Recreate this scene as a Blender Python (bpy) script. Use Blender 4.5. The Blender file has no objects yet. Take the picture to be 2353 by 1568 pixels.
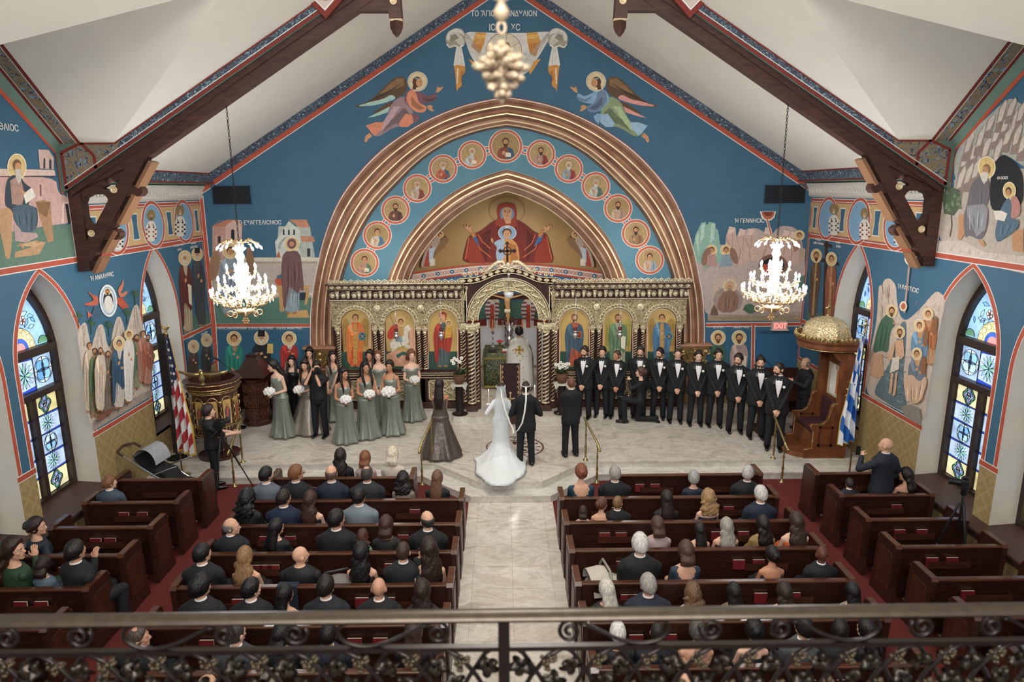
import bpy, bmesh, math, random
from math import sin, cos, pi, sqrt, atan2, radians, hypot, floor as fl
from mathutils import Vector, Matrix
random.seed(7)
V = Vector
S = bpy.context.scene
C = S.collection
# ---------------- camera
FPX = 1568.0
CAMP = V((-0.11, 0.0, 5.84))
_p, _y, _r = math.atan(349/1568), 0.0124, radians(0.25)
FW = V((sin(_y)*cos(_p), cos(_y)*cos(_p), -sin(_p)))
R0 = FW.cross(V((0, 0, 1))).normalized()
U0 = R0.cross(FW)
RT = R0*cos(_r) - U0*sin(_r)
UP = U0*cos(_r) + R0*sin(_r)
cd = bpy.data.cameras.new('camera')
cam = bpy.data.objects.new('camera', cd); C.objects.link(cam)
m4 = Matrix((RT, UP, -FW)).transposed().to_4x4(); m4.translation = CAMP
cam.matrix_world = m4
cd.sensor_width = 36.0; cd.lens = 36.0*FPX/2353.0
cd.clip_start = 0.05; cd.clip_end = 200
cd.dof.use_dof = True; cd.dof.focus_distance = 12.5; cd.dof.aperture_fstop = 1.9
S.camera = cam
S.view_settings.view_transform = 'Standard'
S.view_settings.look = 'None'
S.view_settings.gamma = 1.0
S.view_settings.use_curve_mapping = False
S.view_settings.exposure = 0.45
# ---------------- world and lights
w = bpy.data.worlds.new('world'); S.world = w; w.use_nodes = True
bg = w.node_tree.nodes['Background']
bg.inputs[0].default_value = (0.90, 0.95, 1.0, 1); bg.inputs[1].default_value = 0.75
def lamp(name, kind, loc, power, col=(1, 1, 1), size=0.3, rot=None, sizey=None):
 l = bpy.data.lights.new(name, kind); l.energy = power; l.color = col
 if kind == 'POINT': l.shadow_soft_size = size
 if kind == 'SPOT': l.shadow_soft_size = size; l.spot_size = radians(112); l.spot_blend = .8
 if kind == 'AREA':
  l.size = size
  if sizey: l.shape = 'RECTANGLE'; l.size_y = sizey
 o = bpy.data.objects.new(name, l); C.objects.link(o); o.location = loc
 if rot: o.rotation_euler = rot
 return o
lamp('nave_light', 'POINT', (0, 6.0, 7.4), 330, (1, .95, .88), .7)
lamp('balcony_fill_light', 'AREA', (0, -2.5, 8.2), 520, (1, .95, .9), 5.0, (radians(50), 0, 0), 2.0)  # unseen area light added behind the camera as soft frontal fill
lamp('chandelier_light', 'POINT', (-4.62, 11.9, 4.3), 230, (.95, .97, 1.0), .4)
lamp('chandelier_light', 'POINT', (4.62, 11.9, 4.3), 230, (.95, .97, 1.0), .4)
lamp('platform_fill_light', 'SPOT', (0, 12.0, 9.0), 620, (1, .96, .9), .5, (radians(8), 0, 0))  # unseen overhead spot added to brighten the platform, no lamp hangs there
lamp('apse_fill_light', 'POINT', (0, 18.3, 3.9), 60, (1, .93, .82), .3)  # unseen point light added to lift the apse interior
lamp('tympanum_light', 'POINT', (-3.0, 16.2, 4.2), 12, (1, .93, .85), .2)
lamp('tympanum_light', 'POINT', (3.0, 16.2, 4.2), 12, (1, .93, .85), .2)
# ---------------- pixel helpers (surveying the photograph)
def ray(px, py):
 return FW + RT*((px-1176.5)/FPX) - UP*((py-784)/FPX)
def atD(px, py, D):
 r = ray(px, py); return CAMP + r*(D/r.y)
def atX(px, py, X):
 r = ray(px, py); return CAMP + r*((X-CAMP.x)/r.x)
def atZ(px, py, z):
 r = ray(px, py); return CAMP + r*((z-CAMP.z)/r.z)
# ---------------- materials
def lin(h, k=1.0):
 h = h.lstrip('#')
 c = [int(h[i:i+2], 16)/255 for i in (0, 2, 4)]
 return tuple(min(1, (x/12.92 if x <= .04045 else ((x+.055)/1.055)**2.4)*k) for x in c) + (1,)
MC = {}
def mat(h, rough=.6, metal=0.0, noise=None, bump=None, emit=0, name=None, coat=0, sheen=0, stretch=None, alpha=1):
 key = (h, rough, metal, noise, bump, emit, coat, sheen, stretch, alpha)
 if key in MC: return MC[key]
 m = bpy.data.materials.new(name or 'surface_'+h.lstrip('#')); m.use_nodes = True
 nt = m.node_tree; N = nt.nodes; L = nt.links; b = N['Principled BSDF']
 col = lin(h)
 b.inputs['Base Color'].default_value = col
 b.inputs['Roughness'].default_value = rough; b.inputs['Metallic'].default_value = metal
 if coat: b.inputs['Coat Weight'].default_value = coat; b.inputs['Coat Roughness'].default_value = .15
 if sheen: b.inputs['Sheen Weight'].default_value = sheen
 if alpha < 1: b.inputs['Alpha'].default_value = alpha
 if emit:
  b.inputs['Emission Color'].default_value = col; b.inputs['Emission Strength'].default_value = emit
 if noise is None: noise = (6.0, .06)
 if noise or bump:
  tc = N.new('ShaderNodeTexCoord'); mp = N.new('ShaderNodeMapping'); L.new(tc.outputs['Object'], mp.inputs[0])
  if stretch: mp.inputs['Scale'].default_value = stretch
 if noise:
  t = N.new('ShaderNodeTexNoise'); t.inputs['Scale'].default_value = noise[0]; t.inputs['Detail'].default_value = 5
  L.new(mp.outputs[0], t.inputs[0])
  mr = N.new('ShaderNodeMapRange'); mr.inputs[1].default_value = .3; mr.inputs[2].default_value = .7
  mr.inputs[3].default_value = 1-noise[1]; mr.inputs[4].default_value = 1+noise[1]
  L.new(t.outputs[0], mr.inputs[0])
  mx = N.new('ShaderNodeVectorMath'); mx.operation = 'SCALE'; mx.inputs[0].default_value = col[:3]
  L.new(mr.outputs[0], mx.inputs['Scale']); L.new(mx.outputs[0], b.inputs['Base Color'])
 if bump:
  t2 = N.new('ShaderNodeTexNoise'); t2.inputs['Scale'].default_value = bump[0]; t2.inputs['Detail'].default_value = 4
  L.new(mp.outputs[0], t2.inputs[0])
  bp = N.new('ShaderNodeBump'); bp.inputs['Strength'].default_value = bump[1]; bp.inputs['Distance'].default_value = .02
  L.new(t2.outputs[0], bp.inputs['Height']); L.new(bp.outputs[0], b.inputs['Normal'])
 MC[key] = m
 return m
def ramp_mat(name, tex, scale, stops, rough=.6, metal=0.0, bump=0.0, stretch=None, coords='Object', detail=6, distort=0, emit=0, coat=0, metstops=None):
 m = bpy.data.materials.new(name); m.use_nodes = True
 nt = m.node_tree; N = nt.nodes; L = nt.links; b = N['Principled BSDF']
 b.inputs['Roughness'].default_value = rough; b.inputs['Metallic'].default_value = metal
 if coat: b.inputs['Coat Weight'].default_value = coat; b.inputs['Coat Roughness'].default_value = .2
 tc = N.new('ShaderNodeTexCoord'); mp = N.new('ShaderNodeMapping'); L.new(tc.outputs[coords], mp.inputs[0])
 if stretch: mp.inputs['Scale'].default_value = stretch
 if tex == 'noise':
  t = N.new('ShaderNodeTexNoise'); t.inputs['Detail'].default_value = detail; t.inputs['Distortion'].default_value = distort; out = t.outputs[0]
 elif tex == 'wave':
  t = N.new('ShaderNodeTexWave'); t.inputs['Distortion'].default_value = distort; t.inputs['Detail'].default_value = detail; out = t.outputs[0]
 elif tex == 'voronoi':
  t = N.new('ShaderNodeTexVoronoi'); t.feature = 'DISTANCE_TO_EDGE'; out = t.outputs['Distance']
 elif tex == 'smooth':
  t = N.new('ShaderNodeTexVoronoi'); out = t.outputs['Distance']
 t.inputs['Scale'].default_value = scale; L.new(mp.outputs[0], t.inputs[0])
 cr = N.new('ShaderNodeValToRGB'); L.new(out, cr.inputs[0])
 els = cr.color_ramp.elements
 while len(els) < len(stops): els.new(.5)
 for e, (p, h) in zip(els, stops): e.position = p; e.color = lin(h)
 L.new(cr.outputs[0], b.inputs['Base Color'])
 if metstops:
  c2 = N.new('ShaderNodeValToRGB'); L.new(out, c2.inputs[0])
  c2.color_ramp.elements[0].position = metstops[0]; c2.color_ramp.elements[1].position = metstops[1]
  L.new(c2.outputs[0], b.inputs['Metallic'])
 if bump:
  bp = N.new('ShaderNodeBump'); bp.inputs['Strength'].default_value = bump; bp.inputs['Distance'].default_value = .02
  L.new(out, bp.inputs['Height']); L.new(bp.outputs[0], b.inputs['Normal'])
 return m
# ---------------- geometry collector
class G:
 def __init__(s): s.v = []; s.f = []; s.m = []; s.mats = []; s.cur = 0; s.T = None
 def use(s, m):
  if m not in s.mats: s.mats.append(m)
  s.cur = s.mats.index(m); return s
 def add(s, vs, fs):
  o = len(s.v)
  if s.T is not None: vs = [s.T @ V(v) for v in vs]
  s.v += [tuple(v) for v in vs]
  s.f += [tuple(i+o for i in f) for f in fs]; s.m += [s.cur]*len(fs); return s
 def box(s, x0, x1, y0, y1, z0, z1):
  return s.add([(x0,y0,z0),(x1,y0,z0),(x1,y1,z0),(x0,y1,z0),(x0,y0,z1),(x1,y0,z1),(x1,y1,z1),(x0,y1,z1)],
                     [(3,2,1,0),(4,5,6,7),(0,1,5,4),(1,2,6,5),(2,3,7,6),(3,0,4,7)])
 def bbox(s, x0, x1, y0, y1, z0, z1, b=.01):     # box with chamfered edges
  if x0 > x1: x0, x1 = x1, x0
  r = []
  for z, i in ((z0, b), (z0+b, 0), (z1-b, 0), (z1, b)):
   X0, X1, Y0, Y1 = x0+i, x1-i, y0+i, y1-i; c = b
   r.append([(X0+c,Y0,z),(X1-c,Y0,z),(X1,Y0+c,z),(X1,Y1-c,z),(X1-c,Y1,z),(X0+c,Y1,z),(X0,Y1-c,z),(X0,Y0+c,z)])
  return s.loft(r)
 def loft(s, rings, caps=True, closed=True, loop=False):
  n = len(rings[0]); vs = [p for r in rings for p in r]; fs = []
  R = len(rings)
  for i in range(R-1+(1 if loop else 0)):
   j = (i+1) % R
   for k in range(n if closed else n-1):
    l = (k+1) % n; fs.append((i*n+k, i*n+l, j*n+l, j*n+k))
  if caps and not loop: fs.append(tuple(range(n-1, -1, -1))); fs.append(tuple((R-1)*n+k for k in range(n)))
  return s.add(vs, fs)
 def ell(s, c, r, n=12, m=8, M=None):
  if not hasattr(r, '__len__'): r = (r, r, r)
  c = V(c); vs = []; fs = []
  for i in range(1, m):
   a = pi*i/m
   for k in range(n):
    t = 2*pi*k/n; p = V((r[0]*sin(a)*cos(t), r[1]*sin(a)*sin(t), -r[2]*cos(a)))
    if M: p = M @ p
    vs.append(c+p)
  a0 = V((0,0,-r[2])); a1 = V((0,0,r[2]))
  if M: a0 = M@a0; a1 = M@a1
  vs += [c+a0, c+a1]; b = (m-1)*n
  for k in range(n):
   l = (k+1) % n; fs.append((b, l, k)); fs.append((b+1, (m-2)*n+k, (m-2)*n+l))
   for i in range(m-2): fs.append((i*n+k, i*n+l, (i+1)*n+l, (i+1)*n+k))
  return s.add(vs, fs)
 def cap(s, a, b, ra, rb=None, n=10, h=3, flat=None):     # rounded cone; flat = (axis vector, factor) squeezes the section
  rb = ra if rb is None else rb
  a = V(a); b = V(b); d = b-a; L = d.length
  if L < 1e-6: return s.ell(a, ra)
  d /= L; u = d.orthogonal().normalized()
  if flat: u = (V(flat[0]) - d*V(flat[0]).dot(d)).normalized()
  w_ = d.cross(u); fu = flat[1] if flat else 1
  rings = []
  for i in range(h+1):
   t = pi/2*i/h; t = max(t, .12); rings.append((a - d*(ra*cos(t)), ra*sin(t)))
  for i in range(h+1):
   t = pi/2*(1-i/h); t = max(t, .12); rings.append((b + d*(rb*cos(t)), rb*sin(t)))
  return s.loft([[c + (u*cos(2*pi*k/n)*fu + w_*sin(2*pi*k/n))*r for k in range(n)] for c, r in rings])
 def tube(s, pts, r, n=6, loop=False, flat=1.0, caps=True):
  pts = [V(p) for p in pts]; N_ = len(pts); rings = []; u = None
  for i, p in enumerate(pts):
   if loop: d = pts[(i+1) % N_] - pts[i-1]
   else: d = pts[min(i+1, N_-1)] - pts[max(i-1, 0)]
   d.normalize()
   if u is None: u = d.orthogonal().normalized()
   u = u - d*u.dot(d)
   if u.length < 1e-6: u = d.orthogonal()
   u.normalize(); w_ = d.cross(u)
   rr = r[i] if hasattr(r, '__len__') else r
   rings.append([p + (u*cos(2*pi*k/n) + w_*sin(2*pi*k/n)*flat)*rr for k in range(n)])
  return s.loft(rings, caps=caps, loop=loop)
 def lathe(s, c, prof, n=16, ax='z'):
  c = V(c); rings = []
  for r, z in prof:
   r = max(r, .0005)
   if ax == 'z': rings.append([c+V((r*cos(2*pi*k/n), r*sin(2*pi*k/n), z)) for k in range(n)])
   elif ax == 'y': rings.append([c+V((r*cos(2*pi*k/n), z, -r*sin(2*pi*k/n))) for k in range(n)])
   else: rings.append([c+V((z, r*cos(2*pi*k/n), r*sin(2*pi*k/n))) for k in range(n)])
  return s.loft(rings)
 def prism(s, poly, ax, d0, d1):   # poly in the two other axes, extruded along ax from d0 to d1
  def P(p, d):
   a, b = p
   return {'x': (d, a, b), 'y': (a, d, b), 'z': (a, b, d)}[ax]
  return s.loft([[P(p, d0) for p in poly], [P(p, d1) for p in poly]])
 def poly(s, pts): return s.add(pts, [tuple(range(len(pts)))])
 def build(s, name, parent=None, sm=True, kind=None, recalc=True):
  me = bpy.data.meshes.new(name); me.from_pydata(s.v, [], s.f)
  for m in s.mats: me.materials.append(m)
  if len(s.mats) > 1: me.polygons.foreach_set('material_index', s.m)
  if recalc:
   bm = bmesh.new(); bm.from_mesh(me); bmesh.ops.recalc_face_normals(bm, faces=bm.faces); bm.to_mesh(me); bm.free()
  me.polygons.foreach_set('use_smooth', [bool(sm)]*len(me.polygons))
  if sm == 'a':
   try: me.set_sharp_from_angle(angle=radians(38))
   except Exception: pass
  me.update()
  o = bpy.data.objects.new(name, me); C.objects.link(o)
  if parent is not None: o.parent = parent
  if kind: o['kind'] = kind
  return o
def tag(o, label, cat, group=None):
 o['label'] = label; o['category'] = cat
 if group: o['group'] = group
 return o
def thing(name, label, cat, loc=(0, 0, 0), rz=0, group=None):
 o = bpy.data.objects.new(name, None); C.objects.link(o); o.empty_display_size = .1
 o.location = loc; o.rotation_euler = (0, 0, rz)
 return tag(o, label, cat, group)
def dup(root, loc=None, rz=None, label=None, group=None):
 r = root.copy(); C.objects.link(r)
 if loc is not None: r.location = loc
 if rz is not None: r.rotation_euler = (0, 0, rz)
 if label: r['label'] = label
 if group: r['group'] = group
 for ch in list(root.children):
  c = ch.copy(); C.objects.link(c); c.parent = r
  for g in list(ch.children):
   d = g.copy(); C.objects.link(d); d.parent = c
 return r
TEXTS = []
def text(body, loc, size, m, rot, parent=None, name='inscription', align='CENTER', ext=.001, sx=1.0):
 cu = bpy.data.curves.new(name, 'FONT'); cu.body = body; cu.size = size; cu.align_x = align; cu.extrude = ext
 cu.offset = size*.012
 o = bpy.data.objects.new(name, cu); C.objects.link(o); o.location = loc
 if isinstance(rot, Matrix): o.rotation_euler = rot.to_euler()
 else: o.rotation_euler = rot
 o.scale = (sx, 1, 1)
 cu.materials.append(m)
 if parent: o.parent = parent
 TEXTS.append(o)
 return o
# ================ SETTING
XW, DF = 7.38, 16.8
zc = lambda x: 10.58 - .62*abs(x)
M_ceil = mat('#e7e3d6', .85, noise=(3, .02), bump=(90, .05), name='cream_plaster')
M_reveal = mat('#d8d0c2', .8, noise=(4, .03), name='reveal_plaster')
M_red = mat('#b5533c', .7, name='terracotta_paint')
M_dred = mat('#7c2b22', .7, name='oxblood_paint')
M_white = mat('#e8e4de', .7, name='white_line_paint')
M_blue = mat('#3b657e', .7, noise=(2.5, .05), name='mural_blue')
M_green = mat('#5f7a6c', .75, name='green_paint')
M_wood = ramp_mat('dark_walnut', 'noise', 3.0, [(.3, '#22110c'), (.55, '#361b13'), (.8, '#452519')], .42, stretch=(3, 3, 12), coat=.12)
M_beam = ramp_mat('beam_walnut', 'noise', 4.0, [(.3, '#3a221a'), (.7, '#54342a')], .5, stretch=(1, 6, 6))
M_beamedge = mat('#8f694c', .35, name='light_oak_edge')
M_gold = ramp_mat('gold_leaf', 'noise', 22.0, [(.35, '#8a6a38'), (.65, '#e2c98f')], .34, metal=.75)
M_sill = mat('#4a332e', .5, noise=(10, .1), name='sill_wood')
M_frame = mat('#33221d', .45, noise=(12, .15), name='window_frame_wood')
M_glasslead = mat('#15161a', .6, name='window_lead')
M_carpet = mat('#5e1a15', .95, noise=(60, .25), bump=(300, .4), name='red_carpet')
def marble(name, a, b, c, tile=None, rough=.22):
 m = ramp_mat(name, 'noise', 1.4, [(.30, a), (.50, b), (.62, c), (.8, b)], rough, detail=9, distort=1.6, stretch=(1, 1.6, 1))
 nt = m.node_tree; N = nt.nodes; L = nt.links; bs = N['Principled BSDF']
 cr = [n for n in N if n.type == 'VALTORGB'][0]
 mp = [n for n in N if n.type == 'MAPPING'][0]
 t = N.new('ShaderNodeTexNoise'); t.inputs['Scale'].default_value = 11; t.inputs['Detail'].default_value = 8
 L.new(mp.outputs[0], t.inputs[0])
 mr = N.new('ShaderNodeMapRange'); mr.inputs[1].default_value = .3; mr.inputs[2].default_value = .7; mr.inputs[3].default_value = .88; mr.inputs[4].default_value = 1.08
 L.new(t.outputs[0], mr.inputs[0])
 sc = N.new('ShaderNodeVectorMath'); sc.operation = 'SCALE'; L.new(cr.outputs[0], sc.inputs[0]); L.new(mr.outputs[0], sc.inputs['Scale'])
 last = sc.outputs[0]
 if tile:
  tc = [n for n in N if n.type == 'TEX_COORD'][0]
  br = N.new('ShaderNodeTexBrick'); br.offset = 0; br.inputs['Scale'].default_value = 1
  br.inputs['Brick Width'].default_value = tile; br.inputs['Row Height'].default_value = tile
  br.inputs['Mortar Size'].default_value = .004
  br.inputs['Color1'].default_value = (1, 1, 1, 1); br.inputs['Color2'].default_value = (.93, .92, .9, 1); br.inputs['Mortar'].default_value = (.72, .69, .64, 1)
  L.new(tc.outputs['Object'], br.inputs[0])
  mu = N.new('ShaderNodeVectorMath'); mu.operation = 'MULTIPLY'; L.new(last, mu.inputs[0]); L.new(br.outputs[0], mu.inputs[1]); last = mu.outputs[0]
 L.new(last, bs.inputs['Base Color'])
 return m
M_marble = marble('aisle_marble', '#b3ab9e', '#d6cfc5', '#c5bcb0', .61)
M_marble2 = marble('step_marble', '#b9b4ab', '#d3cec6', '#c4beb5', None)
def wallpaper():
 m = bpy.data.materials.new('mustard_wallpaper'); m.use_nodes = True
 nt = m.node_tree; N = nt.nodes; L = nt.links; b = N['Principled BSDF']; b.inputs['Roughness'].default_value = .6
 tc = N.new('ShaderNodeTexCoord'); mp = N.new('ShaderNodeMapping'); L.new(tc.outputs['Object'], mp.inputs[0])
 mp.inputs['Rotation'].default_value = (radians(45), 0, 0)
 def wave(ax, s):
  w_ = N.new('ShaderNodeTexWave'); w_.bands_direction = ax; w_.inputs['Scale'].default_value = s; w_.inputs['Distortion'].default_value = .0
  L.new(mp.outputs[0], w_.inputs[0]); return w_.outputs['Fac']
 a = wave('Y', 1.6); c = wave('Z', 1.6)
 mxx = N.new('ShaderNodeMath'); mxx.operation = 'MAXIMUM'; L.new(a, mxx.inputs[0]); L.new(c, mxx.inputs[1])
 vo = N.new('ShaderNodeTexVoronoi'); vo.inputs['Scale'].default_value = 7; vo.inputs['Randomness'].default_value = .0; L.new(mp.outputs[0], vo.inputs[0])
 cr = N.new('ShaderNodeValToRGB'); L.new(vo.outputs['Distance'], cr.inputs[0])
 for e, (p, v) in zip(cr.color_ramp.elements, ((.30, 0), (.36, 1))): e.position = p; e.color = (v, v, v, 1)
 e = cr.color_ramp.elements.new(.44); e.color = (0, 0, 0, 1)
 c2 = N.new('ShaderNodeValToRGB'); L.new(mxx.outputs[0], c2.inputs[0])
 c2.color_ramp.elements[0].position = .93; c2.color_ramp.elements[1].position = .98
 ad = N.new('ShaderNodeMath'); ad.operation = 'MAXIMUM'; L.new(cr.outputs[0], ad.inputs[0]); L.new(c2.outputs[0], ad.inputs[1])
 mx = N.new('ShaderNodeMix'); mx.data_type = 'RGBA'; L.new(ad.outputs[0], mx.inputs['Factor'])
 mx.inputs[6].default_value = lin('#9d875a'); mx.inputs[7].default_value = lin('#ac986b')
 L.new(mx.outputs[2], b.inputs['Base Color'])
 return m
M_paper = wallpaper()
def lancet(cx, hw, zs, za, n=10):
 H = za-zs; c = (H*H-hw*hw)/(2*hw); R = hw+c
 pts = []
 for i in range(-n, n+1):
  u = hw*sin(pi/2*i/n); pts.append((cx+u, zs+sqrt(max(0, R*R-(abs(u)+c)**2))))
 return pts
WIN = [(14.35, .76, 3.05, 4.66, .88), (10.76, .78, 3.15, 4.58, .72), (8.82, .78, 3.15, 4.58, .72), (4.2, .78, 3.15, 4.58, .72)]
def walltop(d):
 if d >= 11.62 or d < 5.6: return 6.0
 return 8.4
for side, nm in ((-1, 'wall_left'), (1, 'wall_right')):
 g = G(); X = side*XW
 g.use(M_blue); g.use(M_paper); g.use(M_reveal)
 us = {-3.0, 0.0, DF, 11.62, 11.6, 5.6, 5.61, 7.0, 9.0, 13.0}
 arcs = [lancet(w_[0], w_[1], w_[2], w_[3]) for w_ in WIN]
 for a in arcs: us |= {p[0] for p in a}
 us = sorted(us)
 def opening(u0, u1):
  for w_, a in zip(WIN, arcs):
   if u0 >= w_[0]-w_[1]-1e-6 and u1 <= w_[0]+w_[1]+1e-6:
    def at_(u):
     for p, q in zip(a, a[1:]):
      if p[0]-1e-6 <= u <= q[0]+1e-6: return p[1]+(q[1]-p[1])*(u-p[0])/(q[0]-p[0])
     return a[-1][1]
    return w_, at_(u0), at_(u1)
  return None
 Q = lambda u0, u1, a0, b0, a1, b1: g.poly([(X, u0, a0), (X, u1, b0), (X, u1, b1), (X, u0, a1)])
 for u0, u1 in zip(us, us[1:]):
  if u1-u0 < 1e-6: continue
  op = opening(u0, u1); zm = 1.62
  t0, t1 = walltop(u0+1e-4), walltop(u1-1e-4)
  if op:
   w_, a, b = op
   g.use(M_paper); Q(u0, u1, 0, 0, w_[4], w_[4])
   g.use(M_blue); Q(u0, u1, a, b, t0, t1)
  else:
   g.use(M_paper); Q(u0, u1, 0, 0, zm, zm); g.use(M_blue); Q(u0, u1, zm, zm, t0, t1)
 g.use(M_reveal)
 X2 = side*(XW+.56)
 for w_, a in zip(WIN, arcs):
  prof = [(w_[0]-w_[1], w_[4])] + a + [(w_[0]+w_[1], w_[4])]
  g.loft([[(X, u, z) for u, z in prof], [(X2, u, z) for u, z in prof]], caps=False, closed=False)
 wall = g.build(nm, sm=False, kind='structure', recalc=False)
 if side < 0: WL = wall
 else: WR = wall
 g = G().use(M_sill)
 g.bbox(side*7.06, side*7.40, -3, 11.75, .66, .72, .012); g.box(*sorted((side*7.10, side*7.16)), -3, 11.73, .58, .66)
 g.build('trim_rail_'+('left' if side < 0 else 'right'), sm=False, kind='structure')
 g = G().use(M_paper); g.box(*sorted((side*7.14, side*7.379)), -3, 11.7, .0, .60)
 g.build('wall_lower_'+('left' if side < 0 else 'right'), sm=False, kind='structure')
GL = {}
def glass(h, e=1.0):
 if (h, e) in GL: return GL[(h, e)]
 m = bpy.data.materials.new('stained_glass'); m.use_nodes = True
 nt = m.node_tree; N = nt.nodes; L = nt.links; b = N['Principled BSDF']
 b.inputs['Base Color'].default_value = lin(h); b.inputs['Roughness'].default_value = .25
 t = N.new('ShaderNodeTexNoise'); t.inputs['Scale'].default_value = 5; tc = N.new('ShaderNodeTexCoord'); L.new(tc.outputs['Object'], t.inputs[0])
 mr = N.new('ShaderNodeMapRange'); mr.inputs[1].default_value = .3; mr.inputs[2].default_value = .7; mr.inputs[3].default_value = .35*e; mr.inputs[4].default_value = .85*e
 L.new(t.outputs[0], mr.inputs[0])
 b.inputs['Emission Color'].default_value = lin(h); L.new(mr.outputs[0], b.inputs['Emission Strength'])
 GL[(h, e)] = m; return m
BL = ['#8fc3ee', '#a9d4f2', '#6aa5e0', '#bfe0f2']; GRN = ['#8fd0b8', '#b7e0cf']; YEL = ['#e6ddb0', '#ded29a']; PUR = ['#b3a3d8', '#9d8fcb']; RED = ['#e8845f', '#f0a0b0']
def window(n, side, w_):
 cx, hw, zs, za, sill = w_; X = side*(XW+.50)
 root = thing('window_%d' % n, '', 'window', (X, cx, sill)); del root['label'], root['category']
 root['kind'] = 'structure'
 inn = -side     # towards the nave
 def P(u, v, o=0): return (inn*o, u, v)
 rnd = random.Random(n*7)
 H = za-sill; fz = .09
 outer = [(-hw, 0)] + [(u-cx, z-sill) for u, z in lancet(cx, hw, zs, za)] + [(hw, 0)]
 hi = hw-fz
 inner = [(-hi, fz)] + [(u, z-sill) for u, z in lancet(0, hi, zs, za-.16)] + [(hi, fz)]
 zt1, zt2 = zs-sill+.12, zs-sill-.58          # transoms
 g = G().use(M_frame)
 g.loft([[P(u, v, -.03) for u, v in outer], [P(u, v, .09) for u, v in outer], [P(u, v, .09) for u, v in inner], [P(u, v, -.03) for u, v in inner]], caps=False, loop=True)
 for zt, t in ((zt1, .075), (zt2, .06)):
  g.box(*sorted((inn*-.03, inn*.10)), -hi, hi, zt-t, zt+t); g.box(*sorted((inn*.10, inn*.14)), -hi, hi, zt-t*.3, zt+t)
 g.box(*sorted((inn*-.03, inn*.10)), -.045, .045, fz*.5, zt2-.05)
 g.build('window_frame', root, sm=False)
 p = G(); lead = G().use(M_glasslead)
 back = 0.0
 def pane(h, pts, o):
  p.use(glass(h)); p.poly([P(u, v, o) for u, v in pts])
  if .0025 < o < .0075 and len(pts) < 7: lead.tube([P(u, v, .012) for u, v in pts], .0038, 4, loop=True)
 def line(a, b, r=.0065): lead.cap(P(a[0], a[1], .012), P(b[0], b[1], .012), r, r, 5, 1)
 def circ(c, r, h, o, n_=16, a0=0, a1=2*pi):
  pts = [(c[0]+r*cos(a0+(a1-a0)*k/n_), c[1]+r*sin(a0+(a1-a0)*k/n_)) for k in range(n_ if a1-a0 > 6.2 else n_+1)]
  if a1-a0 < 6.2 and h: pts.append(c)
  if h: pane(h, pts, o)
  q = [(c[0]+r*cos(a0+(a1-a0)*k/n_), c[1]+r*sin(a0+(a1-a0)*k/n_)) for k in range(n_+1)]
  lead.tube([P(u, v, .012) for u, v in q], .0055, 4)
 def module(u0, u1, v0, v1, kind):
  uc, vc = (u0+u1)/2, (v0+v1)/2; r = min(u1-u0, v1-v0)/2
  if kind == 'quatre':      # blue quatrefoil in a ring
   pane('#a3bfe0', [(u0, v0), (u1, v0), (u1, v1), (u0, v1)], .001)
   circ((uc, vc), r*.96, '#cfe6f5', .002, 20)
   for k in range(4):
    a = pi/4+k*pi/2; circ((uc+r*.45*cos(a), vc+r*.45*sin(a)), r*.42, rnd.choice(BL), .003+.0004*k, 14)
   pane('#4a78b8', [(uc-r*.28, vc), (uc, vc-r*.28), (uc+r*.28, vc), (uc, vc+r*.28)], .006)
   pane('#9a6a55', [(uc-r*.14, vc), (uc, vc-r*.14), (uc+r*.14, vc), (uc, vc+r*.14)], .007)
   for a in range(0, 4):
    c_, s_ = cos(a*pi/2), sin(a*pi/2); line((uc+r*.28*c_, vc+r*.28*s_), (uc+r*.96*c_, vc+r*.96*s_))
  elif kind == 'star':      # radiating leaf pattern on blue diagonals
   pane('#b9cfe8', [(u0, v0), (u1, v0), (u1, v1), (u0, v1)], .001)
   for k in range(8):
    a = k*pi/4; b_ = a+pi/8; q = r*.95
    pane([GRN[0], BL[1]][k % 2], [(uc, vc), (uc+q*.5*cos(a-.3), vc+q*.5*sin(a-.3)), (uc+q*cos(a), vc+q*sin(a)), (uc+q*.5*cos(a+.3), vc+q*.5*sin(a+.3))], .003+.0003*k)
    line((uc, vc), (uc+q*cos(b_), vc+q*sin(b_)), .004)
   for s_ in (-1, 1):
    pane('#2c4ec4', [(u0, vc+s_*(v1-v0)*.46), (u1, vc+s_*(v1-v0)*.40), (u1, vc+s_*(v1-v0)*.5), (u0, vc+s_*(v1-v0)*.5)], .006)
  else:                     # purple diamond on yellow with green diagonals
   pane(rnd.choice(YEL), [(u0, v0), (u1, v0), (u1, v1), (u0, v1)], .001)
   for k in range(4):
    a = k*pi/2; circ((uc+r*.55*cos(a), vc+r*.62*sin(a)), r*.36, rnd.choice(PUR), .002+.0004*k, 12)
   d = r*.95
   for sx, sy in ((1, 1), (1, -1), (-1, 1), (-1, -1)):
    pane('#7fc3a6', [(uc+sx*d, vc+sy*.02), (uc+sx*d*.9, vc-sy*.02), (uc-sx*.02, vc+sy*d*.95), (uc+sx*.03, vc+sy*d*1.05)], .0045)
    line((uc+sx*d, vc), (uc, vc+sy*d), .005)
    pane(rnd.choice(BL), [(uc, vc), (uc+sx*r*.5, vc+sy*r*.12), (uc+sx*r*.4, vc+sy*r*.42), (uc+sx*r*.12, vc+sy*r*.5)], .0055)
   pane('#c77a52', [(uc-r*.16, vc), (uc, vc-r*.16), (uc+r*.16, vc), (uc, vc+r*.16)], .0065)
   circ((uc, vc), r*.30, None, .007, 12)
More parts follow.
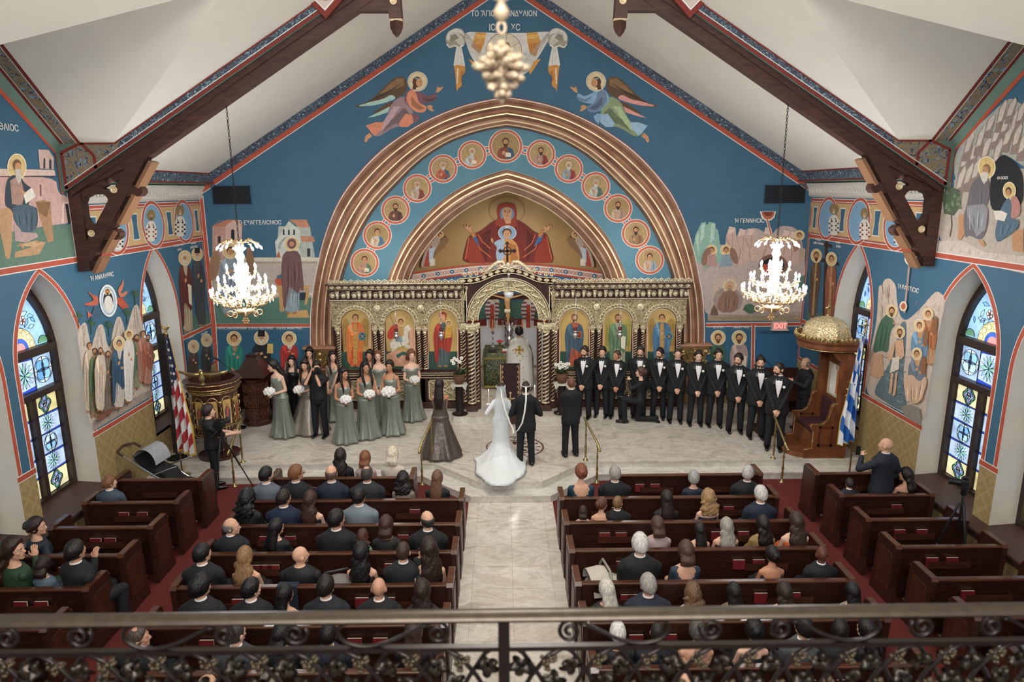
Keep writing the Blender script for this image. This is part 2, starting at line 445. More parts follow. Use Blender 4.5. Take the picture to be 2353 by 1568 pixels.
 for s_ in (-1, 1):
  u0, u1 = (.05, hi-.005) if s_ > 0 else (-hi+.005, -.05)
  v0, v1 = fz, zt2-.06; nmod = 5; dv = (v1-v0)/nmod
  for k in range(nmod): module(u0, u1, v0+k*dv, v0+(k+1)*dv, ['dia', 'star', 'quatre', 'star', 'dia'][k])
  for k in range(nmod+1): line((u0, v0+k*dv), (u1, v0+k*dv), .008)
  line((u0+.012, v0), (u0+.012, v1)); line((u1-.012, v0), (u1-.012, v1))
 v0, v1 = zt2+.06, zt1-.075; du = 2*hi/3
 for k in range(3): module(-hi+k*du, -hi+(k+1)*du, v0, v1, ['quatre', 'star', 'quatre'][k])
 for k in range(4): line((-hi+k*du, v0), (-hi+k*du, v1), .008)
 v0 = zt1+.07
 head = [(-hi+.002, v0)] + [(u, z-sill) for u, z in lancet(0, hi, zs, za-.16) if z-sill > v0] + [(hi-.002, v0)]
 pane('#9cc6ec', head, .0008)
 def inside(u, v): return v < v0+.02+(za-.16-sill-v0)*max(0, 1-abs(u)/hi)**.62
 for k in range(46):
  a = rnd.uniform(0, 2*pi); u = rnd.uniform(-hi, hi); v = rnd.uniform(v0+.25, za-sill-.25); l = rnd.uniform(.05, .11)
  if not inside(abs(u)+l, v+l): continue
  q = [(u+l*cos(a), v+l*sin(a)), (u+l*.5*cos(a+1.2), v+l*.5*sin(a+1.2)), (u-l*cos(a), v-l*sin(a)), (u+l*.5*cos(a-1.2), v+l*.5*sin(a-1.2))]
  pane(rnd.choice(BL+BL+['#3f6fcf', '#e6f2f6', '#7fb2e8']), q, .002+.0002*k)
  for i in range(4): line(q[i], q[(i+1) % 4], .004)
 for fu, fv in ((-.12, v0+.52), (.10, v0+.78), (.16, v0+.46)):
  for k in range(5):
   a = k*2*pi/5; circ((fu+.045*cos(a), fv+.045*sin(a)), .034, '#f3e3e6', .012, 8)
  circ((fu, fv), .025, '#e0705a', .013, 8)
 circ((0, v0), .36, '#ead9a2', .014, 20, 0, pi)
 for k in range(7): a = pi*(k+.5)/7; circ((.29*cos(a), v0+.29*sin(a)), .055, '#f0e4b8', .015, 6)
 circ((0, v0), .19, '#3f66c8', .016, 16, 0, pi); circ((0, v0), .12, '#ee9a9a', .017, 12, 0, pi)
 for s_ in (-1, 1): circ((s_*(hi-.13), v0+.02), .12, '#5f8f6f', .013, 12, 0, pi)
 p.build('stained_glass', root, sm=False, recalc=False); lead.build('lead_lines', root, sm=False)
 g = G().use(M_sill); s0 = .02
 g.loft([[(side*-.08, -hw, .03), (side*-.08, hw, .03), (side*-.08, hw, -.06), (side*-.08, -hw, -.06)], [(side*-.50, -hw, -.0), (side*-.50, hw, -.0), (side*-.50, hw, -.06), (side*-.50, -hw, -.06)]])
 g.build('window_sill', root, sm=False)
 return root
k = 1
for side in (-1, 1):
 for w_ in WIN[:3]: window(k, side, w_); k += 1
g = G().use(M_carpet); g.box(-7.4, 7.4, -3, 13.2, -.1, 0); g.build('floor', sm=False, kind='structure')
g = G().use(M_marble); g.box(-.80, .80, -3, 12.2, -.02, .012); g.build('aisle_floor', sm=False, kind='structure')
def stepshape(y0, xc, xd, ys): return [(-7.38, y0), (-xd, y0), (-xc, ys), (xc, ys), (xd, y0), (7.38, y0)]
g = G(); lo = stepshape(13.0, .76, 1.80, 12.02)+[(7.38, 16.9), (-7.38, 16.9)]
up = stepshape(13.32, .62, 1.58, 12.34)+[(7.38, 16.9), (-7.38, 16.9)]
def slab(g, poly, z0, z1, nose=.015):
 c = [(x, y) for x, y in poly]
 g.use(M_marble2); g.prism(c, 'z', z0, z1-.03)
 o = [(x, y-nose if y < 14 else y) for x, y in c]
 g.use(M_marble2 if nose < .016 and z1 < .2 else M_marble); g.prism(o, 'z', z1-.03, z1)
slab(g, lo, 0, .15); slab(g, up, .15, .30, .02)
g.build('platform', sm=False, kind='structure')
g = G(); s3 = [(-4.9, 16.2), (4.9, 16.2), (4.9, 23), (-4.9, 23)]
slab(g, s3, .30, .45, .02); slab(g, [(-1.35, 15.75), (1.45, 15.75), (1.45, 16.2), (-1.35, 16.2)], .30, .45, .02)
g.build('sanctuary_floor', sm=False, kind='structure')
g = G().use(M_paper); g.box(-7.4, 7.4, -3.1, -3.0, 0, 3.3); g.build('wall_back_blocker', sm=False, kind='structure')  # unseen wall added below the balcony to keep light off the nearest pews
g = G().use(M_ceil)
ridge_d, tz = 9.45, 8.36; vx = (10.58-tz)/.62
for s_ in (-1, 1):
 e0, ev, en = (s_*6.42, 11.6), (s_*vx, ridge_d), (s_*7.38, 5.25)
 P3 = lambda x, d: (x, d, zc(x))
 g.poly([P3(0, -3), P3(s_*7.38, -3), P3(*en), P3(*ev), P3(*e0), P3(s_*7.38, 11.6), P3(s_*7.38, DF+.02), P3(0, DF+.02)])
 g.poly([(s_*vx, ridge_d, tz), (s_*6.42, 11.6, 6.6), (s_*7.42, 11.6, 6.6), (s_*7.42, ridge_d, tz)])
 g.poly([(s_*vx, ridge_d, tz), (s_*7.42, ridge_d, tz), (s_*7.38, 5.25, zc(7.38))])
g.build('ceiling', sm=False, kind='structure', recalc=False)
def band_mat(name, ground, scroll, light, sc=7.0):
 m = bpy.data.materials.new(name); m.use_nodes = True
 nt = m.node_tree; N = nt.nodes; L = nt.links; b = N['Principled BSDF']; b.inputs['Roughness'].default_value = .7
 tc = N.new('ShaderNodeTexCoord')
 vo = N.new('ShaderNodeTexVoronoi'); vo.inputs['Scale'].default_value = sc; vo.inputs['Randomness'].default_value = .55; L.new(tc.outputs['Object'], vo.inputs[0])
 wv = N.new('ShaderNodeTexNoise'); wv.inputs['Scale'].default_value = sc*1.2; wv.inputs['Distortion'].default_value = 2.2; wv.inputs['Detail'].default_value = 0; L.new(tc.outputs['Object'], wv.inputs[0])
 c1 = N.new('ShaderNodeValToRGB'); L.new(wv.outputs[0], c1.inputs[0]); c1.color_ramp.interpolation = 'CONSTANT'
 el = c1.color_ramp.elements; el[0].position = 0; el[0].color = lin(ground); el[1].position = .47; el[1].color = lin(scroll)
 e = el.new(.53); e.color = lin(light); e = el.new(.58); e.color = lin(ground)
 c2 = N.new('ShaderNodeValToRGB'); L.new(vo.outputs['Distance'], c2.inputs[0]); c2.color_ramp.interpolation = 'CONSTANT'
 el = c2.color_ramp.elements; el[0].position = 0; el[0].color = (1, 1, 1, 1); el[1].position = .2; el[1].color = (0, 0, 0, 1)
 mx = N.new('ShaderNodeMix'); mx.data_type = 'RGBA'; L.new(c2.outputs[0], mx.inputs['Factor']); L.new(c1.outputs[0], mx.inputs[6]); mx.inputs[7].default_value = lin(light)
 L.new(mx.outputs[2], b.inputs['Base Color'])
 return m
M_band1 = band_mat('ornament_band_dark', '#3c4450', '#59708a', '#92aab8', 8)
M_band2 = band_mat('ornament_band_ochre', '#8c7a5c', '#2c4158', '#7d99ac', 5)
g = G()
for s_ in (-1, 1):
 A = [(s_*7.30, 5.86), (0, zc(0)-.20), (0, zc(0)+.02), (s_*6.42, 6.62), (s_*6.95, 6.62), (s_*7.30, 6.46)]
 g.use(M_band1); g.poly([(x, 11.60, z) for x, z in A])
 g.use(M_band2); g.poly([(x, 11.596, z) for x, z in [(s_*7.30, 5.87), (s_*6.42, 6.42), (s_*6.30, 6.66), (s_*6.95, 6.62), (s_*7.30, 6.46)]])
 g.use(M_green); g.poly([(s_*7.38, 11.6, 5.82), (0, 11.6, zc(0)-.2), (0, 12.2, zc(0)-.2), (s_*7.38, 12.2, 5.82)])
 g.use(M_band1); g.poly([(s_*7.38, 12.0, 5.815), (0, 12.0, zc(0)-.205), (0, 12.18, zc(0)-.205), (s_*7.38, 12.18, 5.815)])
 def strip(m, pts, wd, D=11.59):
  g.use(m)
  for (x0, z0), (x1, z1) in zip(pts, pts[1:]):
   d = V((x1-x0, z1-z0)); n = V((-d.y, d.x)).normalized()*wd/2
   g.poly([(x0-n.x, D, z0-n.y), (x1-n.x, D, z1-n.y), (x1+n.x, D, z1+n.y), (x0+n.x, D, z0+n.y)])
 low = [(s_*7.30, 5.88), (0, zc(0)-.18)]; top = [(s_*7.30, 6.44), (s_*6.95, 6.60), (s_*6.42, 6.60), (0, zc(0)-.0)]
 strip(M_dred, low, .05); strip(M_white, [(s_*7.30, 5.93), (0, zc(0)-.135)], .012, 11.588)
 strip(M_dred, top, .045); strip(M_dred, [(s_*7.28, 5.88), (s_*7.28, 6.44)], .05); strip(M_dred, [(s_*6.95, 6.60), (s_*6.76, 6.40), (s_*6.76, 6.2)], .05)
 def tp(x, d, o=0): return (s_*x, d, 6.6+(tz-6.6)*(11.6-d)/(11.6-ridge_d)-o)
 g.use(M_band2); g.poly([tp(6.98, 11.6, .006), tp(7.27, 11.6, .006), tp(7.27, ridge_d, .006), tp(6.98, ridge_d, .006)])
 g.use(M_dred)
 for x in (6.97, 7.26): g.poly([tp(x-.025, 11.6, .01), tp(x+.025, 11.6, .01), tp(x+.025, ridge_d, .01), tp(x-.025, ridge_d, .01)])
 g.use(M_white)
 for x in (7.225, 7.015): g.poly([tp(x-.006, 11.6, .011), tp(x+.006, 11.6, .011), tp(x+.006, ridge_d, .011), tp(x-.006, ridge_d, .011)])
 g.use(M_green); g.poly([tp(7.28, 11.62, .0), tp(7.28, ridge_d, 0), tp(7.385, ridge_d, .16), tp(7.385, 11.62, .16)])
 g.poly([(s_*6.7, 11.604, 6.7), (s_*7.42, 11.604, 6.7), (s_*7.42, 11.604, 5.80), (s_*7.2, 11.604, 5.90), (s_*6.7, 11.604, 6.3)])
 g.use(M_band1); g.poly([(s_*7.0, 12.2, 6.02), (s_*7.0, DF, 6.02), (s_*7.0, DF, zc(7.0)), (s_*7.0, 12.2, zc(7.0))])
 g.use(M_green); g.poly([(s_*7.0, 12.2, 6.0), (s_*7.0, DF, 6.0), (s_*7.4, DF, 5.95), (s_*7.4, 12.2, 5.95)])
 g.use(M_dred)
 for z in (6.015, 6.225): g.poly([(s_*6.995, 12.2, z-.014), (s_*6.995, DF, z-.014), (s_*6.995, DF, z+.014), (s_*6.995, 12.2, z+.014)])
 g.use(M_band1); g.poly([(0, 16.58, zc(0)-.005), (s_*7.0, 16.58, zc(7.0)-.005), (s_*7.0, DF-.02, zc(7.0)-.16), (0, DF-.02, zc(0)-.16)])
 g.use(M_red); g.poly([(0, DF-.01, zc(0)-.14), (s_*7.38, DF-.01, zc(7.38)-.14), (s_*7.38, DF-.01, zc(7.38)-.28), (0, DF-.01, zc(0)-.28)])
 g.use(M_white); g.poly([(0, DF-.012, zc(0)-.28), (s_*7.38, DF-.012, zc(7.38)-.28), (s_*7.38, DF-.012, zc(7.38)-.30), (0, DF-.012, zc(0)-.30)])
g.build('trim_ribs', sm=False, kind='structure', recalc=False)
M_plast = mat('#e2ddd2', .6, noise=(30, .08), bump=(45, 1.0), name='relief_plaster')
for s_ in (-1, 1):
 g = G().use(M_plast)
 prof = [(7.385, 5.95), (7.22, 5.95), (7.22, 5.90), (7.26, 5.86), (7.30, 5.72), (7.29, 5.68), (7.33, 5.64), (7.385, 5.62)]
 g.loft([[(s_*a, d, b) for a, b in prof] for d in (12.2, DF)])
 for k in range(38):
  d = 12.3+k*.118; g.cap((s_*7.27, d, 5.75), (s_*7.265, d+.07, 5.85), .028, .02, 6, 1)
 g.build('trim_cornice_'+('left' if s_ < 0 else 'right'), sm='a', kind='structure')
OUT = [(4.97, .45), (4.97, 2.0), (4.93, 2.63), (4.86, 3.2), (4.73, 3.75), (4.56, 4.4), (4.33, 5.01), (4.06, 5.55), (3.76, 5.97), (3.1, 6.66), (2.4, 7.14), (1.8, 7.46), (1.1, 7.73), (.5, 7.86), (0, 7.93)]
INN = [(4.38, .45), (4.38, 2.0), (4.34, 2.63), (4.28, 3.2), (4.15, 3.75), (3.88, 4.4), (3.54, 5.01), (3.18, 5.5), (2.8, 5.87), (2.1, 6.54), (1.45, 6.93), (1.1, 7.06), (.72, 7.18), (.35, 7.26), (0, 7.31)]
INN[:] = sorted(INN, key=lambda p: (-p[0], p[1]))
def resample(pts, n):
 L = [0]
 for a, b in zip(pts, pts[1:]): L.append(L[-1]+hypot(b[0]-a[0], b[1]-a[1]))
 r = []
 for i in range(n):
  t = L[-1]*i/(n-1); k = max(j for j in range(len(L)) if L[j] <= t+1e-9); k = min(k, len(pts)-2)
  u = (t-L[k])/(L[k+1]-L[k]); r.append((pts[k][0]+(pts[k+1][0]-pts[k][0])*u, pts[k][1]+(pts[k+1][1]-pts[k][1])*u))
 return r
def smoothc(pts, it=2):
 for _ in range(it):
  q = [pts[0]]
  for a, b in zip(pts, pts[1:]): q += [(a[0]*.75+b[0]*.25, a[1]*.75+b[1]*.25), (a[0]*.25+b[0]*.75, a[1]*.25+b[1]*.75)]
  q.append(pts[-1]); pts = q
 return pts
full = lambda h: [(-x, z) for x, z in h] + [(x, z) for x, z in reversed(h[:-1])]
OUTs = resample(smoothc(OUT), 60); INNs = resample(smoothc(INN), 60)
g = G().use(M_blue)
g.poly([(-7.40, DF, .3), (-7.40, DF, zc(7.4)), (0, DF, zc(0)), (7.40, DF, zc(7.4)), (7.40, DF, .3)] + [(x, DF, z) for x, z in reversed(full(OUTs))])
WF = g.build('wall_front', sm=False, kind='structure', recalc=False)
M_rose = ramp_mat('rose_gold_moulding', 'noise', 3.0, [(.3, '#96694f'), (.7, '#b98d72')], .45, metal=.06)
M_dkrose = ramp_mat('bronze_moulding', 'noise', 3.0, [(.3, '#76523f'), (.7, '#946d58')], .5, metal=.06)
M_goldline = mat('#efdcb4', .4, .4, name='gilt_line')
def moulding(name, outc, innc, D, prof, **kw):
 g = G(); fo, fi = full(outc), full(innc)
 P = lambda i, t, dy: (fo[i][0]+(fi[i][0]-fo[i][0])*t, D+dy, fo[i][1]+(fi[i][1]-fo[i][1])*t)
 for (t0, d0, m0), (t1, d1, m1) in zip(prof, prof[1:]):
  g.use(m1)
  g.loft([[P(i, t0, d0) for i in range(len(fo))], [P(i, t1, d1) for i in range(len(fo))]], caps=False, closed=False)
 return g.build(name, sm='a', kind='structure', recalc=False, **kw)
r, dk, gl_, wh = M_rose, M_dkrose, M_goldline, M_white
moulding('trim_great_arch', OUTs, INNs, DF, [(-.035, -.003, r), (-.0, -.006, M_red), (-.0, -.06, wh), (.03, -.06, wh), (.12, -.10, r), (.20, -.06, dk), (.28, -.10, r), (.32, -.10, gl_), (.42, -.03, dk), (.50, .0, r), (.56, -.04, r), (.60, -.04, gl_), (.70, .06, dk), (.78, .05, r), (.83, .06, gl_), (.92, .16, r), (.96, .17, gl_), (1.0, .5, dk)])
IO = [(3.12, 3.2), (3.05, 3.64), (2.9, 3.98), (2.57, 4.62), (2.0, 5.27), (1.38, 5.76), (.76, 6.08), (.35, 6.22), (0, 6.31)]
II = [(2.62, 3.2), (2.5, 3.67), (2.36, 3.95), (2.05, 4.42), (1.6, 4.92), (1.05, 5.35), (.6, 5.57), (.3, 5.69), (0, 5.77)]
IO = resample(smoothc([(3.2, .45)]+IO), 50); II = resample(smoothc([(2.65, .45)]+II), 50)
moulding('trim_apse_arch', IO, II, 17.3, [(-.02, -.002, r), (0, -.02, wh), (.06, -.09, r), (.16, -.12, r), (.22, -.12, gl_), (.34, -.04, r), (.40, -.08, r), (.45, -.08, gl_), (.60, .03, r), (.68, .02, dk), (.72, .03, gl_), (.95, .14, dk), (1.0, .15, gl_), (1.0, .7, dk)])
M_tymp = mat('#5c8c9f', .7, noise=(2, .05), name='tympanum_blue')
g = G().use(M_tymp)
g.poly([(-4.5, 17.3, .45), (-4.5, 17.3, 7.4), (4.5, 17.3, 7.4), (4.5, 17.3, .45)] + [(x, 17.3, z) for x, z in reversed(full(IO))])
WT = g.build('wall_tympanum', sm=False, kind='structure', recalc=False)
AX, AY, AC = 2.9, 3.2, 17.45
def apse_hit(px, py, o=0.0):
 r_ = ray(px, py); ax, ay = AX-o, AY-o
 a = (r_.x/ax)**2+(r_.y/ay)**2; b = 2*(CAMP.x*r_.x/ax**2+(CAMP.y-AC)*r_.y/ay**2); c = (CAMP.x/ax)**2+((CAMP.y-AC)/ay)**2-1
 t = (-b+sqrt(max(0, b*b-4*a*c)))/(2*a); return CAMP+r_*t
M_apsegold = mat('#a8895a', .45, .25, noise=(2, .05), name='apse_gold')
M_apsegreen = mat('#4e7565', .6, name='apse_green'); M_apseblue = mat('#3b6488', .6, name='apse_blue')
g = G()
for (z0, z1, m_) in ((.45, 1.75, M_reveal), (1.75, 1.95, M_dred), (1.95, 2.5, M_apsegreen), (2.5, 3.35, M_apseblue), (3.35, 6.6, M_apsegold)):
 g.use(m_); n = 28
 g.loft([[(AX*cos(pi*k/n), AC+AY*sin(pi*k/n), z) for k in range(n+1)] for z in (z0, z1)], caps=False, closed=False)
g.use(M_apsegold); g.poly([(AX*cos(pi*k/28), AC+AY*sin(pi*k/28), 6.6) for k in range(29)])
g.build('wall_apse', sm='a', kind='structure', recalc=False)
for s_ in (-1, 1):
 g = G(); x0, x1 = (4.36, 5.0)
 g.use(M_rose); g.bbox(s_*x0, s_*x1, 16.62, 16.82, .45, 1.42, .01)
 g.use(M_goldline)
 for a in (.06, .52): g.box(*sorted((s_*(x0+a), s_*(x0+a+.03))), 16.61, 16.63, .55, 1.35)
 g.use(M_rose); g.bbox(s_*4.28, s_*5.10, 16.50, 16.82, 1.98, 2.04, .01); g.bbox(s_*4.32, s_*5.04, 16.55, 16.82, 1.94, 1.98, .008); g.bbox(s_*4.34, s_*5.04, 16.56, 16.82, 1.42, 1.48, .01)
 g.use(M_gold)
 xm = s_*4.68
 g.loft([[(xm+sx*(.24+.11*t), 16.64-.10*t*t, z) for sx in (-1, 1)]+[(xm+.24+.11*t, 16.82, z), (xm-.24-.11*t, 16.82, z)] for t, z in ((0, 1.48), (.3, 1.6), (.7, 1.78), (1, 1.94))])
 for sx in (-1, 1):     # volutes and leaves
  sp = [(xm+sx*(.30-.0-.085*(1-k/14)*cos(k*.9)), 16.52, 1.84+.085*(1-k/14)*sin(k*.9)) for k in range(14)]
  g.tube(sp, .018, 6)
  g.tube([(xm, 16.60, 1.52), (xm+sx*.08, 16.56, 1.66), (xm+sx*.18, 16.53, 1.78), (xm+sx*.22, 16.52, 1.88)], [.03, .04, .03, .02], 6)
  for k in range(5): g.cap((xm+sx*(.05+.05*k), 16.60-.01*k, 1.50), (xm+sx*(.07+.055*k), 16.55, 1.60+.03*(k % 2)), .022, .03, 7, 2)
 g.ell((xm, 16.52, 1.85), (.055, .04, .06)); g.ell((xm, 16.53, 1.70), (.04, .03, .05))
 g.build('trim_capital_'+('left' if s_ < 0 else 'right'), sm='a', kind='structure')
g = G(); g.use(mat('#c9c2b4', .4, name='marble_skirting'))
for s_ in (-1, 1): g.box(*sorted((s_*5.0, s_*7.38)), 16.77, 16.8, .3, .42)
g.build('baseboard_front', sm=False, kind='structure')
g = G().use(M_paper)
for s_ in (-1, 1): g.box(*sorted((s_*4.98, s_*7.38)), 16.785, 16.799, .42, .95)
g.build('wall_front_wainscot', sm=False, kind='structure')
truss = thing('roof_truss', 'dark carved wooden roof truss with bracket ends spanning the nave ceiling', 'roof truss', (0, 11.85, 4.4))
O3 = V((0, 11.85, 4.4))
def TL(p): return (p[0], p[1]-11.85, p[2]-4.4)
for s_ in (-1, 1):
 g = G().use(M_beam)
 zu = lambda x: zc(x)-.20
 a = [(s_*7.36, zu(7.36)+.0), (s_*.0, zu(0)), (s_*.0, zu(0)-.26), (s_*5.95, zu(5.95)-.30), (s_*7.36, zu(7.36)-.05)]
 g.prism([(x, z-4.4) for x, z in a], 'y', -.11, .11)
 g.prism([(x, z-4.4) for x, z in [(s_*7.3, zu(7.3)), (0, zu(0)), (0, zu(0)-.1), (s_*7.3, zu(7.3)-.1)]], 'y', -.16, .16)
 g.build('rafter', truss, sm=False)
 g = G().use(M_beam)
 def bar(p, q, wd, d0=-.10, d1=.10):
  d = V((q[0]-p[0], q[1]-p[1])); n = V((-d.y, d.x)).normalized()*wd/2
  g.prism([(p[0]-n.x, p[1]-n.y-4.4), (q[0]-n.x, q[1]-n.y-4.4), (q[0]+n.x, q[1]+n.y-4.4), (p[0]+n.x, p[1]+n.y-4.4)], 'y', d0, d1)
 bar((s_*7.27, 5.80), (s_*7.27, 4.50), .20)                 # wall post
 bar((s_*7.22, 4.72), (s_*6.10, 6.42), .22, -.106, .106)                 # diagonal brace
 cxr, czr, R_ = s_*6.93, 5.53, .34
 ring = []; n = 40
 for k in range(n):
  a_ = 2*pi*k/n; ring.append((a_, R_*1.12, R_*(.80+.05*cos(6*a_))))
 g.loft([[(cxr+ro*cos(a_), -.078, czr-4.4+ro*sin(a_)) for a_, ro, ri in ring], [(cxr+ri*cos(a_), -.078, czr-4.4+ri*sin(a_)) for a_, ro, ri in ring],
   [(cxr+ri*cos(a_), .078, czr-4.4+ri*sin(a_)) for a_, ro, ri in ring], [(cxr+ro*cos(a_), .078, czr-4.4+ro*sin(a_)) for a_, ro, ri in ring]], loop=True, caps=False)
 bar((s_*7.2, 5.78), (s_*6.75, 6.02), .18, -.06, .06); bar((s_*6.62, 6.02), (s_*6.38, 6.26), .12, -.054, .054); bar((s_*7.24, 5.15), (s_*7.05, 4.98), .14, -.05, .05)
 g.build('bracket', truss, sm='a')
 g = G().use(M_beamedge)                                    # light moulded inner edge of the brace
 for (p, q) in (((7.18, 4.52), (7.02, 4.78)), ((6.97, 4.86), (6.72, 5.22)), ((6.66, 5.34), (6.34, 5.82)), ((6.28, 5.94), (6.0, 6.36))):
  g.T = None
  P_, Q_ = V((s_*p[0], p[1])), V((s_*q[0], q[1])); bar2 = (Q_-P_).normalized(); n_ = V((-bar2.y, bar2.x))*(.055 if s_ < 0 else -.055)
  off = V((s_*-.05, -.03))
  P_ += off; Q_ += off
  g.prism([(P_.x, P_.y-4.4), (Q_.x, Q_.y-4.4), (Q_.x-n_.x, Q_.y-n_.y-4.4), (P_.x-n_.x, P_.y-n_.y-4.4)], 'y', -.13, .13)
 g.build('brace_edge', truss, sm=False)
 for (hx, hz) in ((6.49, 5.84), (6.96, 5.12)):
  g = G().use(M_beam)                                    # projecting horizontal hammer pieces
  x0 = s_*hx
  prof = [(x0+s_*.05, hz+.09), (x0-s_*.30, hz+.09), (x0-s_*.36, hz+.03), (x0-s_*.36, hz-.03), (x0-s_*.30, hz-.09), (x0+s_*.05, hz-.09)]
  g.prism([(a_, b_-4.4) for a_, b_ in prof], 'y', -.09, .09)
  g.build('hammer_piece', truss, sm=False)
  g = G().use(M_goldline); g.lathe((x0+s_*.10, -.11, hz-4.38), [(.052, -.0), (.062, -.012), (.052, -.02), (.042, -.01)], 20, 'y')
  g.use(M_goldline); g.ell((x0+s_*.10, -.115, hz-4.38), .018, 8, 6); g.build('boss', truss)
 g = G().use(M_beam)
 g.box(*sorted((s_*2.75, s_*1.75)), -.09, .09, 8.62-4.4, 8.92-4.4)
 pp = [(1.70, 8.50), (1.90, 8.50), (1.92, 8.95), (2.05, 9.2), (1.60, 9.2), (1.72, 8.95)]
 g.prism([(s_*a_, b_-4.4) for a_, b_ in pp], 'y', -.11, .11)
 g.lathe((s_*1.80, 0, 8.50-4.4), [(.10, 0), (.105, -.06), (.10, -.12), (.07, -.19), (.02, -.25)], 4)
 g.build('collar_bracket', truss, sm='a')
 g = G().use(M_goldline); g.box(*sorted((s_*1.69, s_*1.91)), -.115, .115, 4.085, 4.10); g.lathe((s_*1.82, -.115, 8.76-4.4), [(.05, 0), (.06, -.012), (.05, -.02), (.042, -.01)], 18, 'y'); g.ell((s_*1.82, -.12, 4.36), .018, 8, 6)
 g.build('boss', truss)
 g = G(); c = (s_*2.86, 8.92)
 def dia(r_, m_, y): g.use(m_); g.prism([(c[0]-r_, c[1]-4.4), (c[0], c[1]-r_-4.4), (c[0]+r_, c[1]-4.4), (c[0], c[1]+r_-4.4)], 'y', y, y+.03)
 dia(.46, M_dred, -.30); dia(.35, M_white, -.315); dia(.32, mat('#c9bfb6', .7), -.325)
 g.use(mat('#b08a5a', .6)); g.lathe((c[0]+s_*-.02, -.33, c[1]-.12-4.4), [(.09, 0), (.09, -.01), (.0, -.011)], 20, 'y')
 g.use(mat('#31506f', .6)); g.prism([(c[0]-.16, c[1]+.0-4.4), (c[0]+.02, c[1]-.02-4.4), (c[0]+.03, c[1]+.12-4.4), (c[0]-.08, c[1]+.14-4.4)], 'y', -.335, -.325)
 g.build('painted_panel', truss, sm=False)
for k, (a, b, lab) in enumerate((((487, 428), (578, 469), 'black air vent grille high on the front wall left of the arch'), ((1758, 426), (1848, 467), 'black air vent grille high on the front wall right of the arch'))):
 p0, p1 = atD(*a, DF), atD(*b, DF); cxv, czv = (p0.x+p1.x)/2, (p0.z+p1.z)/2; hw_, hh = (p1.x-p0.x)/2, (p0.z-p1.z)/2
 t = thing('air_vent', lab, 'vent', (cxv, DF, czv))
 g = G().use(mat('#2f5a78', .6)); g.box(-hw_-.03, hw_+.03, -.02, -.001, -hh-.03, -hh); g.box(-hw_-.03, hw_+.03, -.02, -.001, hh, hh+.03); g.box(-hw_-.03, -hw_, -.02, -.001, -hh, hh); g.box(hw_, hw_+.03, -.02, -.001, -hh, hh); g.build('frame', t, sm=False)
 g = G().use(mat('#0f151c', .6)); g.box(-hw_, hw_, -.008, -.002, -hh, hh)
 for i in range(26): x = -hw_+.02+i*(2*hw_-.04)/25; g.box(x-.006, x+.006, -.02, -.008, -hh, hh)
 g.build('grille', t, sm=False)
p0, p1 = atD(1772, 738, DF), atD(1806, 756, DF); cxv, czv = (p0.x+p1.x)/2, (p0.z+p1.z)/2
t = thing('exit_sign', 'lit red EXIT sign above the doorway beside the right chandelier', 'exit sign', (cxv, DF-.08, czv))
g = G().use(mat('#c9b8b4', .5)); g.bbox(-.19, .19, -.03, .07, -.11, .10, .01); g.bbox(-.22, .22, -.06, .07, -.13, -.10, .008); g.build('housing', t, sm=False)
text('EXIT', (0, -.035, -.065), .19, mat('#ff5a50', .5, emit=3.0), (pi/2, 0, 0), t, 'letters', ext=.002, sx=.85)
p0 = atD(1738, 760, DF); p1 = atD(1838, 757, DF)
g = G().use(mat('#2f6286', .6, noise=(2, .05), name='doorway_blue')); x0, x1, zt = p0.x, p1.x, p0.z
g.poly([(x0, DF-.004, .3), (x0, DF-.004, zt), (x1, DF-.004, zt), (x1, DF-.004, .3)])
g.use(mat('#27506f', .6)); g.poly([(x0, DF-.006, zt), (x1, DF-.006, zt), (x1-.08, DF-.006, zt-.10), (x0+.08, DF-.006, zt-.10)])
g.build('door_1', sm=False, kind='structure', recalc=False)
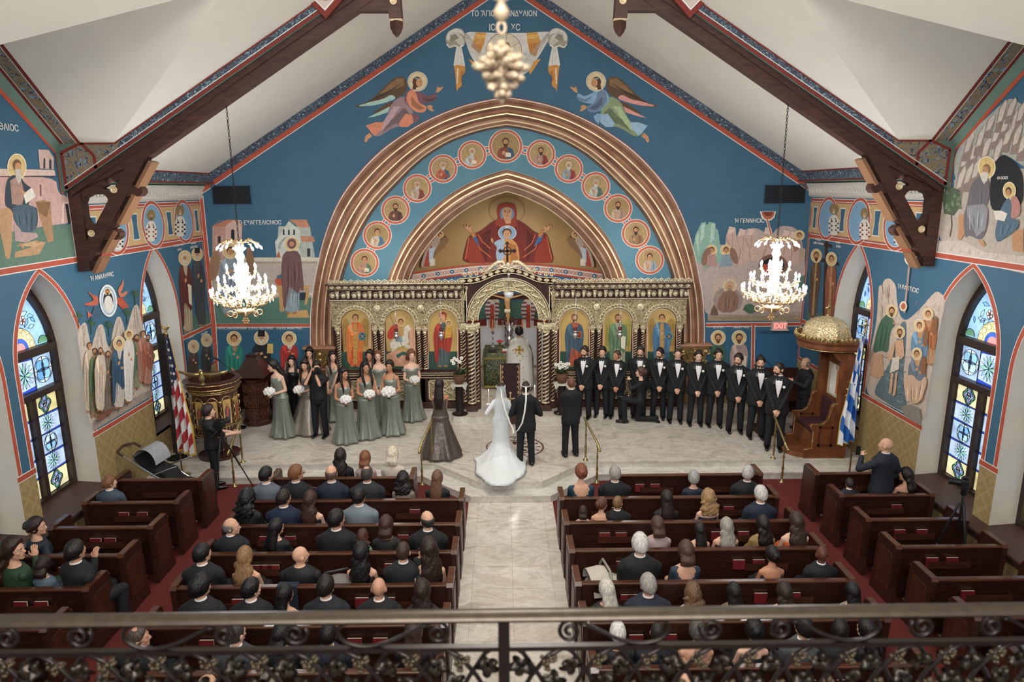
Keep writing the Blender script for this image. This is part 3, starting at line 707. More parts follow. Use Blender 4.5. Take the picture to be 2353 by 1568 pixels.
# ================ MURALS
def dk_(h, k=.7):
 h = h.lstrip('#'); c = [int(h[i:i+2], 16) for i in (0, 2, 4)]
 return '#%02x%02x%02x' % tuple(max(0, min(255, int(v*k))) for v in c)
def PM(h): return mat(h, .7, noise=(17, .13), name='mural_paint')
class Paint:
 def __init__(s, mp, step=.00022, cut=None): s.g = G(); s.mp = mp; s.o = .002; s.st = step; s.ox = s.oy = 0; s.s = 1.0; s.cut = cut
 def fr(s, ox=0, oy=0, sc=1.0): s.ox, s.oy, s.s = ox, oy, sc; return s
 def W(s, x, y): return s.mp(s.ox+x/s.s, s.oy+y/s.s, s.o)
 def poly(s, h, pts):
  if isinstance(pts, str): pts = [tuple(float(a) for a in q.split(',')) for q in pts.split()]
  if 7 <= len(pts) <= 40 and not s.cut or 8 <= len(pts) <= 16:
   for _ in range(2): pts = [r_ for a, b in zip(pts, pts[1:]+pts[:1]) for r_ in ((a[0]*.78+b[0]*.22, a[1]*.78+b[1]*.22), (a[0]*.22+b[0]*.78, a[1]*.22+b[1]*.78))]
  s.o += s.st; s.g.use(PM(h))
  if s.cut:      # curved wall: slice the polygon into narrow vertical strips
   bm = bmesh.new(); f = bm.faces.new([bm.verts.new((x, y, 0)) for x, y in pts])
   xs = [p[0] for p in pts]; x = min(xs)+s.cut
   while x < max(xs):
    bmesh.ops.bisect_plane(bm, geom=bm.verts[:]+bm.edges[:]+bm.faces[:], plane_co=(x, 0, 0), plane_no=(1, 0, 0)); x += s.cut
   bmesh.ops.triangulate(bm, faces=bm.faces[:])
   bm.verts.index_update()
   s.g.add([s.W(v.co.x, v.co.y) for v in bm.verts], [tuple(v.index for v in f_.verts) for f_ in bm.faces]); bm.free()
  else: s.g.poly([s.W(x, y) for x, y in pts])
  return s
 def ell(s, h, cx, cy, rx, ry=None, rot=0, n=20, a0=0, a1=2*pi):
  ry = rx if ry is None else ry; q = []
  for k in range(n if a1-a0 > 6.2 else n+1):
   a = a0+(a1-a0)*k/n; x, y = rx*cos(a), ry*sin(a); q.append((cx+x*cos(rot)-y*sin(rot), cy+x*sin(rot)+y*cos(rot)))
  return s.poly(h, q)
 def line(s, h, pts, w_, loop=False):
  if isinstance(pts, str): pts = [tuple(float(a) for a in q.split(',')) for q in pts.split()]
  if loop: pts = pts+[pts[0]]
  s.o += s.st; s.g.use(PM(h)); n = len(pts); L_, R_ = [], []
  for i, p in enumerate(pts):
   a, b = pts[max(i-1, 0)], pts[min(i+1, n-1)]
   if loop and i in (0, n-1): a, b = pts[-2], pts[1]
   dx, dy = b[0]-a[0], b[1]-a[1]; l = hypot(dx, dy) or 1
   ww = w_/2
   L_.append((p[0]-dy/l*ww, p[1]+dx/l*ww)); R_.append((p[0]+dy/l*ww, p[1]-dx/l*ww))
  for i in range(n-1): s.g.poly([s.W(*L_[i]), s.W(*L_[i+1]), s.W(*R_[i+1]), s.W(*R_[i])])
  return s
 def ring(s, h, cx, cy, rx, ry, w_, n=28, a0=0, a1=2*pi, rot=0):
  q = []
  for k in range(n+1):
   a = a0+(a1-a0)*k/n; x, y = rx*cos(a), ry*sin(a); q.append((cx+x*cos(rot)-y*sin(rot), cy+x*sin(rot)+y*cos(rot)))
  return s.line(h, q, w_)
 def band(s, pts, w_, red='#b5533c', wh='#e8e4de', loop=False):
  s.line(wh, pts, w_*1.45, loop); s.line(red, pts, w_, loop)
 def head(s, x, y, r, hair='#4a2c20', beard=None, skin='#c9956b', halo='#d9bf8c', rim='#efe6d2', hr=1.9, sx=1.0, hat=None):
  if halo: s.ell(rim, x, y, r*hr*sx*1.07, r*hr*1.07); s.ell(halo, x, y, r*hr*sx, r*hr)
  s.ell(hair, x, y-r*.12, r*.98*sx, r*1.08); s.ell(skin, x, y+r*.18, r*.72*sx, r*.88)
  if beard: s.poly(beard, [(x-r*.72*sx, y+r*.25), (x-r*.3*sx, y+r*.5), (x+r*.3*sx, y+r*.5), (x+r*.72*sx, y+r*.25), (x+r*.45*sx, y+r*1.35), (x, y+r*1.75), (x-r*.45*sx, y+r*1.35)])
  for q in (-1, 1): s.ell('#3a241c', x+q*r*.28*sx, y+r*.02, r*.13*sx, r*.09, n=8)
  s.line('#8a5a40', [(x, y), (x+r*.06*sx, y+r*.36)], r*.10)
  s.line('#8a4a3a', [(x-r*.2*sx, y+r*.6), (x+r*.2*sx, y+r*.6)], r*.10)
  if hat == 'klobuk': s.poly('#15171c', [(x-r*sx, y-r*.3), (x-r*.9*sx, y-r*2), (x+r*.9*sx, y-r*2), (x+r*sx, y-r*.3)])
  if hat == 'mitre': s.ell('#c9b27c', x, y-r*.9, r*.8*sx, r*.55)
 def folds(s, h, q, n, rnd):
  bl, br, tl, tr = q
  for k in range(n):
   t = (k+.5)/n+rnd.uniform(-.06, .06); t2 = t+rnd.uniform(-.1, .1); a0, a1 = rnd.uniform(.0, .25), rnd.uniform(.75, 1)
   P0 = (tl[0]+(tr[0]-tl[0])*t, tl[1]+(tr[1]-tl[1])*t); P1 = (bl[0]+(br[0]-bl[0])*t2, bl[1]+(br[1]-bl[1])*t2)
   A = (P0[0]+(P1[0]-P0[0])*a0, P0[1]+(P1[1]-P0[1])*a0); B = (P0[0]+(P1[0]-P0[0])*a1, P0[1]+(P1[1]-P0[1])*a1)
   wv = abs(tr[0]-tl[0]+br[0]-bl[0])/2/n*.33
   s.poly(dk_(h, .68) if k % 2 else dk_(h, 1.22), [(A[0]-wv*.2, A[1]), ((A[0]+B[0])/2-wv*.6, (A[1]+B[1])/2), (B[0]-wv*.3, B[1]), (B[0]+wv*.4, B[1]), ((A[0]+B[0])/2+wv*.5, (A[1]+B[1])/2)])
 def saint(s, x, yt, yb, w_, robe, cloak=None, hair='#4a2c20', beard=None, seed=1, halo='#d9bf8c', hat=None, stole=None, feet=True, sh=0.0, skin='#c9956b', sx=1.0, hr=1.9, r=None, item=None, scarf=None):
  rnd = random.Random(seed); H = yb-yt; r = r or H*.062
  hy = yt+r*1.9; cy = hy+r*1.35; q = lambda u, v: (x+u*w_+sh*v, cy+(yb-cy)*v)
  if feet:
   for k in (-.17, .14): s.ell('#a9734c', q(k, 1)[0], q(k, 1)[1]-H*.004, w_*.12, H*.016)
  s.poly(robe, [q(-.16, 0), q(.16, 0), q(.42, .09), q(.5, .3), q(.40, .5), q(.36, .8), q(.34, .985), q(-.34, .985), q(-.36, .8), q(-.42, .5), q(-.5, .3), q(-.42, .09)])
  s.folds(robe, (q(-.3, .97), q(.3, .97), q(-.28, .35), q(.28, .35)), 6, rnd)
  if cloak:
   s.poly(cloak, [q(-.16, 0), q(-.42, .09), q(-.52, .32), q(-.46, .6), q(-.42, .9), q(-.26, .94), q(-.2, .55), q(.05, .62), q(.34, .72), q(.45, .5), q(.5, .3), q(.42, .09), q(.2, .02), q(.12, .2), q(-.05, .18)])
   s.folds(cloak, (q(-.38, .88), q(.3, .66), q(-.38, .12), q(.38, .12)), 7, rnd)
   s.poly(dk_(cloak, 1.25), [q(-.4, .1), q(-.2, .02), q(-.1, .3), q(-.2, .32)])
  if stole:
   s.poly(stole, [q(-.09, .03), q(.09, .03), q(.11, .95), q(-.11, .95)])
   for v in (.2, .4, .6, .8): s.line(dk_(stole, .55), [q(-.08, v), q(.08, v)], H*.008)
  s.poly(skin, [q(-.08, .235), q(.06, .21), q(.08, .27), q(-.06, .29)])
  s.ell(skin, q(.2, .33)[0], q(.2, .33)[1], w_*.09, H*.022)
  if item == 'scroll': s.poly('#e6dcc4', [q(.14, .3), q(.4, .33), q(.36, .62), q(.16, .58)])
  if item == 'book': s.poly('#8a3324', [q(.08, .2), q(.36, .22), q(.35, .36), q(.07, .34)]); s.line('#d9b56a', [q(.08, .2), q(.36, .22), q(.35, .36), q(.07, .34), q(.08, .2)], H*.006)
  s.poly(skin, [(x-r*.35, hy+r*.7), (x+r*.35, hy+r*.7), (x+r*.4, hy+r*1.6), (x-r*.4, hy+r*1.6)])
  s.head(x, hy, r, hair, beard, skin, halo, hr=hr, sx=sx, hat=hat)
  if scarf: s.ring(scarf, x, hy, r*.9*sx, r*1.0, r*.45); s.poly(scarf, [(x-r*1.0, hy+r*.6), (x-r*.4, hy+r*1.0), (x+r*.4, hy+r*1.0), (x+r*1.0, hy+r*.6), (x+r*1.2, hy+r*1.7), (x-r*1.2, hy+r*1.7)])
 def done(s, name, parent): return s.g.build(name, parent, sm=False, recalc=False)
def MF(px, py, o): p = atD(px, py, DF-.003); return V((p.x, p.y-o, p.z))
def MT(px, py, o): p = atD(px, py, 17.297); return V((p.x, p.y-o, p.z))
def MLw(px, py, o): p = atX(px, py, -XW+.003); return V((p.x+o, p.y, p.z))
def MRw(px, py, o): p = atX(px, py, XW-.003); return V((p.x-o, p.y, p.z))
def MA(px, py, o): return apse_hit(px, py, .01+o)
TXT = mat('#e9e6df', .7, name='inscription_white')
def wtext(body, px, py, hpx, where, sx=1.0, parent=None):
 if where == 'F': p = atD(px, py, DF-.012); rot = (pi/2, 0, 0); sc = (p-CAMP).length/FPX
 elif where == 'L': p = atX(px, py, -XW+.02); rot = (pi/2, 0, pi/2); sc = (p-CAMP).length/FPX
 else: p = atX(px, py, XW-.02); rot = (pi/2, 0, -pi/2); sc = (p-CAMP).length/FPX
 return text(body, p, hpx*sc*1.35, TXT, rot, parent, sx=sx)
# ---- inscriptions
wtext('ΤΟ ἍΓΙΟΝ ΜΑΝΔΥΛΙΟΝ', 1158, 37, 11, 'F', .82, WF); wtext('ΙϹ', 1131, 70, 13, 'F', .8, WF); wtext('ΧϹ', 1185, 70, 13, 'F', .8, WF)
wtext('Ὁ ΕΥΑΓΓΕΛΙϹΜΟϹ', 597, 516, 9, 'F', .85, WF); wtext('Ἡ ΓΕΝΝΗϹΙϹ', 1722, 512, 9, 'F', .85, WF)
wtext('Ο ΑΓΙΟϹ ΠΑΝΤΕΛΕΗΜΩΝ', 531, 757, 5.5, 'F', .72, WF); wtext('Ο ΑΓΙΟϹ ΝΕΚΤΑΡΙΟϹ', 600, 757, 5.5, 'F', .72, WF); wtext('Ο ΑΓΙΟϹ ΦΑΝΟΥΡΙΟϹ', 665, 757, 5.5, 'F', .72, WF)
wtext('ΟΙ ΑΓΙΟΙ', 1650, 755, 5.5, 'F', .8, WF); wtext('ΑΝΑΡΓΥΡΟΙ', 1703, 755, 5.5, 'F', .8, WF)
wtext('Ἡ ΑΝΑΛΗΨΙϹ', 236, 640, 9, 'L', 1.0, WL); wtext('Ἡ ΒΑΠΤΙϹΙϹ', 2086, 668, 9, 'R', 1.0, WR); wtext('ΜΑΤΘΑΙΟϹ', 5, 298, 12, 'L', 1.0, WL)
wtext('Ο ΠΡΟΦΗΤΗϹ', 411, 566, 4.5, 'L', 1.0, WL); wtext('ΗΛΙΑϹ', 413, 576, 4.5, 'L', 1.0, WL); wtext('ὁ ΑΓΙΟϹ', 445, 561, 4.5, 'L', 1.0, WL); wtext('ΔΙΟΝΥϹΙΟϹ', 446, 570, 4.5, 'L', 1.0, WL)
wtext('Ο ΑΓΙΟϹ', 1880, 553, 4.5, 'R', 1.0, WR); wtext('ΚΩΝϹΤΑΝΤΙΝΟϹ', 1881, 562, 4.5, 'R', 1.0, WR); wtext('Η ΑΓΙΑ', 1925, 560, 4.5, 'R', 1.0, WR); wtext('ΕΛΕΝΗ', 1926, 569, 4.5, 'R', 1.0, WR)
wtext('ΟΙ ΑΓΙΟΙ', 440, 776, 4, 'L', 1.0, WL); wtext('ΑΓΙΑ ϹΟΦΙΑ', 470, 768, 4, 'L', 1.0, WL); wtext('ΟΙ ΟϹΙΟΙ', 2303, 412, 5, 'R', 1.0, WR)
# ---- front wall: borders and lower panels
P = Paint(MF)
P.band([(478, 748), (712, 748)], 7); P.band([(462, 450), (492, 748), (500, 890)], 7)
P.band([(1622, 747), (1848, 745)], 7); P.band([(1871, 448), (1848, 745), (1842, 830)], 7); P.band([(1731, 747), (1729, 880)], 6)
P.done('border_bands', WF)
P = Paint(MF) # three saints on the left
P.poly('#2f5f7a', '497,762 706,762 706,905 502,905'); P.poly('#3f6a70', '500,862 708,862 708,910 503,910')
P.saint(538, 762, 885, 42, '#a9876b', '#2f8274', '#4a2c20', None, 1, r=8.5)
P.saint(601, 760, 888, 46, '#20242c', '#1b1e27', '#c9c4bc', '#d6d2ca', 2, r=8.5, hat='klobuk'); P.poly('#d9b56a', '615,790 628,790 628,812 614,812')
P.saint(665, 762, 860, 42, '#c9beb0', '#a3302c', '#5a2f20', None, 3, r=8.5)
P.done('three_saints_mural', WF)
P = Paint(MF) # two saints on the right
P.poly('#2f5f7a', '1630,762 1724,762 1722,885 1630,885'); P.poly('#4a7570', '1630,855 1722,855 1722,885 1630,885')
P.saint(1650, 760, 880, 36, '#4f6a5e', '#3f5f4e', '#5a3a28', '#6a4630', 4, r=8.5)
P.saint(1698, 760, 882, 42, '#9a8a86', '#a8928a', '#4a3226', '#5a3e30', 5, r=8.5, item='scroll')
P.done('two_saints_mural', WF)
# ---- annunciation
P = Paint(MF)
P.poly('#587e6f', '484,684 716,684 712,744 492,744'); P.poly('#b9ada2', '480,598 733,598 718,684 484,684')
P.poly('#d5ccba', '480,592 737,592 735,600 480,600'); P.line('#8d7a5e', '480,604 734,604', 1.6); P.line('#d8cebf', '484,676 718,676', 6)
P.poly('#bb9288', '488,520 556,520 556,598 488,598'); P.poly('#b5785c', '486,521 522,505 548,505 560,521'); P.poly('#d2b3a6', '518,520 537,506 556,520 553,600 519,600')
P.poly('#20242c', '531,530 535,526 539,530 539,552 531,552'); P.poly('#2a2c33', '501,543 507,543 507,575 501,575'); P.line('#d8b9ad', '497,595 497,540 511,540 511,595', 1.5)
for k in range(5): P.line('#c9937a', [(490+k*6, 520), (506+k*7, 506)], .8)
P.poly('#aeb6ac', '640,520 712,520 724,592 636,592'); P.poly('#c9cfc5', '632,556 664,508 690,530 690,592 636,592'); P.poly('#bd8468', '664,505 705,505 712,523 688,523'); P.poly('#bd8468', '690,543 720,543 724,556 694,556')
for x in (652, 664, 676): P.poly('#23272c', [(x-2, 540), (x-2, 530), (x, 526), (x+2, 530), (x+2, 540)])
P.poly('#2b2f33', '706,571 713,571 713,590 706,590'); P.ring('#9aa39a', 666, 572, 24, 26, 5, a0=pi, a1=2*pi); P.poly('#b6654d', '634,592 641,576 645,592')
P.ell('#9d7b5e', 493, 610, 12, 36, .15); P.ell('#8d6c50', 575, 600, 9, 32, -.1); P.saint(530, 560, 725, 52, '#93a2a8', '#8a97a2', '#5a3826', None, 8, r=9)
P.ell('#b5563f', 660, 646, 28, 15); P.ell('#426a85', 660, 636, 24, 7); P.poly('#c29a68', '634,656 712,656 710,668 634,668'); P.poly('#20303c', '655,672 704,672 704,690 655,690')
P.poly('#c29a68', '640,668 652,668 654,716 644,716'); P.poly('#c29a68', '704,668 712,668 706,700 700,700'); P.poly('#caa06a', '664,716 706,712 712,730 660,730')
P.saint(671, 545, 720, 48, '#8fa0a6', '#6f5050', '#6f5050', None, 9, r=8.5, hr=2.0); P.ring('#6f5050', 671, 560, 8, 9.5, 5)
P.poly('#6f5050', '652,580 686,574 694,606 700,670 690,666 682,620 668,640 660,690 654,640 648,600')
P.folds('#6f5050', ((656, 680), (692, 660), (654, 585), (690, 585)), 6, random.Random(3))
P.done('annunciation_mural', WF)
# ---- nativity
P = Paint(MF)
P.poly('#b8a8a0', '1596,602 1630,560 1680,565 1700,530 1740,522 1770,545 1790,518 1830,522 1845,560 1852,640 1846,738 1626,738 1612,680')
P.poly('#a8998c', '1626,722 1846,716 1845,738 1626,738'); P.poly('#9b8a70', '1626,728 1846,724 1846,738 1626,738')
for pts in ('1588,596 1598,540 1612,512 1622,510 1622,560 1618,610', '1622,560 1628,510 1642,512 1648,560 1640,580', '1604,560 1614,520 1634,512 1650,530 1660,600 1620,620'): P.poly('#8db3a2', pts)
for pts in ('1612,518 1620,512 1618,545 1608,560', '1634,514 1644,514 1640,550 1632,560', '1598,548 1606,530 1606,590'): P.poly('#b3cfc0', pts)
rnd = random.Random(5)
for x, y, h_, s_ in ((1680, 600, 80, 0), (1700, 610, 85, 4), (1730, 600, 75, -6), (1755, 600, 78, 8), (1800, 600, 72, 6), (1820, 610, 78, 2), (1782, 610, 70, 5)):
 P.poly('#c9ab9d', [(x-16, y), (x-12+s_, y-h_*.7), (x-4+s_, y-h_), (x+10+s_, y-h_*.95), (x+13+s_, y-h_*.5), (x+16, y)])
 P.poly('#dbc3b6', [(x-4+s_, y-h_), (x+10+s_, y-h_*.95), (x+4+s_, y-h_*.8), (x-8+s_, y-h_*.8)]); P.line('#8d6e60', [(x-12+s_, y-h_*.7), (x-2+s_, y-h_*.4), (x-6, y)], 1.2); P.line('#8d6e60', [(x+4+s_, y-h_*.8), (x+2+s_, y-h_*.4)], 1.0)
P.ell('#7d5c50', 1776, 610, 34, 26); P.ell('#241c1e', 1776, 612, 26, 20); P.ell('#b5523f', 1772, 618, 26, 10, .2)
for x in (1635, 1668): P.head(x, 575, 6.5, '#5a3a2a', halo='#d9bf8c', hr=1.9)
P.ell('#8d6a58', 1622, 590, 9, 22, .3); P.ell('#8d6a58', 1686, 588, 8, 20, -.3)
P.poly('#b08d85', '1626,586 1644,584 1648,612 1622,614'); P.poly('#8799a6', '1658,586 1676,584 1684,610 1652,614')
P.poly('#c2ada0', '1640,640 1700,632 1720,680 1716,724 1640,722 1634,690'); P.ell('#a08c84', 1672, 690, 34, 30)
P.head(1676, 658, 9, '#b9a48e', '#a08a78', halo='#d5b98c', hr=1.6); P.poly('#8c6a58', '1652,684 1664,668 1690,668 1698,690 1692,716 1656,718 1646,706'); P.folds('#8c6a58', ((1654, 716), (1690, 714), (1658, 674), (1690, 674)), 6, rnd)
P.poly('#6d5346', '1634,712 1640,700 1648,712 1650,724 1632,724'); P.poly('#4d6b52', '1706,712 1712,700 1724,698 1736,704 1738,716 1722,722'); P.ell('#d8c2b8', 1790, 690, 30, 26); P.poly('#587a70', '1826,640 1850,632 1850,660 1832,664')
P.head(1836, 541, 6, '#5a3a2a', halo='#d9bf8c'); P.poly('#a2776b', '1818,558 1836,550 1842,566 1826,580'); P.poly('#b8a28a', '1838,568 1850,572 1848,600 1838,600')
for k in range(26): x = rnd.uniform(1632, 1836); y = rnd.uniform(620, 735); P.line('#8d7364', [(x, y), (x+rnd.uniform(-14, 14), y+rnd.uniform(-10, 10))], 1.0)
P.poly('#ece4da', '1745,486 1782,486 1778,500 1770,507 1757,507 1749,500'); P.poly('#b5654a', '1748,487 1780,487 1776,498 1769,504 1758,504 1752,498'); P.poly('#7c3526', '1752,487 1776,487 1770,497 1758,497')
P.line('#ece4da', '1762,506 1772,545', 6); P.line('#b5654a', '1762,504 1772,546', 3.4)
P.done('nativity_mural', WF)
# ---- holy mandylion cloth
P = Paint(MF).fr(700, 0, 2.45)
cl = '#dcd8d0'
P.poly(cl, '890,178 1000,182 1110,186 1230,186 1350,178 1400,180 1330,300 1260,410 1180,440 1110,446 1050,430 980,380 930,310')
for h, pts in (('#d39a4e', '965,182 1022,184 1010,250 985,300 940,255'), ('#e3b566', '968,192 1020,200 1016,218 962,214'), ('#c5823e', '950,246 1004,256 985,304 938,262'), ('#d39a4e', '920,330 960,350 990,390 1040,436 1000,410 950,372'),
               ('#d39a4e', '1250,184 1310,182 1330,240 1280,260 1255,250'), ('#e3b566', '1254,196 1312,196 1314,216 1256,218'), ('#c5823e', '1256,245 1330,238 1300,320 1268,300'), ('#d39a4e', '1262,400 1290,345 1330,330 1270,420'), ('#b9bdc2', '1225,296 1258,296 1255,312 1225,312')): P.poly(h, pts)
for a in range(9):
 t = a/8; P.line('#b2aca2', [(895+t*20, 185+t*6), (935+t*70, 290+t*20), (990+t*120, 385+t*40)], 1.6); P.line('#b2aca2', [(1385-t*20, 185+t*6), (1330-t*60, 280+t*20), (1270-t*120, 390+t*40)], 1.6)
P.ell('#8a6c48', 1122, 290, 102, 106, n=32); P.ell('#ddd3bc', 1122, 290, 99, 103, n=32)
for a in (.2, 1.25, 2.6, 3.6, 4.9, 5.8): P.line('#9a6f4c', [(1122+45*cos(a), 290+50*sin(a)), (1122+98*cos(a), 290+102*sin(a))], 2.5)
P.ell('#6d4a33', 1126, 285, 40, 52); P.ell('#b98f66', 1126, 292, 26, 36)
for s_ in (-1, 1):
 cx = 855 if s_ < 0 else 1420; f_ = lambda x: cx+s_*-(x-855) if s_ > 0 else x
 mir = lambda pts: [(2*1138-x if s_ > 0 else x, y) for x, y in pts]
 P.poly('#a89f90', mir([(792, 215), (806, 178), (850, 155), (890, 165), (906, 200), (905, 250), (880, 274), (850, 262), (820, 276), (797, 250)]))
 P.poly(cl, mir([(796, 214), (810, 180), (850, 159), (886, 168), (902, 205), (880, 190), (850, 180), (820, 195), (812, 240)]))
 P.poly('#c9c4ba', mir([(815, 190), (860, 176), (895, 215), (900, 250), (880, 262), (850, 230), (822, 226)])); P.poly('#8f8878', mir([(822, 200), (850, 192), (868, 214), (850, 226), (824, 236)]))
 P.line('#efece5', mir([(800, 250), (815, 268), (840, 256), (870, 268), (895, 255)]), 6)
 P.poly(cl, mir([(855, 262), (884, 268), (904, 368), (898, 384), (845, 378), (838, 366)])); P.line('#a8a294', mir([(868, 268), (862, 370)]), 2); P.line('#a8a294', mir([(876, 270), (884, 372)]), 2)
 P.poly('#cf9148', mir([(838, 366), (906, 370), (904, 410), (880, 432), (888, 484), (862, 500), (856, 525), (850, 440), (846, 400)])); P.poly('#e6dccb', mir([(858, 385), (866, 385), (862, 470), (856, 476)])); P.poly('#b8742f', mir([(880, 400), (902, 406), (884, 428), (884, 470), (874, 450)]))
P.done('mandylion_mural', WF)
# ---- angels
def angel(P, pts, c):
 m = lambda s_: [(2*1138-float(q.split(',')[0]) if c['mir'] else float(q.split(',')[0]), float(q.split(',')[1])) for q in s_.split()]
 P.poly('#5f4630', m('570,440 540,430 500,440 450,490 390,550 330,585 268,600 330,604 400,590 470,570 540,545 580,510')); P.poly('#8a6a4a', m('560,445 520,440 470,480 420,530 480,515 560,480'))
 P.poly(c['tip'], m('490,530 440,560 360,575 290,600 380,596 450,580 520,555')); P.poly('#5f4630', m('510,570 470,580 420,610 380,640 440,630 500,610')); P.poly(c['tip'], m('480,600 430,625 352,664 400,655 470,632'))
 for k in range(7): P.line('#3f2e22', m('%d,%d %d,%d' % (545-k*10, 470+k*6, 440-k*18, 545+k*7)), 2)
 P.poly(c['robe'], m('545,540 600,560 610,640 615,690 575,715 520,712 470,735 430,765 395,768 365,745 400,700 440,690 470,640 490,580')); P.poly(dk_(c['robe'], .75), m('560,600 600,650 560,690 500,700 455,730 430,760 470,690 520,650'))
 P.poly(c['skirt'], m('345,708 400,688 450,690 440,720 400,762 380,752')); P.poly(c['skirt'], m('530,695 570,640 610,650 613,690 580,716 540,715')); P.poly(dk_(c['robe'], 1.25), m('500,600 540,600 470,700 430,740 450,680'))
 P.poly(c['top'], m('580,510 620,495 650,520 700,545 740,520 745,560 700,580 650,585 640,600 690,600 680,630 620,632 585,600 555,560')); P.poly(c['over'], m('585,510 625,505 640,580 690,598 680,632 630,636 590,600 570,560')); P.poly(dk_(c['over'], .75), m('600,540 630,580 680,612 640,620 600,590'))
 P.poly(dk_(c['top'], .75), m('650,540 700,560 740,545 742,562 690,576')); P.poly(c['top'], m('600,640 630,640 650,655 640,680 622,700'))
 P.poly('#c9956b', m('738,520 745,495 752,482 756,496 778,486 782,492 764,512 746,524')); P.poly('#c9956b', m('688,598 705,590 726,600 715,606 732,626 716,628 700,618 690,610')); P.poly('#c9956b', m('365,748 382,768 360,782 348,802 336,796 342,768'))
 x = 636 if not c['mir'] else 2*1138-636
 P.ell('#efe6d2', x, 459, 56, 56, n=28); P.ell('#8a5a3a', x, 459, 52, 52, n=28); P.ell('#dccba6', x, 459, 50, 50, n=28); d = -1 if c['mir'] else 1
 P.ell('#5a3624', x-d*2, 462, 27, 30); P.poly('#5a3624', m('612,470 640,470 625,505 606,505')); P.ell('#c9956b', x+d*10, 466, 19, 25); P.ell('#3a241c', x+d*14, 462, 3, 2); P.line('#8a4a3a', [(x+d*14, 478), (x+d*22, 478)], 2.5); P.line('#8fb3c9', [(x-d*14, 440), (x+d*6, 448)], 6)
for nm_, c in (('angel_mural', dict(mir=False, robe='#9a8086', skirt='#d98a6a', top='#7d5560', over='#dd8f6c', tip='#a9c9bd')), ('angel_mural', dict(mir=True, robe='#8a9a74', skirt='#9ab9cf', top='#86a9c6', over='#6f86a0', tip='#dd9a92'))):
 P = Paint(MF).fr(700, 0, 2.45); angel(P, None, c); P.done(nm_, WF)
# ---- medallions on the tympanum
P = Paint(MT)
meds = [(1162, 336, 36, '#8a4a3a', '#3b5a78', '#5a3826', '#5a3826')]
lm = [(1085, 356), (1018, 388), (959, 433), (909, 483), (867, 541), (838, 604)]
rm = [(1243, 354), (1307, 388), (1369, 428), (1420, 479), (1461, 537), (1493, 598)]
robes = [('#b9bdbb', '#c98f5c', '#c9c4bc', '#c9c4bc'), ('#b5604c', '#4a6a80', '#b9b0a5', '#c9c4bc'), ('#b9a89a', '#8a4038', '#b9b0a5', '#c9c4bc'), ('#6a4638', '#5a3a30', '#4a2c20', '#4a2c20'), ('#c9b8a6', '#58788c', '#4a2c20', None), ('#b58c7c', '#5d7a60', '#4a2c20', None)]
robes2 = [('#a98a80', '#8a3830', '#5a3a28', '#4a2c20'), ('#8d9ca4', '#9a4036', '#c9c4bc', '#c9c4bc'), ('#b9b4aa', '#5a7268', '#b9b0a5', '#c9c4bc'), ('#b9a08c', '#a88a78', '#4a2c20', '#3a2218'), ('#9a7a5a', '#8a6a4a', '#4a2c20', '#3a2218'), ('#c4a898', '#93a6b5', '#4a2c20', None)]
M_list = meds + [(x, y, 30, *robes[i]) for i, (x, y) in enumerate(lm)] + [(x, y, 30, *robes2[i]) for i, (x, y) in enumerate(rm)]
lo_ = P.o
for seq in (lm, rm):                # small linking rings
 prev = (1162, 336, 40)
 for (x, y) in seq:
  d = hypot(x-prev[0], y-prev[1]); t = (prev[2]+(d-prev[2]-32)/2)/d; cx, cy = prev[0]+(x-prev[0])*t, prev[1]+(y-prev[1])*t
  P.o = lo_; P.ring('#ece6dd', cx, cy, 7.5, 7.5, 7, 16); P.ring('#c8684e', cx, cy, 7.5, 7.5, 4.2, 16); prev = (x, y, 31)
for i, (x, y, r, ra, rb, hc, bc) in enumerate(M_list):
 P.o = lo_+.003; P.ell('#ece6dd', x, y, r+3.5, n=36); P.ell('#c8684e', x, y, r+2, n=36); P.ell('#ece6dd', x, y, r-3, n=36); P.ell('#b5996a' if i % 5 else '#a88c5c', x, y, r-4.2, n=36)
 k = r/30; P.ring('#8d6f42', x, y-8*k, 11*k, 11*k, .8, 20)
 P.poly(ra, [(x-17*k, y+20*k), (x-14*k, y+6*k), (x-5*k, y+1*k), (x+5*k, y+1*k), (x+14*k, y+6*k), (x+17*k, y+18*k), (x+9*k, y+24.5*k), (x-9*k, y+24.5*k)])
 P.poly(rb, [(x+3*k, y+1*k), (x+13*k, y+5*k), (x+17*k, y+18*k), (x+9*k, y+24.5*k), (x+1*k, y+24.5*k), (x+5*k, y+12*k)]); P.line(dk_(ra), [(x-8*k, y+6*k), (x-4*k, y+22*k)], 1.4); P.line(dk_(rb), [(x+9*k, y+6*k), (x+8*k, y+22*k)], 1.4); P.line(dk_(ra, 1.25), [(x-12*k, y+8*k), (x-10*k, y+20*k)], 1.4)
 P.ell('#c9956b', x-4*k, y+13*k, 3*k, 4*k); P.head(x, y-8*k, 7*k, hc, bc, halo=None)
 if i in (0, 1, 2, 6): P.poly('#e6dcc4' if i != 2 else '#a8402f', [(x+0*k, y+12*k), (x+10*k, y+13*k), (x+10*k, y+21*k), (x-1*k, y+20*k)])
P.done('apostle_medallions_mural', WT)
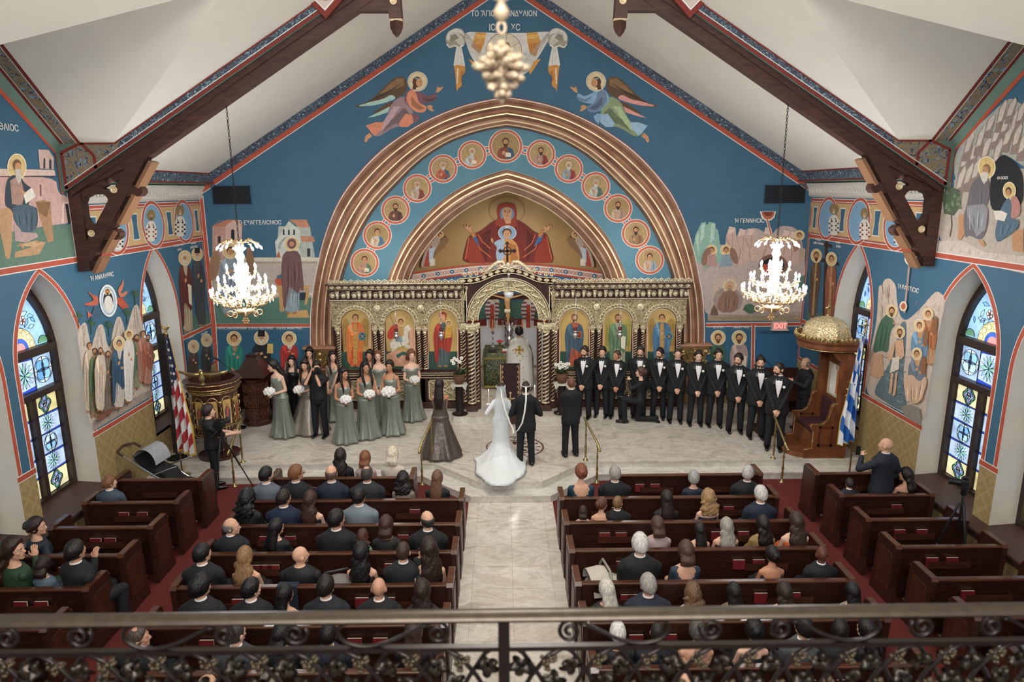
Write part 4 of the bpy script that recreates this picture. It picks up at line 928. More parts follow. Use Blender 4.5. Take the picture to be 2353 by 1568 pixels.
# ---- apse: mother and child with angels, ornament band
P = Paint(MA, .0005, cut=14).fr(700, 0, 2.45)
P.poly('#b5533c', [(590+k*20, 1537-58*sin(pi*k/56)) for k in range(57)]+[(590+k*20, 1549-58*sin(pi*k/56)) for k in range(56, -1, -1)])
P.poly('#d9d3cc', [(590+k*20, 1549-58*sin(pi*k/56)) for k in range(57)]+[(590+k*20, 1585-58*sin(pi*k/56)) for k in range(56, -1, -1)])
for k in range(1, 56):
 y = 1567-58*sin(pi*k/56)
 if k % 4 == 0: P.ell('#3f6f9c', 590+k*20, y, 12, 12, n=10); P.ell('#d9d3cc', 590+k*20, y, 5, 5, n=8)
 else: P.ring('#c8684e', 590+k*20, y, 8, 8, 3, 8)
P.poly('#b5533c', [(590+k*20, 1585-58*sin(pi*k/56)) for k in range(57)]+[(590+k*20, 1596-58*sin(pi*k/56)) for k in range(56, -1, -1)])
P.poly('#3f6f9c', [(590+k*20, 1600-58*sin(pi*k/56)) for k in range(57)]+[(590+k*20, 1640-58*sin(pi*k/56)) for k in range(56, -1, -1)])
R1 = '#7c2a22'
P.ring('#7c5a34', 1138, 1186, 100, 76, 2, 30)
P.poly(R1, '886,1483 905,1400 925,1330 975,1310 1010,1290 1040,1262 1085,1235 1190,1235 1240,1262 1270,1290 1310,1318 1360,1310 1385,1400 1406,1483 1240,1479 1040,1479')
P.poly('#9c3a2c', '905,1440 930,1345 950,1335 1000,1440 1015,1483 930,1483'); P.poly('#9c3a2c', '1345,1335 1370,1360 1395,1480 1290,1483 1300,1420'); P.poly('#5e1e1a', '1000,1320 1050,1285 1040,1400 1020,1479 1000,1420'); P.poly('#5e1e1a', '1250,1290 1290,1330 1290,1400 1250,1479')
for a in ('960,1330 985,1400 1050,1450', '1320,1330 1300,1400 1230,1450', '925,1340 905,1460', '1362,1330 1392,1460', '975,1320 1000,1360 1045,1400', '1300,1320 1280,1370 1235,1410'): P.line('#d9764e', a, 5)
P.poly('#3f6fa8', '930,1305 965,1330 985,1390 960,1360'); P.poly('#3f6fa8', '1350,1305 1315,1330 1290,1390 1330,1360'); P.poly('#c9854e', '926,1300 946,1298 966,1326 948,1340'); P.poly('#c9854e', '1350,1300 1330,1298 1312,1326 1330,1340')
for s_ in (-1, 1):
 m = lambda pts: [(x if s_ < 0 else 2*1144-x, y) for x, y in pts]
 P.poly('#d5a47a', m([(925, 1305), (905, 1285), (896, 1272), (902, 1268), (914, 1280), (912, 1266), (920, 1268), (924, 1284), (936, 1270), (940, 1275), (934, 1296), (948, 1310)]))
P.poly('#a0402f', '1080,1190 1090,1155 1120,1146 1160,1146 1185,1158 1196,1195 1190,1240 1205,1290 1180,1330 1140,1300 1085,1290 1070,1250 1090,1235')
P.poly('#7a96c0', '1098,1200 1110,1172 1140,1164 1172,1174 1182,1205 1170,1240 1150,1222 1120,1222 1108,1240'); P.poly('#d5a47a', '1118,1225 1165,1225 1160,1258 1135,1262'); P.ell('#d5a47a', 1140, 1198, 27, 33)
for q in (-1, 1): P.ell('#3a241c', 1140+q*11, 1192, 5, 3); P.line('#6a4a36', [(1140+q*5, 1184), (1140+q*18, 1184)], 2.5)
P.line('#8a5a40', '1140,1190 1142,1208', 3); P.line('#a04a3a', '1132,1217 1150,1217', 3); P.poly('#6a241e', '1085,1270 1140,1300 1195,1270 1200,1330 1080,1330')
P.ell('#efe6d2', 1141, 1312, 52, 42, n=28); P.ell('#8fb3d9', 1141, 1312, 48, 39, n=28); P.poly('#d5e3ee', '1128,1275 1154,1275 1154,1300 1128,1300')
P.poly('#d99a5c', '1095,1365 1130,1345 1160,1345 1190,1365 1205,1400 1212,1470 1180,1479 1100,1479 1085,1420'); P.poly('#a9bfd9', '1060,1370 1100,1345 1130,1352 1120,1400 1130,1450 1085,1479 1075,1430 1085,1390'); P.poly('#b5743f', '1150,1370 1190,1380 1200,1460 1160,1470')
P.poly('#d5a47a', '1048,1345 1056,1340 1062,1352 1062,1372 1052,1362'); P.ell('#6a4630', 1139, 1310, 27, 25); P.ell('#d5a47a', 1139, 1320, 21, 24); P.ell('#3a241c', 1131, 1317, 3, 2); P.ell('#3a241c', 1147, 1317, 3, 2)
for s_ in (-1, 1):
 m = lambda pts: [(x if s_ < 0 else 2*1143-x, y) for x, y in pts]
 P.poly('#8a6a4a', m([(720, 1400), (770, 1345), (800, 1330), (815, 1350), (790, 1390), (745, 1430), (715, 1470)])); P.poly('#b9a59a', m([(650, 1512), (668, 1440), (700, 1370), (740, 1330), (770, 1345), (740, 1400), (720, 1440), (710, 1500)])); P.poly('#a84a3c', m([(668, 1505), (690, 1420), (712, 1380), (722, 1400), (700, 1500)]))
 P.poly('#b9c9d9', m([(700, 1400), (735, 1390), (722, 1450), (735, 1470), (700, 1480)])); P.poly('#dcd6c9', m([(708, 1460), (734, 1458), (734, 1496), (706, 1500)])); P.ell('#d9bf8c', *m([(762, 1322)])[0], 22, 22); P.ell('#7a5236', *m([(762, 1322)])[0], 13, 15); P.ell('#d5a47a', *m([(766, 1328)])[0], 9, 11)
P.done('theotokos_mural', bpy.data.objects['wall_apse'])
P = Paint(MA, .0005, cut=10)
for x, seed in ((1131, 31), (1214, 32)):
 P.saint(x, 668, 766, 34, '#d9d2c8', None, '#6a4a36', '#6a4a36', seed, r=6, feet=False); P.poly('#b5472f', [(x-4, 700), (x+4, 700), (x+5, 756), (x-5, 756)])
 for k in range(5):
  for j in range(4): P.poly(['#2f4f80', '#b5472f'][(k+j) % 2], [(x-16+j*3, 694+k*9), (x-13+j*3, 694+k*9), (x-13+j*3, 698+k*9), (x-16+j*3, 698+k*9)]); P.poly(['#2f4f80', '#b5472f'][(k+j) % 2], [(x+6+j*3, 696+k*9), (x+9+j*3, 696+k*9), (x+9+j*3, 700+k*9), (x+6+j*3, 700+k*9)])
 P.poly('#e2dccf', [(x+2, 682), (x+16, 690), (x+16, 698), (x+2, 690)])
P.done('bishop_saints_mural', bpy.data.objects['wall_apse'])
# ---- side walls --------
WP = [(14.35, .76, 3.05, 4.66, .88), (10.76, .78, 3.15, 4.58, .72), (8.82, .78, 3.15, 4.58, .72)]
for side, mp, wall in ((-1, MLw, WL), (1, MRw, WR)):
 X0 = side*(XW-.004)
 g = G()                                    # red border with white lines around each lancet
 for (cx, hw, zs, za, sl) in WP:
  for m_, e0, e1, o in ((M_white, .0, .10, .003), (M_red, .012, .085, .005)):
   a, b = [], []
   for i, (u, z) in enumerate([(cx-hw, 1.64)]+lancet(cx, hw, zs, za)+[(cx+hw, 1.64)]):
    if i == 0: n = V((-1, 0))
    elif i == len(lancet(cx, hw, zs, za))+1: n = V((1, 0))
    else:
     t = (u-cx)/hw; n = V((t*1.0+ (0.001 if t == 0 else 0), .15+.85*(1-abs(t)))).normalized()
    a.append((side*(XW-o), u+n.x*e0, z+n.y*e0)); b.append((side*(XW-o), u+n.x*e1, z+n.y*e1))
   g.use(m_); g.loft([a, b], caps=False, closed=False)
 def hb(z0, z1, d0, d1, m_, o=.006): g.use(m_); g.poly([(side*(XW-o), d0, z0), (side*(XW-o), d1, z0), (side*(XW-o), d1, z1), (side*(XW-o), d0, z1)])
 for (z, d0, d1) in ((4.70, 5, 16.8), (1.62, 15.1, 16.8), (1.62, 11.5, 13.6), (1.62, 9.58, 9.99), (2.58, 15.2, 16.8), (5.56, 12.3, 16.8)):
  t_ = .055 if z != 5.56 else .04
  hb(z-t_, z+t_, d0, d1, M_white); hb(z-t_+.015, z+t_-.015, d0, d1, M_red, .008)
 for (d, z0, z1) in ((16.75, 1.62, 5.6), (11.78, 4.72, 5.82)):
  g.use(M_white); g.poly([(side*(XW-.0075), d-.05, z0), (side*(XW-.0075), d+.05, z0), (side*(XW-.0075), d+.05, z1), (side*(XW-.0075), d-.05, z1)])
  g.use(M_red); g.poly([(side*(XW-.009), d-.036, z0), (side*(XW-.009), d+.036, z0), (side*(XW-.009), d+.036, z1), (side*(XW-.009), d-.036, z1)])
 g.use(M_red); q = [(11.62, 5.80), (11.62, 6.45), (9.2, 8.03)]
 g.poly([(side*(XW-.009), 11.58, 5.8), (side*(XW-.009), 11.66, 5.8), (side*(XW-.009), 11.66, 6.47), (side*(XW-.009), 9.2, 8.3), (side*(XW-.009), 9.2, 8.2), (side*(XW-.009), 11.58, 6.43)])
 g.build('border_bands', wall, sm=False, recalc=False)
 g = G(); n = 6
 tan = mat('#c9a878', .7, name='mural_paint'); skyb = mat('#7fa6c4', .7, name='mural_paint')
 hb(4.765, 5.52, 12.3, 16.70, M_red, .0045)
 ctr = [12.95+k*1.215 for k in range(4)]; ctr = [15.87, 14.46, 13.02]
 def pl(m_, pts, o): g.use(m_); g.poly([(side*(XW-o), a, b) for a, b in pts])
 eds = [16.68, 15.87, 14.46, 13.02, 11.7]
 for j in range(4):
  a, b = eds[j], eds[j+1]; ra = .02 if j == 0 else .46; rb_ = .46
  if j == 0: L0, L1 = a-.02, b+.50
  else: L0, L1 = a-.50, b+.50
  mid = (L0+L1)/2; hwid = max(.08, (L0-L1)/2)
  lo2, hi2 = 4.79, 5.50
  fl_ = lambda e, k: [(mid+e*(hwid*k+.16*abs(t)**1.5), (lo2+hi2)/2+t*(hi2-lo2)/2) for t in (-1, -.6, -.2, .2, .6, 1)]
  for m_, k, o in ((M_white, 1.0, .010), (tan, .93, .011)): pl(m_, fl_(1, k)+fl_(-1, k)[::-1], o)
  w2 = hwid*.36
  for m_, e, o in ((M_white, .02, .012), (M_blue, 0, .013)):
   q = [(mid+(w2+e+.03*abs(t)), 5.145+t*(.24+e)) for t in (-1, 0, 1)]; q2 = [(mid-(w2+e+.03*abs(t)), 5.145+t*(.24+e)) for t in (1, 0, -1)]; pl(m_, q+q2, o)
 for d in ctr:
  def e_(m_, r1, r2, o): pl(m_, [(d+r1*cos(2*pi*k/28), 5.15+r2*sin(2*pi*k/28)) for k in range(28)], o)
  e_(M_white, .475, .50, .014); e_(M_red, .46, .485, .015); e_(M_white, .40, .425, .016); e_(skyb, .385, .41, .017)
 g.build('bishop_frieze_mural', wall, sm=False, recalc=False)
P = Paint(MLw); P.o = .019
for x, y, c in ((412, 506, 1), (345, 517, 0), (268, 533, 1)):
 k = 1.0 if x > 300 else 1.1; P.o = .019
 P.ell('#8c7a50', x, y-22*k, 10*k, 13*k); P.poly('#e2dcd0', [(x-13*k, y+26*k), (x-12*k, y+2), (x-5*k, y-9*k), (x+5*k, y-9*k), (x+11*k, y), (x+14*k, y+22*k), (x+8*k, y+38*k), (x-8*k, y+38*k)])
 for i in range(5):
  for j in range(6):
   if (i+j) % 2: P.poly('#22242a' if c else '#8a3a2c', [(x-12*k+i*5*k, y+4+j*5*k), (x-8*k+i*5*k, y+4+j*5*k), (x-8*k+i*5*k, y+8+j*5*k), (x-12*k+i*5*k, y+8+j*5*k)])
 P.poly('#e2dcd0', [(x-3, y-8), (x+4, y-8), (x+3, y+34), (x-2, y+34)]); P.line('#22242a', [(x-7, y-2), (x-3, y+6)], 1.6); P.line('#22242a', [(x+3, y-2), (x+7, y+6)], 1.6); P.head(x, y-20*k, 5.5*k, '#8a7a68', '#c9c2b6' if c else '#6a4a36', halo=None, sx=.85)
P.done('bishops_mural', WL)
P = Paint(MRw)
for x, y, c in ((1918, 503, 1), (1989, 513, 0), (2068, 526, 1)):
 k = 1.0; P.o = .019
 P.ell('#8c7a50', x, y-22*k, 10*k, 13*k); P.poly('#e2dcd0', [(x-13*k, y+26*k), (x-12*k, y+2), (x-5*k, y-9*k), (x+5*k, y-9*k), (x+11*k, y), (x+14*k, y+22*k), (x+8*k, y+38*k), (x-8*k, y+38*k)])
 for i in range(5):
  for j in range(6):
   if (i+j) % 2: P.poly('#4a4a4e' if c else '#8a3a2c', [(x-12*k+i*5*k, y+4+j*5*k), (x-8*k+i*5*k, y+4+j*5*k), (x-8*k+i*5*k, y+8+j*5*k), (x-12*k+i*5*k, y+8+j*5*k)])
 P.poly('#e2dcd0', [(x-3, y-8), (x+4, y-8), (x+3, y+34), (x-2, y+34)]); P.line('#22242a', [(x-7, y-2), (x-3, y+6)], 1.6); P.line('#22242a', [(x+3, y-2), (x+7, y+6)], 1.6); P.head(x, y-20*k, 5.5*k, '#8a7a68', '#c9c2b6', halo=None, sx=.85)
P.done('bishops_mural', WR)
P = Paint(MLw).fr(0, 550, 2.24)
P.poly('#4f7566', '935,420 1065,370 1080,435 945,492')
P.saint(950, 60, 478, 70, '#b8a58a', '#5e2a24', '#d8d2c6', '#d8d2c6', 41, r=19, sh=18, sx=.85, hr=1.95, item='scroll')
P.saint(1012, 45, 445, 62, '#4a4a50', '#3f4048', '#c4beb4', '#c4beb4', 42, r=17, sh=28, sx=.85, hr=1.95, hat='klobuk')
P.poly('#3b657e', '950,520 1082,462 1095,640 970,700'); P.saint(992, 520, 760, 56, '#5a5450', '#4a3c36', '#c4beb4', '#c4beb4', 43, r=17, sx=.85, feet=False); P.saint(1058, 488, 760, 56, '#5a5450', '#3e3a3c', '#c4beb4', '#d2ccc2', 44, r=17, sx=.85, feet=False)
P.done('standing_saints_mural', WL)
P = Paint(MLw).fr(0, 550, 2.24)
P.poly('#c9bcae', '470,985 450,900 420,650 398,510 400,470 425,430 445,430 455,490 470,560 480,520 500,450 520,435 535,450 550,540 565,560 580,470 600,400 620,398 635,440 645,490 660,440 680,360 700,330 715,350 740,480 760,640 782,800 640,890')
P.poly('#a89c90', '480,930 620,850 780,770 784,805 640,892 475,990')
rnd = random.Random(11)
for x, y in ((430, 440), (512, 448), (612, 410), (700, 350)):
 for k in range(4): P.line('#9a8676', [(x+rnd.uniform(-12, 12), y), (x+rnd.uniform(-25, 25), y+110)], 2)
for x, y in ((400, 400), (465, 440), (555, 450), (648, 385), (690, 290)):
 P.line('#3f4f3c', [(x, y-10), (x+4, y+50)], 4)
 for k in range(7): a = -2.6+k*.35; P.poly('#3f5f4a', [(x, y+12), (x+26*cos(a)-4, y+10+34*sin(a)), (x+32*cos(a), y+6+38*sin(a)), (x+22*cos(a+.2), y+14+26*sin(a))])
P.poly('#b5604c', '440,262 480,290 500,290 505,340 455,345 420,335 470,320 480,310'); P.poly('#c87a5c', '600,260 625,225 630,200 634,240 612,285 660,262 640,295 612,300'); P.poly('#b5523f', '600,300 625,300 660,350 625,360 600,330'); P.poly('#3f5a6c', '480,350 500,345 515,395 500,405 460,410'); P.poly('#c96a58', '445,370 470,390 450,408')
P.ell('#dfe3e2', 553, 317, 46, 84, -.08); P.ell('#9fb6c4', 553, 317, 38, 74, -.08); P.ell('#dfe3e2', 553, 317, 31, 64, -.08); P.ell('#20262c', 553, 320, 26, 55, -.08)
P.poly('#dcd8cf', '535,300 555,288 572,305 580,345 565,375 545,372 530,340'); P.head(548, 270, 11, '#5a3826', '#5a3826', halo='#d9bf8c', hr=1.5)
crowd = [(455, 560, '#b9a894', '#c9b8a0'), (480, 590, '#5a6a4e', '#8a7a5c'), (512, 600, '#7a6a5c', '#6a5848'), (545, 605, '#6e6256', '#7d7064'), (665, 540, '#c9bfae', '#b9ac98'), (690, 520, '#4f6f58', '#8a8a70'), (722, 500, '#a87868', '#b58a78'), (745, 520, '#a0604e', '#b98a78'), (630, 560, '#cfc6b8', '#dcd6cc')]
for i, (x, y, a, b) in enumerate(crowd): P.saint(x, y-42, y+330-(x-455)*.35, 62, b, a, '#5a3c2c', '#6a4a38' if i % 2 else None, 60+i, halo=None, r=15, sx=.85, feet=True)
P.saint(495, 545, 885, 60, '#cdbfae', '#c9b8a4', '#5a3c2c', '#6a4a38', 71, halo=None, r=15, sx=.85); P.saint(590, 505, 870, 76, '#c9c2b6', '#33526a', '#33526a', None, 72, r=17, sx=.85, hr=2.1)
P.saint(640, 465, 840, 60, '#ddd8ce', None, '#6a4a38', None, 73, r=14, sx=.85)
P.poly('#7a5040', '490,905 520,885 545,870 560,878 540,898 510,920'); P.poly('#8a5a48', '470,930 500,900 520,905 500,935')
P.done('ascension_mural', WL)
P = Paint(MLw).fr(0, 0, 2.24)
P.poly('#5f7c6c', '-200,1230 260,1160 375,1155 402,1330 0,1395 -200,1430'); P.poly('#c9a59a', '-200,905 285,905 300,1000 350,1010 372,1150 270,1158 -200,1235'); P.poly('#d9bdb0', '-200,865 280,875 285,905 -200,905'); P.line('#4a3a38', '-200,908 285,910', 4)
P.poly('#cdb0a6', '196,770 250,772 276,812 276,872 205,868'); P.poly('#3f3a42', '222,825 226,812 232,818 232,868 222,868'); P.poly('#3f3a42', '252,830 256,818 264,826 264,870 252,870'); P.poly('#20222a', '334,1050 352,1052 372,1150 350,1152'); P.line('#e3cfc4', '322,1150 325,1045 360,1040', 7); P.poly('#d3b0a4', '190,940 215,935 222,1040 195,1040'); P.poly('#7a5a50', '202,950 212,950 212,1010 204,1010')
P.poly('#a98560', '180,1040 220,1028 258,1040 275,1240 245,1250 200,1110'); P.poly('#8a6644', '180,1040 205,1100 240,1120 258,1040'); P.poly('#b9946c', '0,1075 60,1068 60,1240 50,1330 30,1335 0,1200'); P.poly('#b9946c', '75,1300 180,1265 235,1245 200,1310 75,1328'); P.poly('#c9a57c', '80,1265 175,1240 235,1248 180,1270')
P.ell('#efe6d2', 85, 860, 50, 70); P.ell('#d9bd84', 85, 860, 46, 65); P.poly('#35424c', '30,930 60,900 100,905 130,950 175,975 140,1060 150,1080 190,1060 195,1160 160,1200 120,1190 80,1150 60,1080 20,1060'); P.poly('#a9887c', '50,930 100,900 125,1000 110,1060 60,1050'); P.poly('#4a5f6c', '60,1060 130,1050 190,1070 185,1170 150,1210 110,1190 70,1140'); P.poly('#b59a96', '70,1150 110,1195 185,1200 195,1220 130,1250 75,1240')
P.folds('#4a5f6c', ((90, 1180), (175, 1190), (70, 1070), (175, 1070)), 6, random.Random(8)); P.poly('#e6e0d2', '118,1000 160,965 182,1010 130,1050'); P.poly('#c9956b', '96,970 130,990 120,1005'); P.ell('#7a5a44', 84, 850, 22, 30); P.ell('#c9956b', 90, 862, 16, 26); P.poly('#c9c2b6', '74,870 108,872 104,930 92,950 78,915'); P.poly('#b98a64', '90,1250 110,1255 125,1275 110,1280'); P.poly('#b98a64', '178,1235 205,1245 210,1252 185,1252')
P.done('evangelist_mural', WL)
P = Paint(MRw).fr(1550, 0, 2.24)
P.poly('#b5a99c', '1352,1310 1375,1000 1440,985 1440,900 1800,860 1900,900 1900,1430'); P.poly('#c9bdb2', '1352,1310 1362,1240 1480,1240 1600,1300 1900,1330 1900,1430'); P.poly('#a6a9a0', '1440,760 1700,520 1740,505 1790,540 1900,600 1900,900 1800,860 1700,790 1600,850 1440,960')
rnd = random.Random(3)
for k, (x, y) in enumerate(((1480, 800), (1500, 720), (1530, 760), (1560, 690), (1590, 740), (1610, 620), (1640, 680), (1670, 560), (1690, 620), (1720, 540), (1740, 600), (1770, 560), (1460, 900), (1500, 880), (1540, 850), (1700, 690), (1750, 680), (1650, 760), (1780, 720))):
 h_ = rnd.uniform(90, 130); P.poly('#8a7a70', [(x-22, y+h_), (x+2, y), (x+36, y-h_*.4), (x+46, y-h_*.25), (x+20, y+h_)]); P.poly('#c4bab0', [(x-8, y+h_*.6), (x+8, y), (x+38, y-h_*.38), (x+44, y-h_*.2), (x+16, y+h_*.5)])
P.poly('#17191f', '1625,1085 1630,900 1660,820 1700,790 1760,840 1800,900 1800,1060 1700,1085')
P.poly('#4f5f48', '1380,1000 1420,960 1470,980 1480,1050 1440,1110 1390,1100'); P.line('#6a5a4a', '1425,1090 1430,1160 1420,1220', 5)
for k in range(12): x, y = rnd.uniform(1390, 1470), rnd.uniform(985, 1090); P.poly('#76866a', [(x, y), (x+10, y-22), (x+18, y)])
P.poly('#b98a64', '1466,1110 1500,1100 1500,1200 1475,1240 1462,1230'); P.poly('#b98a64', '1740,1190 1800,1180 1800,1300 1745,1290')
P.ell('#efe6d2', 1612, 862, 46, 58); P.ell('#d5ba7c', 1612, 862, 42, 54); P.poly('#6a6668', '1530,950 1570,910 1620,925 1628,960 1620,1040 1600,1070 1622,1100 1610,1190 1580,1240 1520,1210 1500,1230 1490,1120 1510,1050'); P.folds('#6a6668', ((1500, 1200), (1600, 1210), (1540, 930), (1620, 940)), 8, rnd); P.poly('#8d8d92', '1510,1060 1600,1050 1620,1080 1605,1180 1560,1220 1510,1100'); P.folds('#8d8d92', ((1520, 1190), (1600, 1190), (1520, 1070), (1610, 1070)), 5, rnd)
P.ell('#8a6a50', 1612, 872, 20, 28); P.ell('#b98a64', 1606, 880, 15, 24); P.poly('#cfc9be', '1588,885 1622,890 1615,930 1598,948 1582,915'); P.poly('#b98a64', '1568,1238 1590,1235 1608,1262 1592,1270')
P.ell('#efe6d2', 1730, 982, 34, 46); P.ell('#d5ba7c', 1730, 982, 31, 42); P.ell('#4a3024', 1726, 985, 16, 22); P.ell('#b98a64', 1724, 992, 12, 18); P.poly('#b58078', '1735,1015 1765,1005 1788,1050 1785,1110 1740,1130 1700,1130 1730,1090'); P.poly('#4f6878', '1690,1060 1730,1010 1745,1060 1735,1130 1780,1130 1775,1180 1700,1230 1665,1250 1655,1200 1665,1150'); P.folds('#4f6878', ((1665, 1230), (1740, 1200), (1680, 1140), (1770, 1140)), 5, rnd); P.poly('#dcd6c8', '1650,1085 1690,1085 1720,1100 1705,1140 1660,1130')
for k in range(10): x, y = 1380+k*48, 1290+k*6; P.line('#9a7a6a', [(x, y), (x+6, y-24)], 2)
P.done('evangelist_mural', WR)
P = Paint(MRw).fr(1580, 500, 2.613)
P.poly('#4f7566', '718,560 880,600 880,700 718,640'); P.poly('#33231d', '828,130 845,130 826,625 808,625'); P.poly('#33231d', '812,148 868,165 868,185 812,170'); P.poly('#33231d', '760,232 910,270 908,292 760,255')
P.saint(775, 190, 605, 62, '#6a5446', '#5e4438', '#5a3c2c', '#4a3024', 81, r=21, sh=-24, sx=.8, stole='#a98a5c'); P.saint(868, 210, 640, 66, '#8a5a40', '#8a5440', '#5a3c2c', None, 82, r=21, sh=-16, sx=.8, stole='#b98a5c')
P.done('emperor_saints_mural', WR)
P = Paint(MRw).fr(1850, 550, 2.24)
P.poly('#c9b8a8', '308,790 330,600 370,420 375,300 382,235 395,240 410,205 440,200 470,240 472,310 490,400 520,420 560,390 610,340 650,290 680,265 715,290 720,340 700,420 660,640 640,740 612,965 500,890 380,830'); P.poly('#64777d', '345,790 430,650 465,560 490,430 525,420 520,560 505,700 520,850 560,900 480,880 400,830');
rnd = random.Random(21)
for k in range(22): x = 400+k*5.5; y = 600+(k % 7)*38; P.line(['#3f5058', '#9aa9ac'][k % 2], [(x, y), (x+16, y+12), (x+34, y+6)], 3)
for k in range(14): x, y = rnd.uniform(380, 470), rnd.uniform(230, 380); P.line('#a08a78', [(x, y), (x+rnd.uniform(-6, 10), y+50)], 2)
for k in range(10): x, y = rnd.uniform(580, 700), rnd.uniform(300, 420); P.line('#a08a78', [(x, y), (x-14, y+30)], 2)
P.poly('#4a6a54', '385,430 420,385 450,400 470,440 440,470 430,590 395,570 350,590 365,500'); P.folds('#4a6a54', ((360, 580), (420, 585), (395, 420), (450, 420)), 5, rnd); P.head(450, 370, 19, '#5a3a2a', '#5a3a2a', hr=1.7, sx=.85); P.poly('#c9a080', '350,590 400,590 410,700 370,720 335,690'); P.line('#c9a080', '455,430 485,440', 8)
P.head(492, 480, 17, '#5a3a2a', '#5a3a2a', hr=1.8, sx=.85); P.poly('#cfa887', '470,520 510,515 515,600 500,620 470,610'); P.poly('#cfa887', '462,530 470,525 455,620 425,620'); P.poly('#d9cfc0', '455,610 490,605 488,670 440,690'); P.poly('#cfa887', '448,690 460,690 450,790 435,795'); P.poly('#cfa887', '470,690 482,685 470,800 455,815')
for i, (x, y, a, b) in enumerate(((640, 385, '#a8683f', '#b9906c'), (597, 445, '#6a8aa4', '#c98f5c'), (585, 590, '#6a7684', '#c99a6c'))):
 P.saint(x, y-32, y+ (260 if i < 2 else 245), 90, b, a, '#5a3a2a', None, 90+i, r=17, sx=.85, hr=1.8); P.ell('#8a6040', x+34, y+60, 14, 50, .1)
P.poly('#d2b295', '510,720 560,690 600,740 630,700 640,740 600,850 540,840'); P.folds('#d2b295', ((530, 840), (610, 845), (530, 720), (630, 720)), 7, rnd); P.poly('#8d8478', '505,860 555,850 600,870 612,960 520,905')
P.line('#e6ddd0', '548,130 522,380', 7); P.line('#b5654a', '548,130 522,380', 4); P.ell('#e6ddd0', 555, 100, 32, 36); P.ell('#b5654a', 555, 98, 26, 30); P.ell('#7c3526', 556, 92, 18, 22); P.ell('#e0cdb8', 517, 345, 20, 26); P.ell('#b5654a', 517, 345, 12, 17)
P.done('baptism_mural', WR)
# ================ ICONOSTASIS
M_dark = ramp_mat('mahogany', 'noise', 3.0, [(.3, '#2c1510'), (.7, '#4a261b')], .35, stretch=(4, 4, 1), coat=.2)
M_fili = ramp_mat('gold_filigree', 'noise', 26.0, [(.40, '#20140e'), (.46, '#a08a5c'), (.53, '#eaddb6'), (.59, '#b8a272'), (.63, '#332318')], .45, detail=2, distort=2.5, bump=.9, metal=.12)
M_gilt = ramp_mat('carved_gilt', 'noise', 30.0, [(.35, '#b5a27a'), (.6, '#f2e8c9')], .4, metal=.25, bump=.4)
M_silver = mat('#cfcfd4', .22, .9, noise=(20, .1), name='silver')
M_brass = mat('#aa9a6c', .28, .85, noise=(12, .12), name='brass')
M_black = mat('#101113', .5, name='black_paint')
ico = thing('icon_screen', 'gilded carved wooden icon screen with arched royal doorway standing under the great arch', 'iconostasis', (0, 16.5, .45))
IT = Matrix.Translation((0, -16.5, -.45))
def I(m=None):
 g = G(); g.T = IT
 if m: g.use(m)
 return g
YF = 16.45
bays = [-3.73, -2.66, -1.60, 1.63, 2.70, 3.79]
for x0, x1 in ((-4.32, -1.12), (1.14, 4.38)):
 g = I(M_dark)
 g.bbox(x0, x1, YF-.02, 16.7, .45, .62, .01); g.bbox(x0, x1, YF+.03, 16.65, .62, 1.24, .005)
 g.bbox(x0, x1, YF-.06, 16.7, 1.24, 1.30, .01); g.bbox(x0, x1, YF-.02, 16.7, 1.30, 1.36, .01); g.bbox(x0, x1, YF-.06, 16.7, 1.36, 1.42, .01)
 g.box(x0, x1, YF+.12, 16.62, 1.42, 3.6); g.bbox(x0, x1, YF-.03, 16.66, 3.20, 3.25, .008)
 g.box(x0, x1, YF+.02, 16.66, 3.25, 3.46); g.bbox(x0-.03, x1+.03, YF-.16, 16.66, 3.46, 3.50, .008); g.bbox(x0-.05, x1+.05, YF-.24, 16.66, 3.60, 3.64, .008)
 for x in bays:
  for s_ in (-.53, .53):
   if x*x0 > 0: g.bbox(x+s_-.05, x+s_+.05, YF-.01, YF+.05, .62, 1.24, .01)
 g.build('frame', ico, sm=False)
 for z in (1.27, 1.335, 1.39, 3.225): g = I(M_gilt); g.box(x0, x1, YF-.075, YF-.0, z-.006, z+.006); g.build('gilt_line', ico, sm=False)
g = I(M_fili)                                   # arcade of filigree with six arched openings
def arcade(g, x0, x1, centres, zs, r, z1, y0, y1):
 xs = sorted({round(x0, 4), round(x1, 4)} | {round(c+r*cos(pi*k/16), 4) for c in centres for k in range(17)})
 def b(x):
  for c in centres:
   if abs(x-c) <= r+1e-5: return zs+sqrt(max(0, r*r-(x-c)**2))
  return zs-.06
 for a, c_ in zip(xs, xs[1:]):
  m_ = (a+c_)/2; inside = any(abs(m_-c) < r for c in centres)
  za, zb = (b(a), b(c_)) if inside else (zs-.06, zs-.06)
  g.add([(a, y0, za), (c_, y0, zb), (c_, y0, z1), (a, y0, z1), (a, y1, za), (c_, y1, zb), (c_, y1, z1), (a, y1, z1)], [(0, 1, 2, 3), (0, 4, 5, 1), (3, 2, 6, 7), (7, 6, 5, 4), (0, 3, 7, 4), (1, 5, 6, 2)])
arcade(g, -4.32, -1.08, bays[:3], 2.62, .37, 3.20, YF, YF+.14); g.build('arcade', ico, sm=False); g = I(M_fili); arcade(g, 1.10, 4.38, bays[3:], 2.62, .37, 3.20, YF, YF+.14)
g.build('arcade', ico, sm=False)
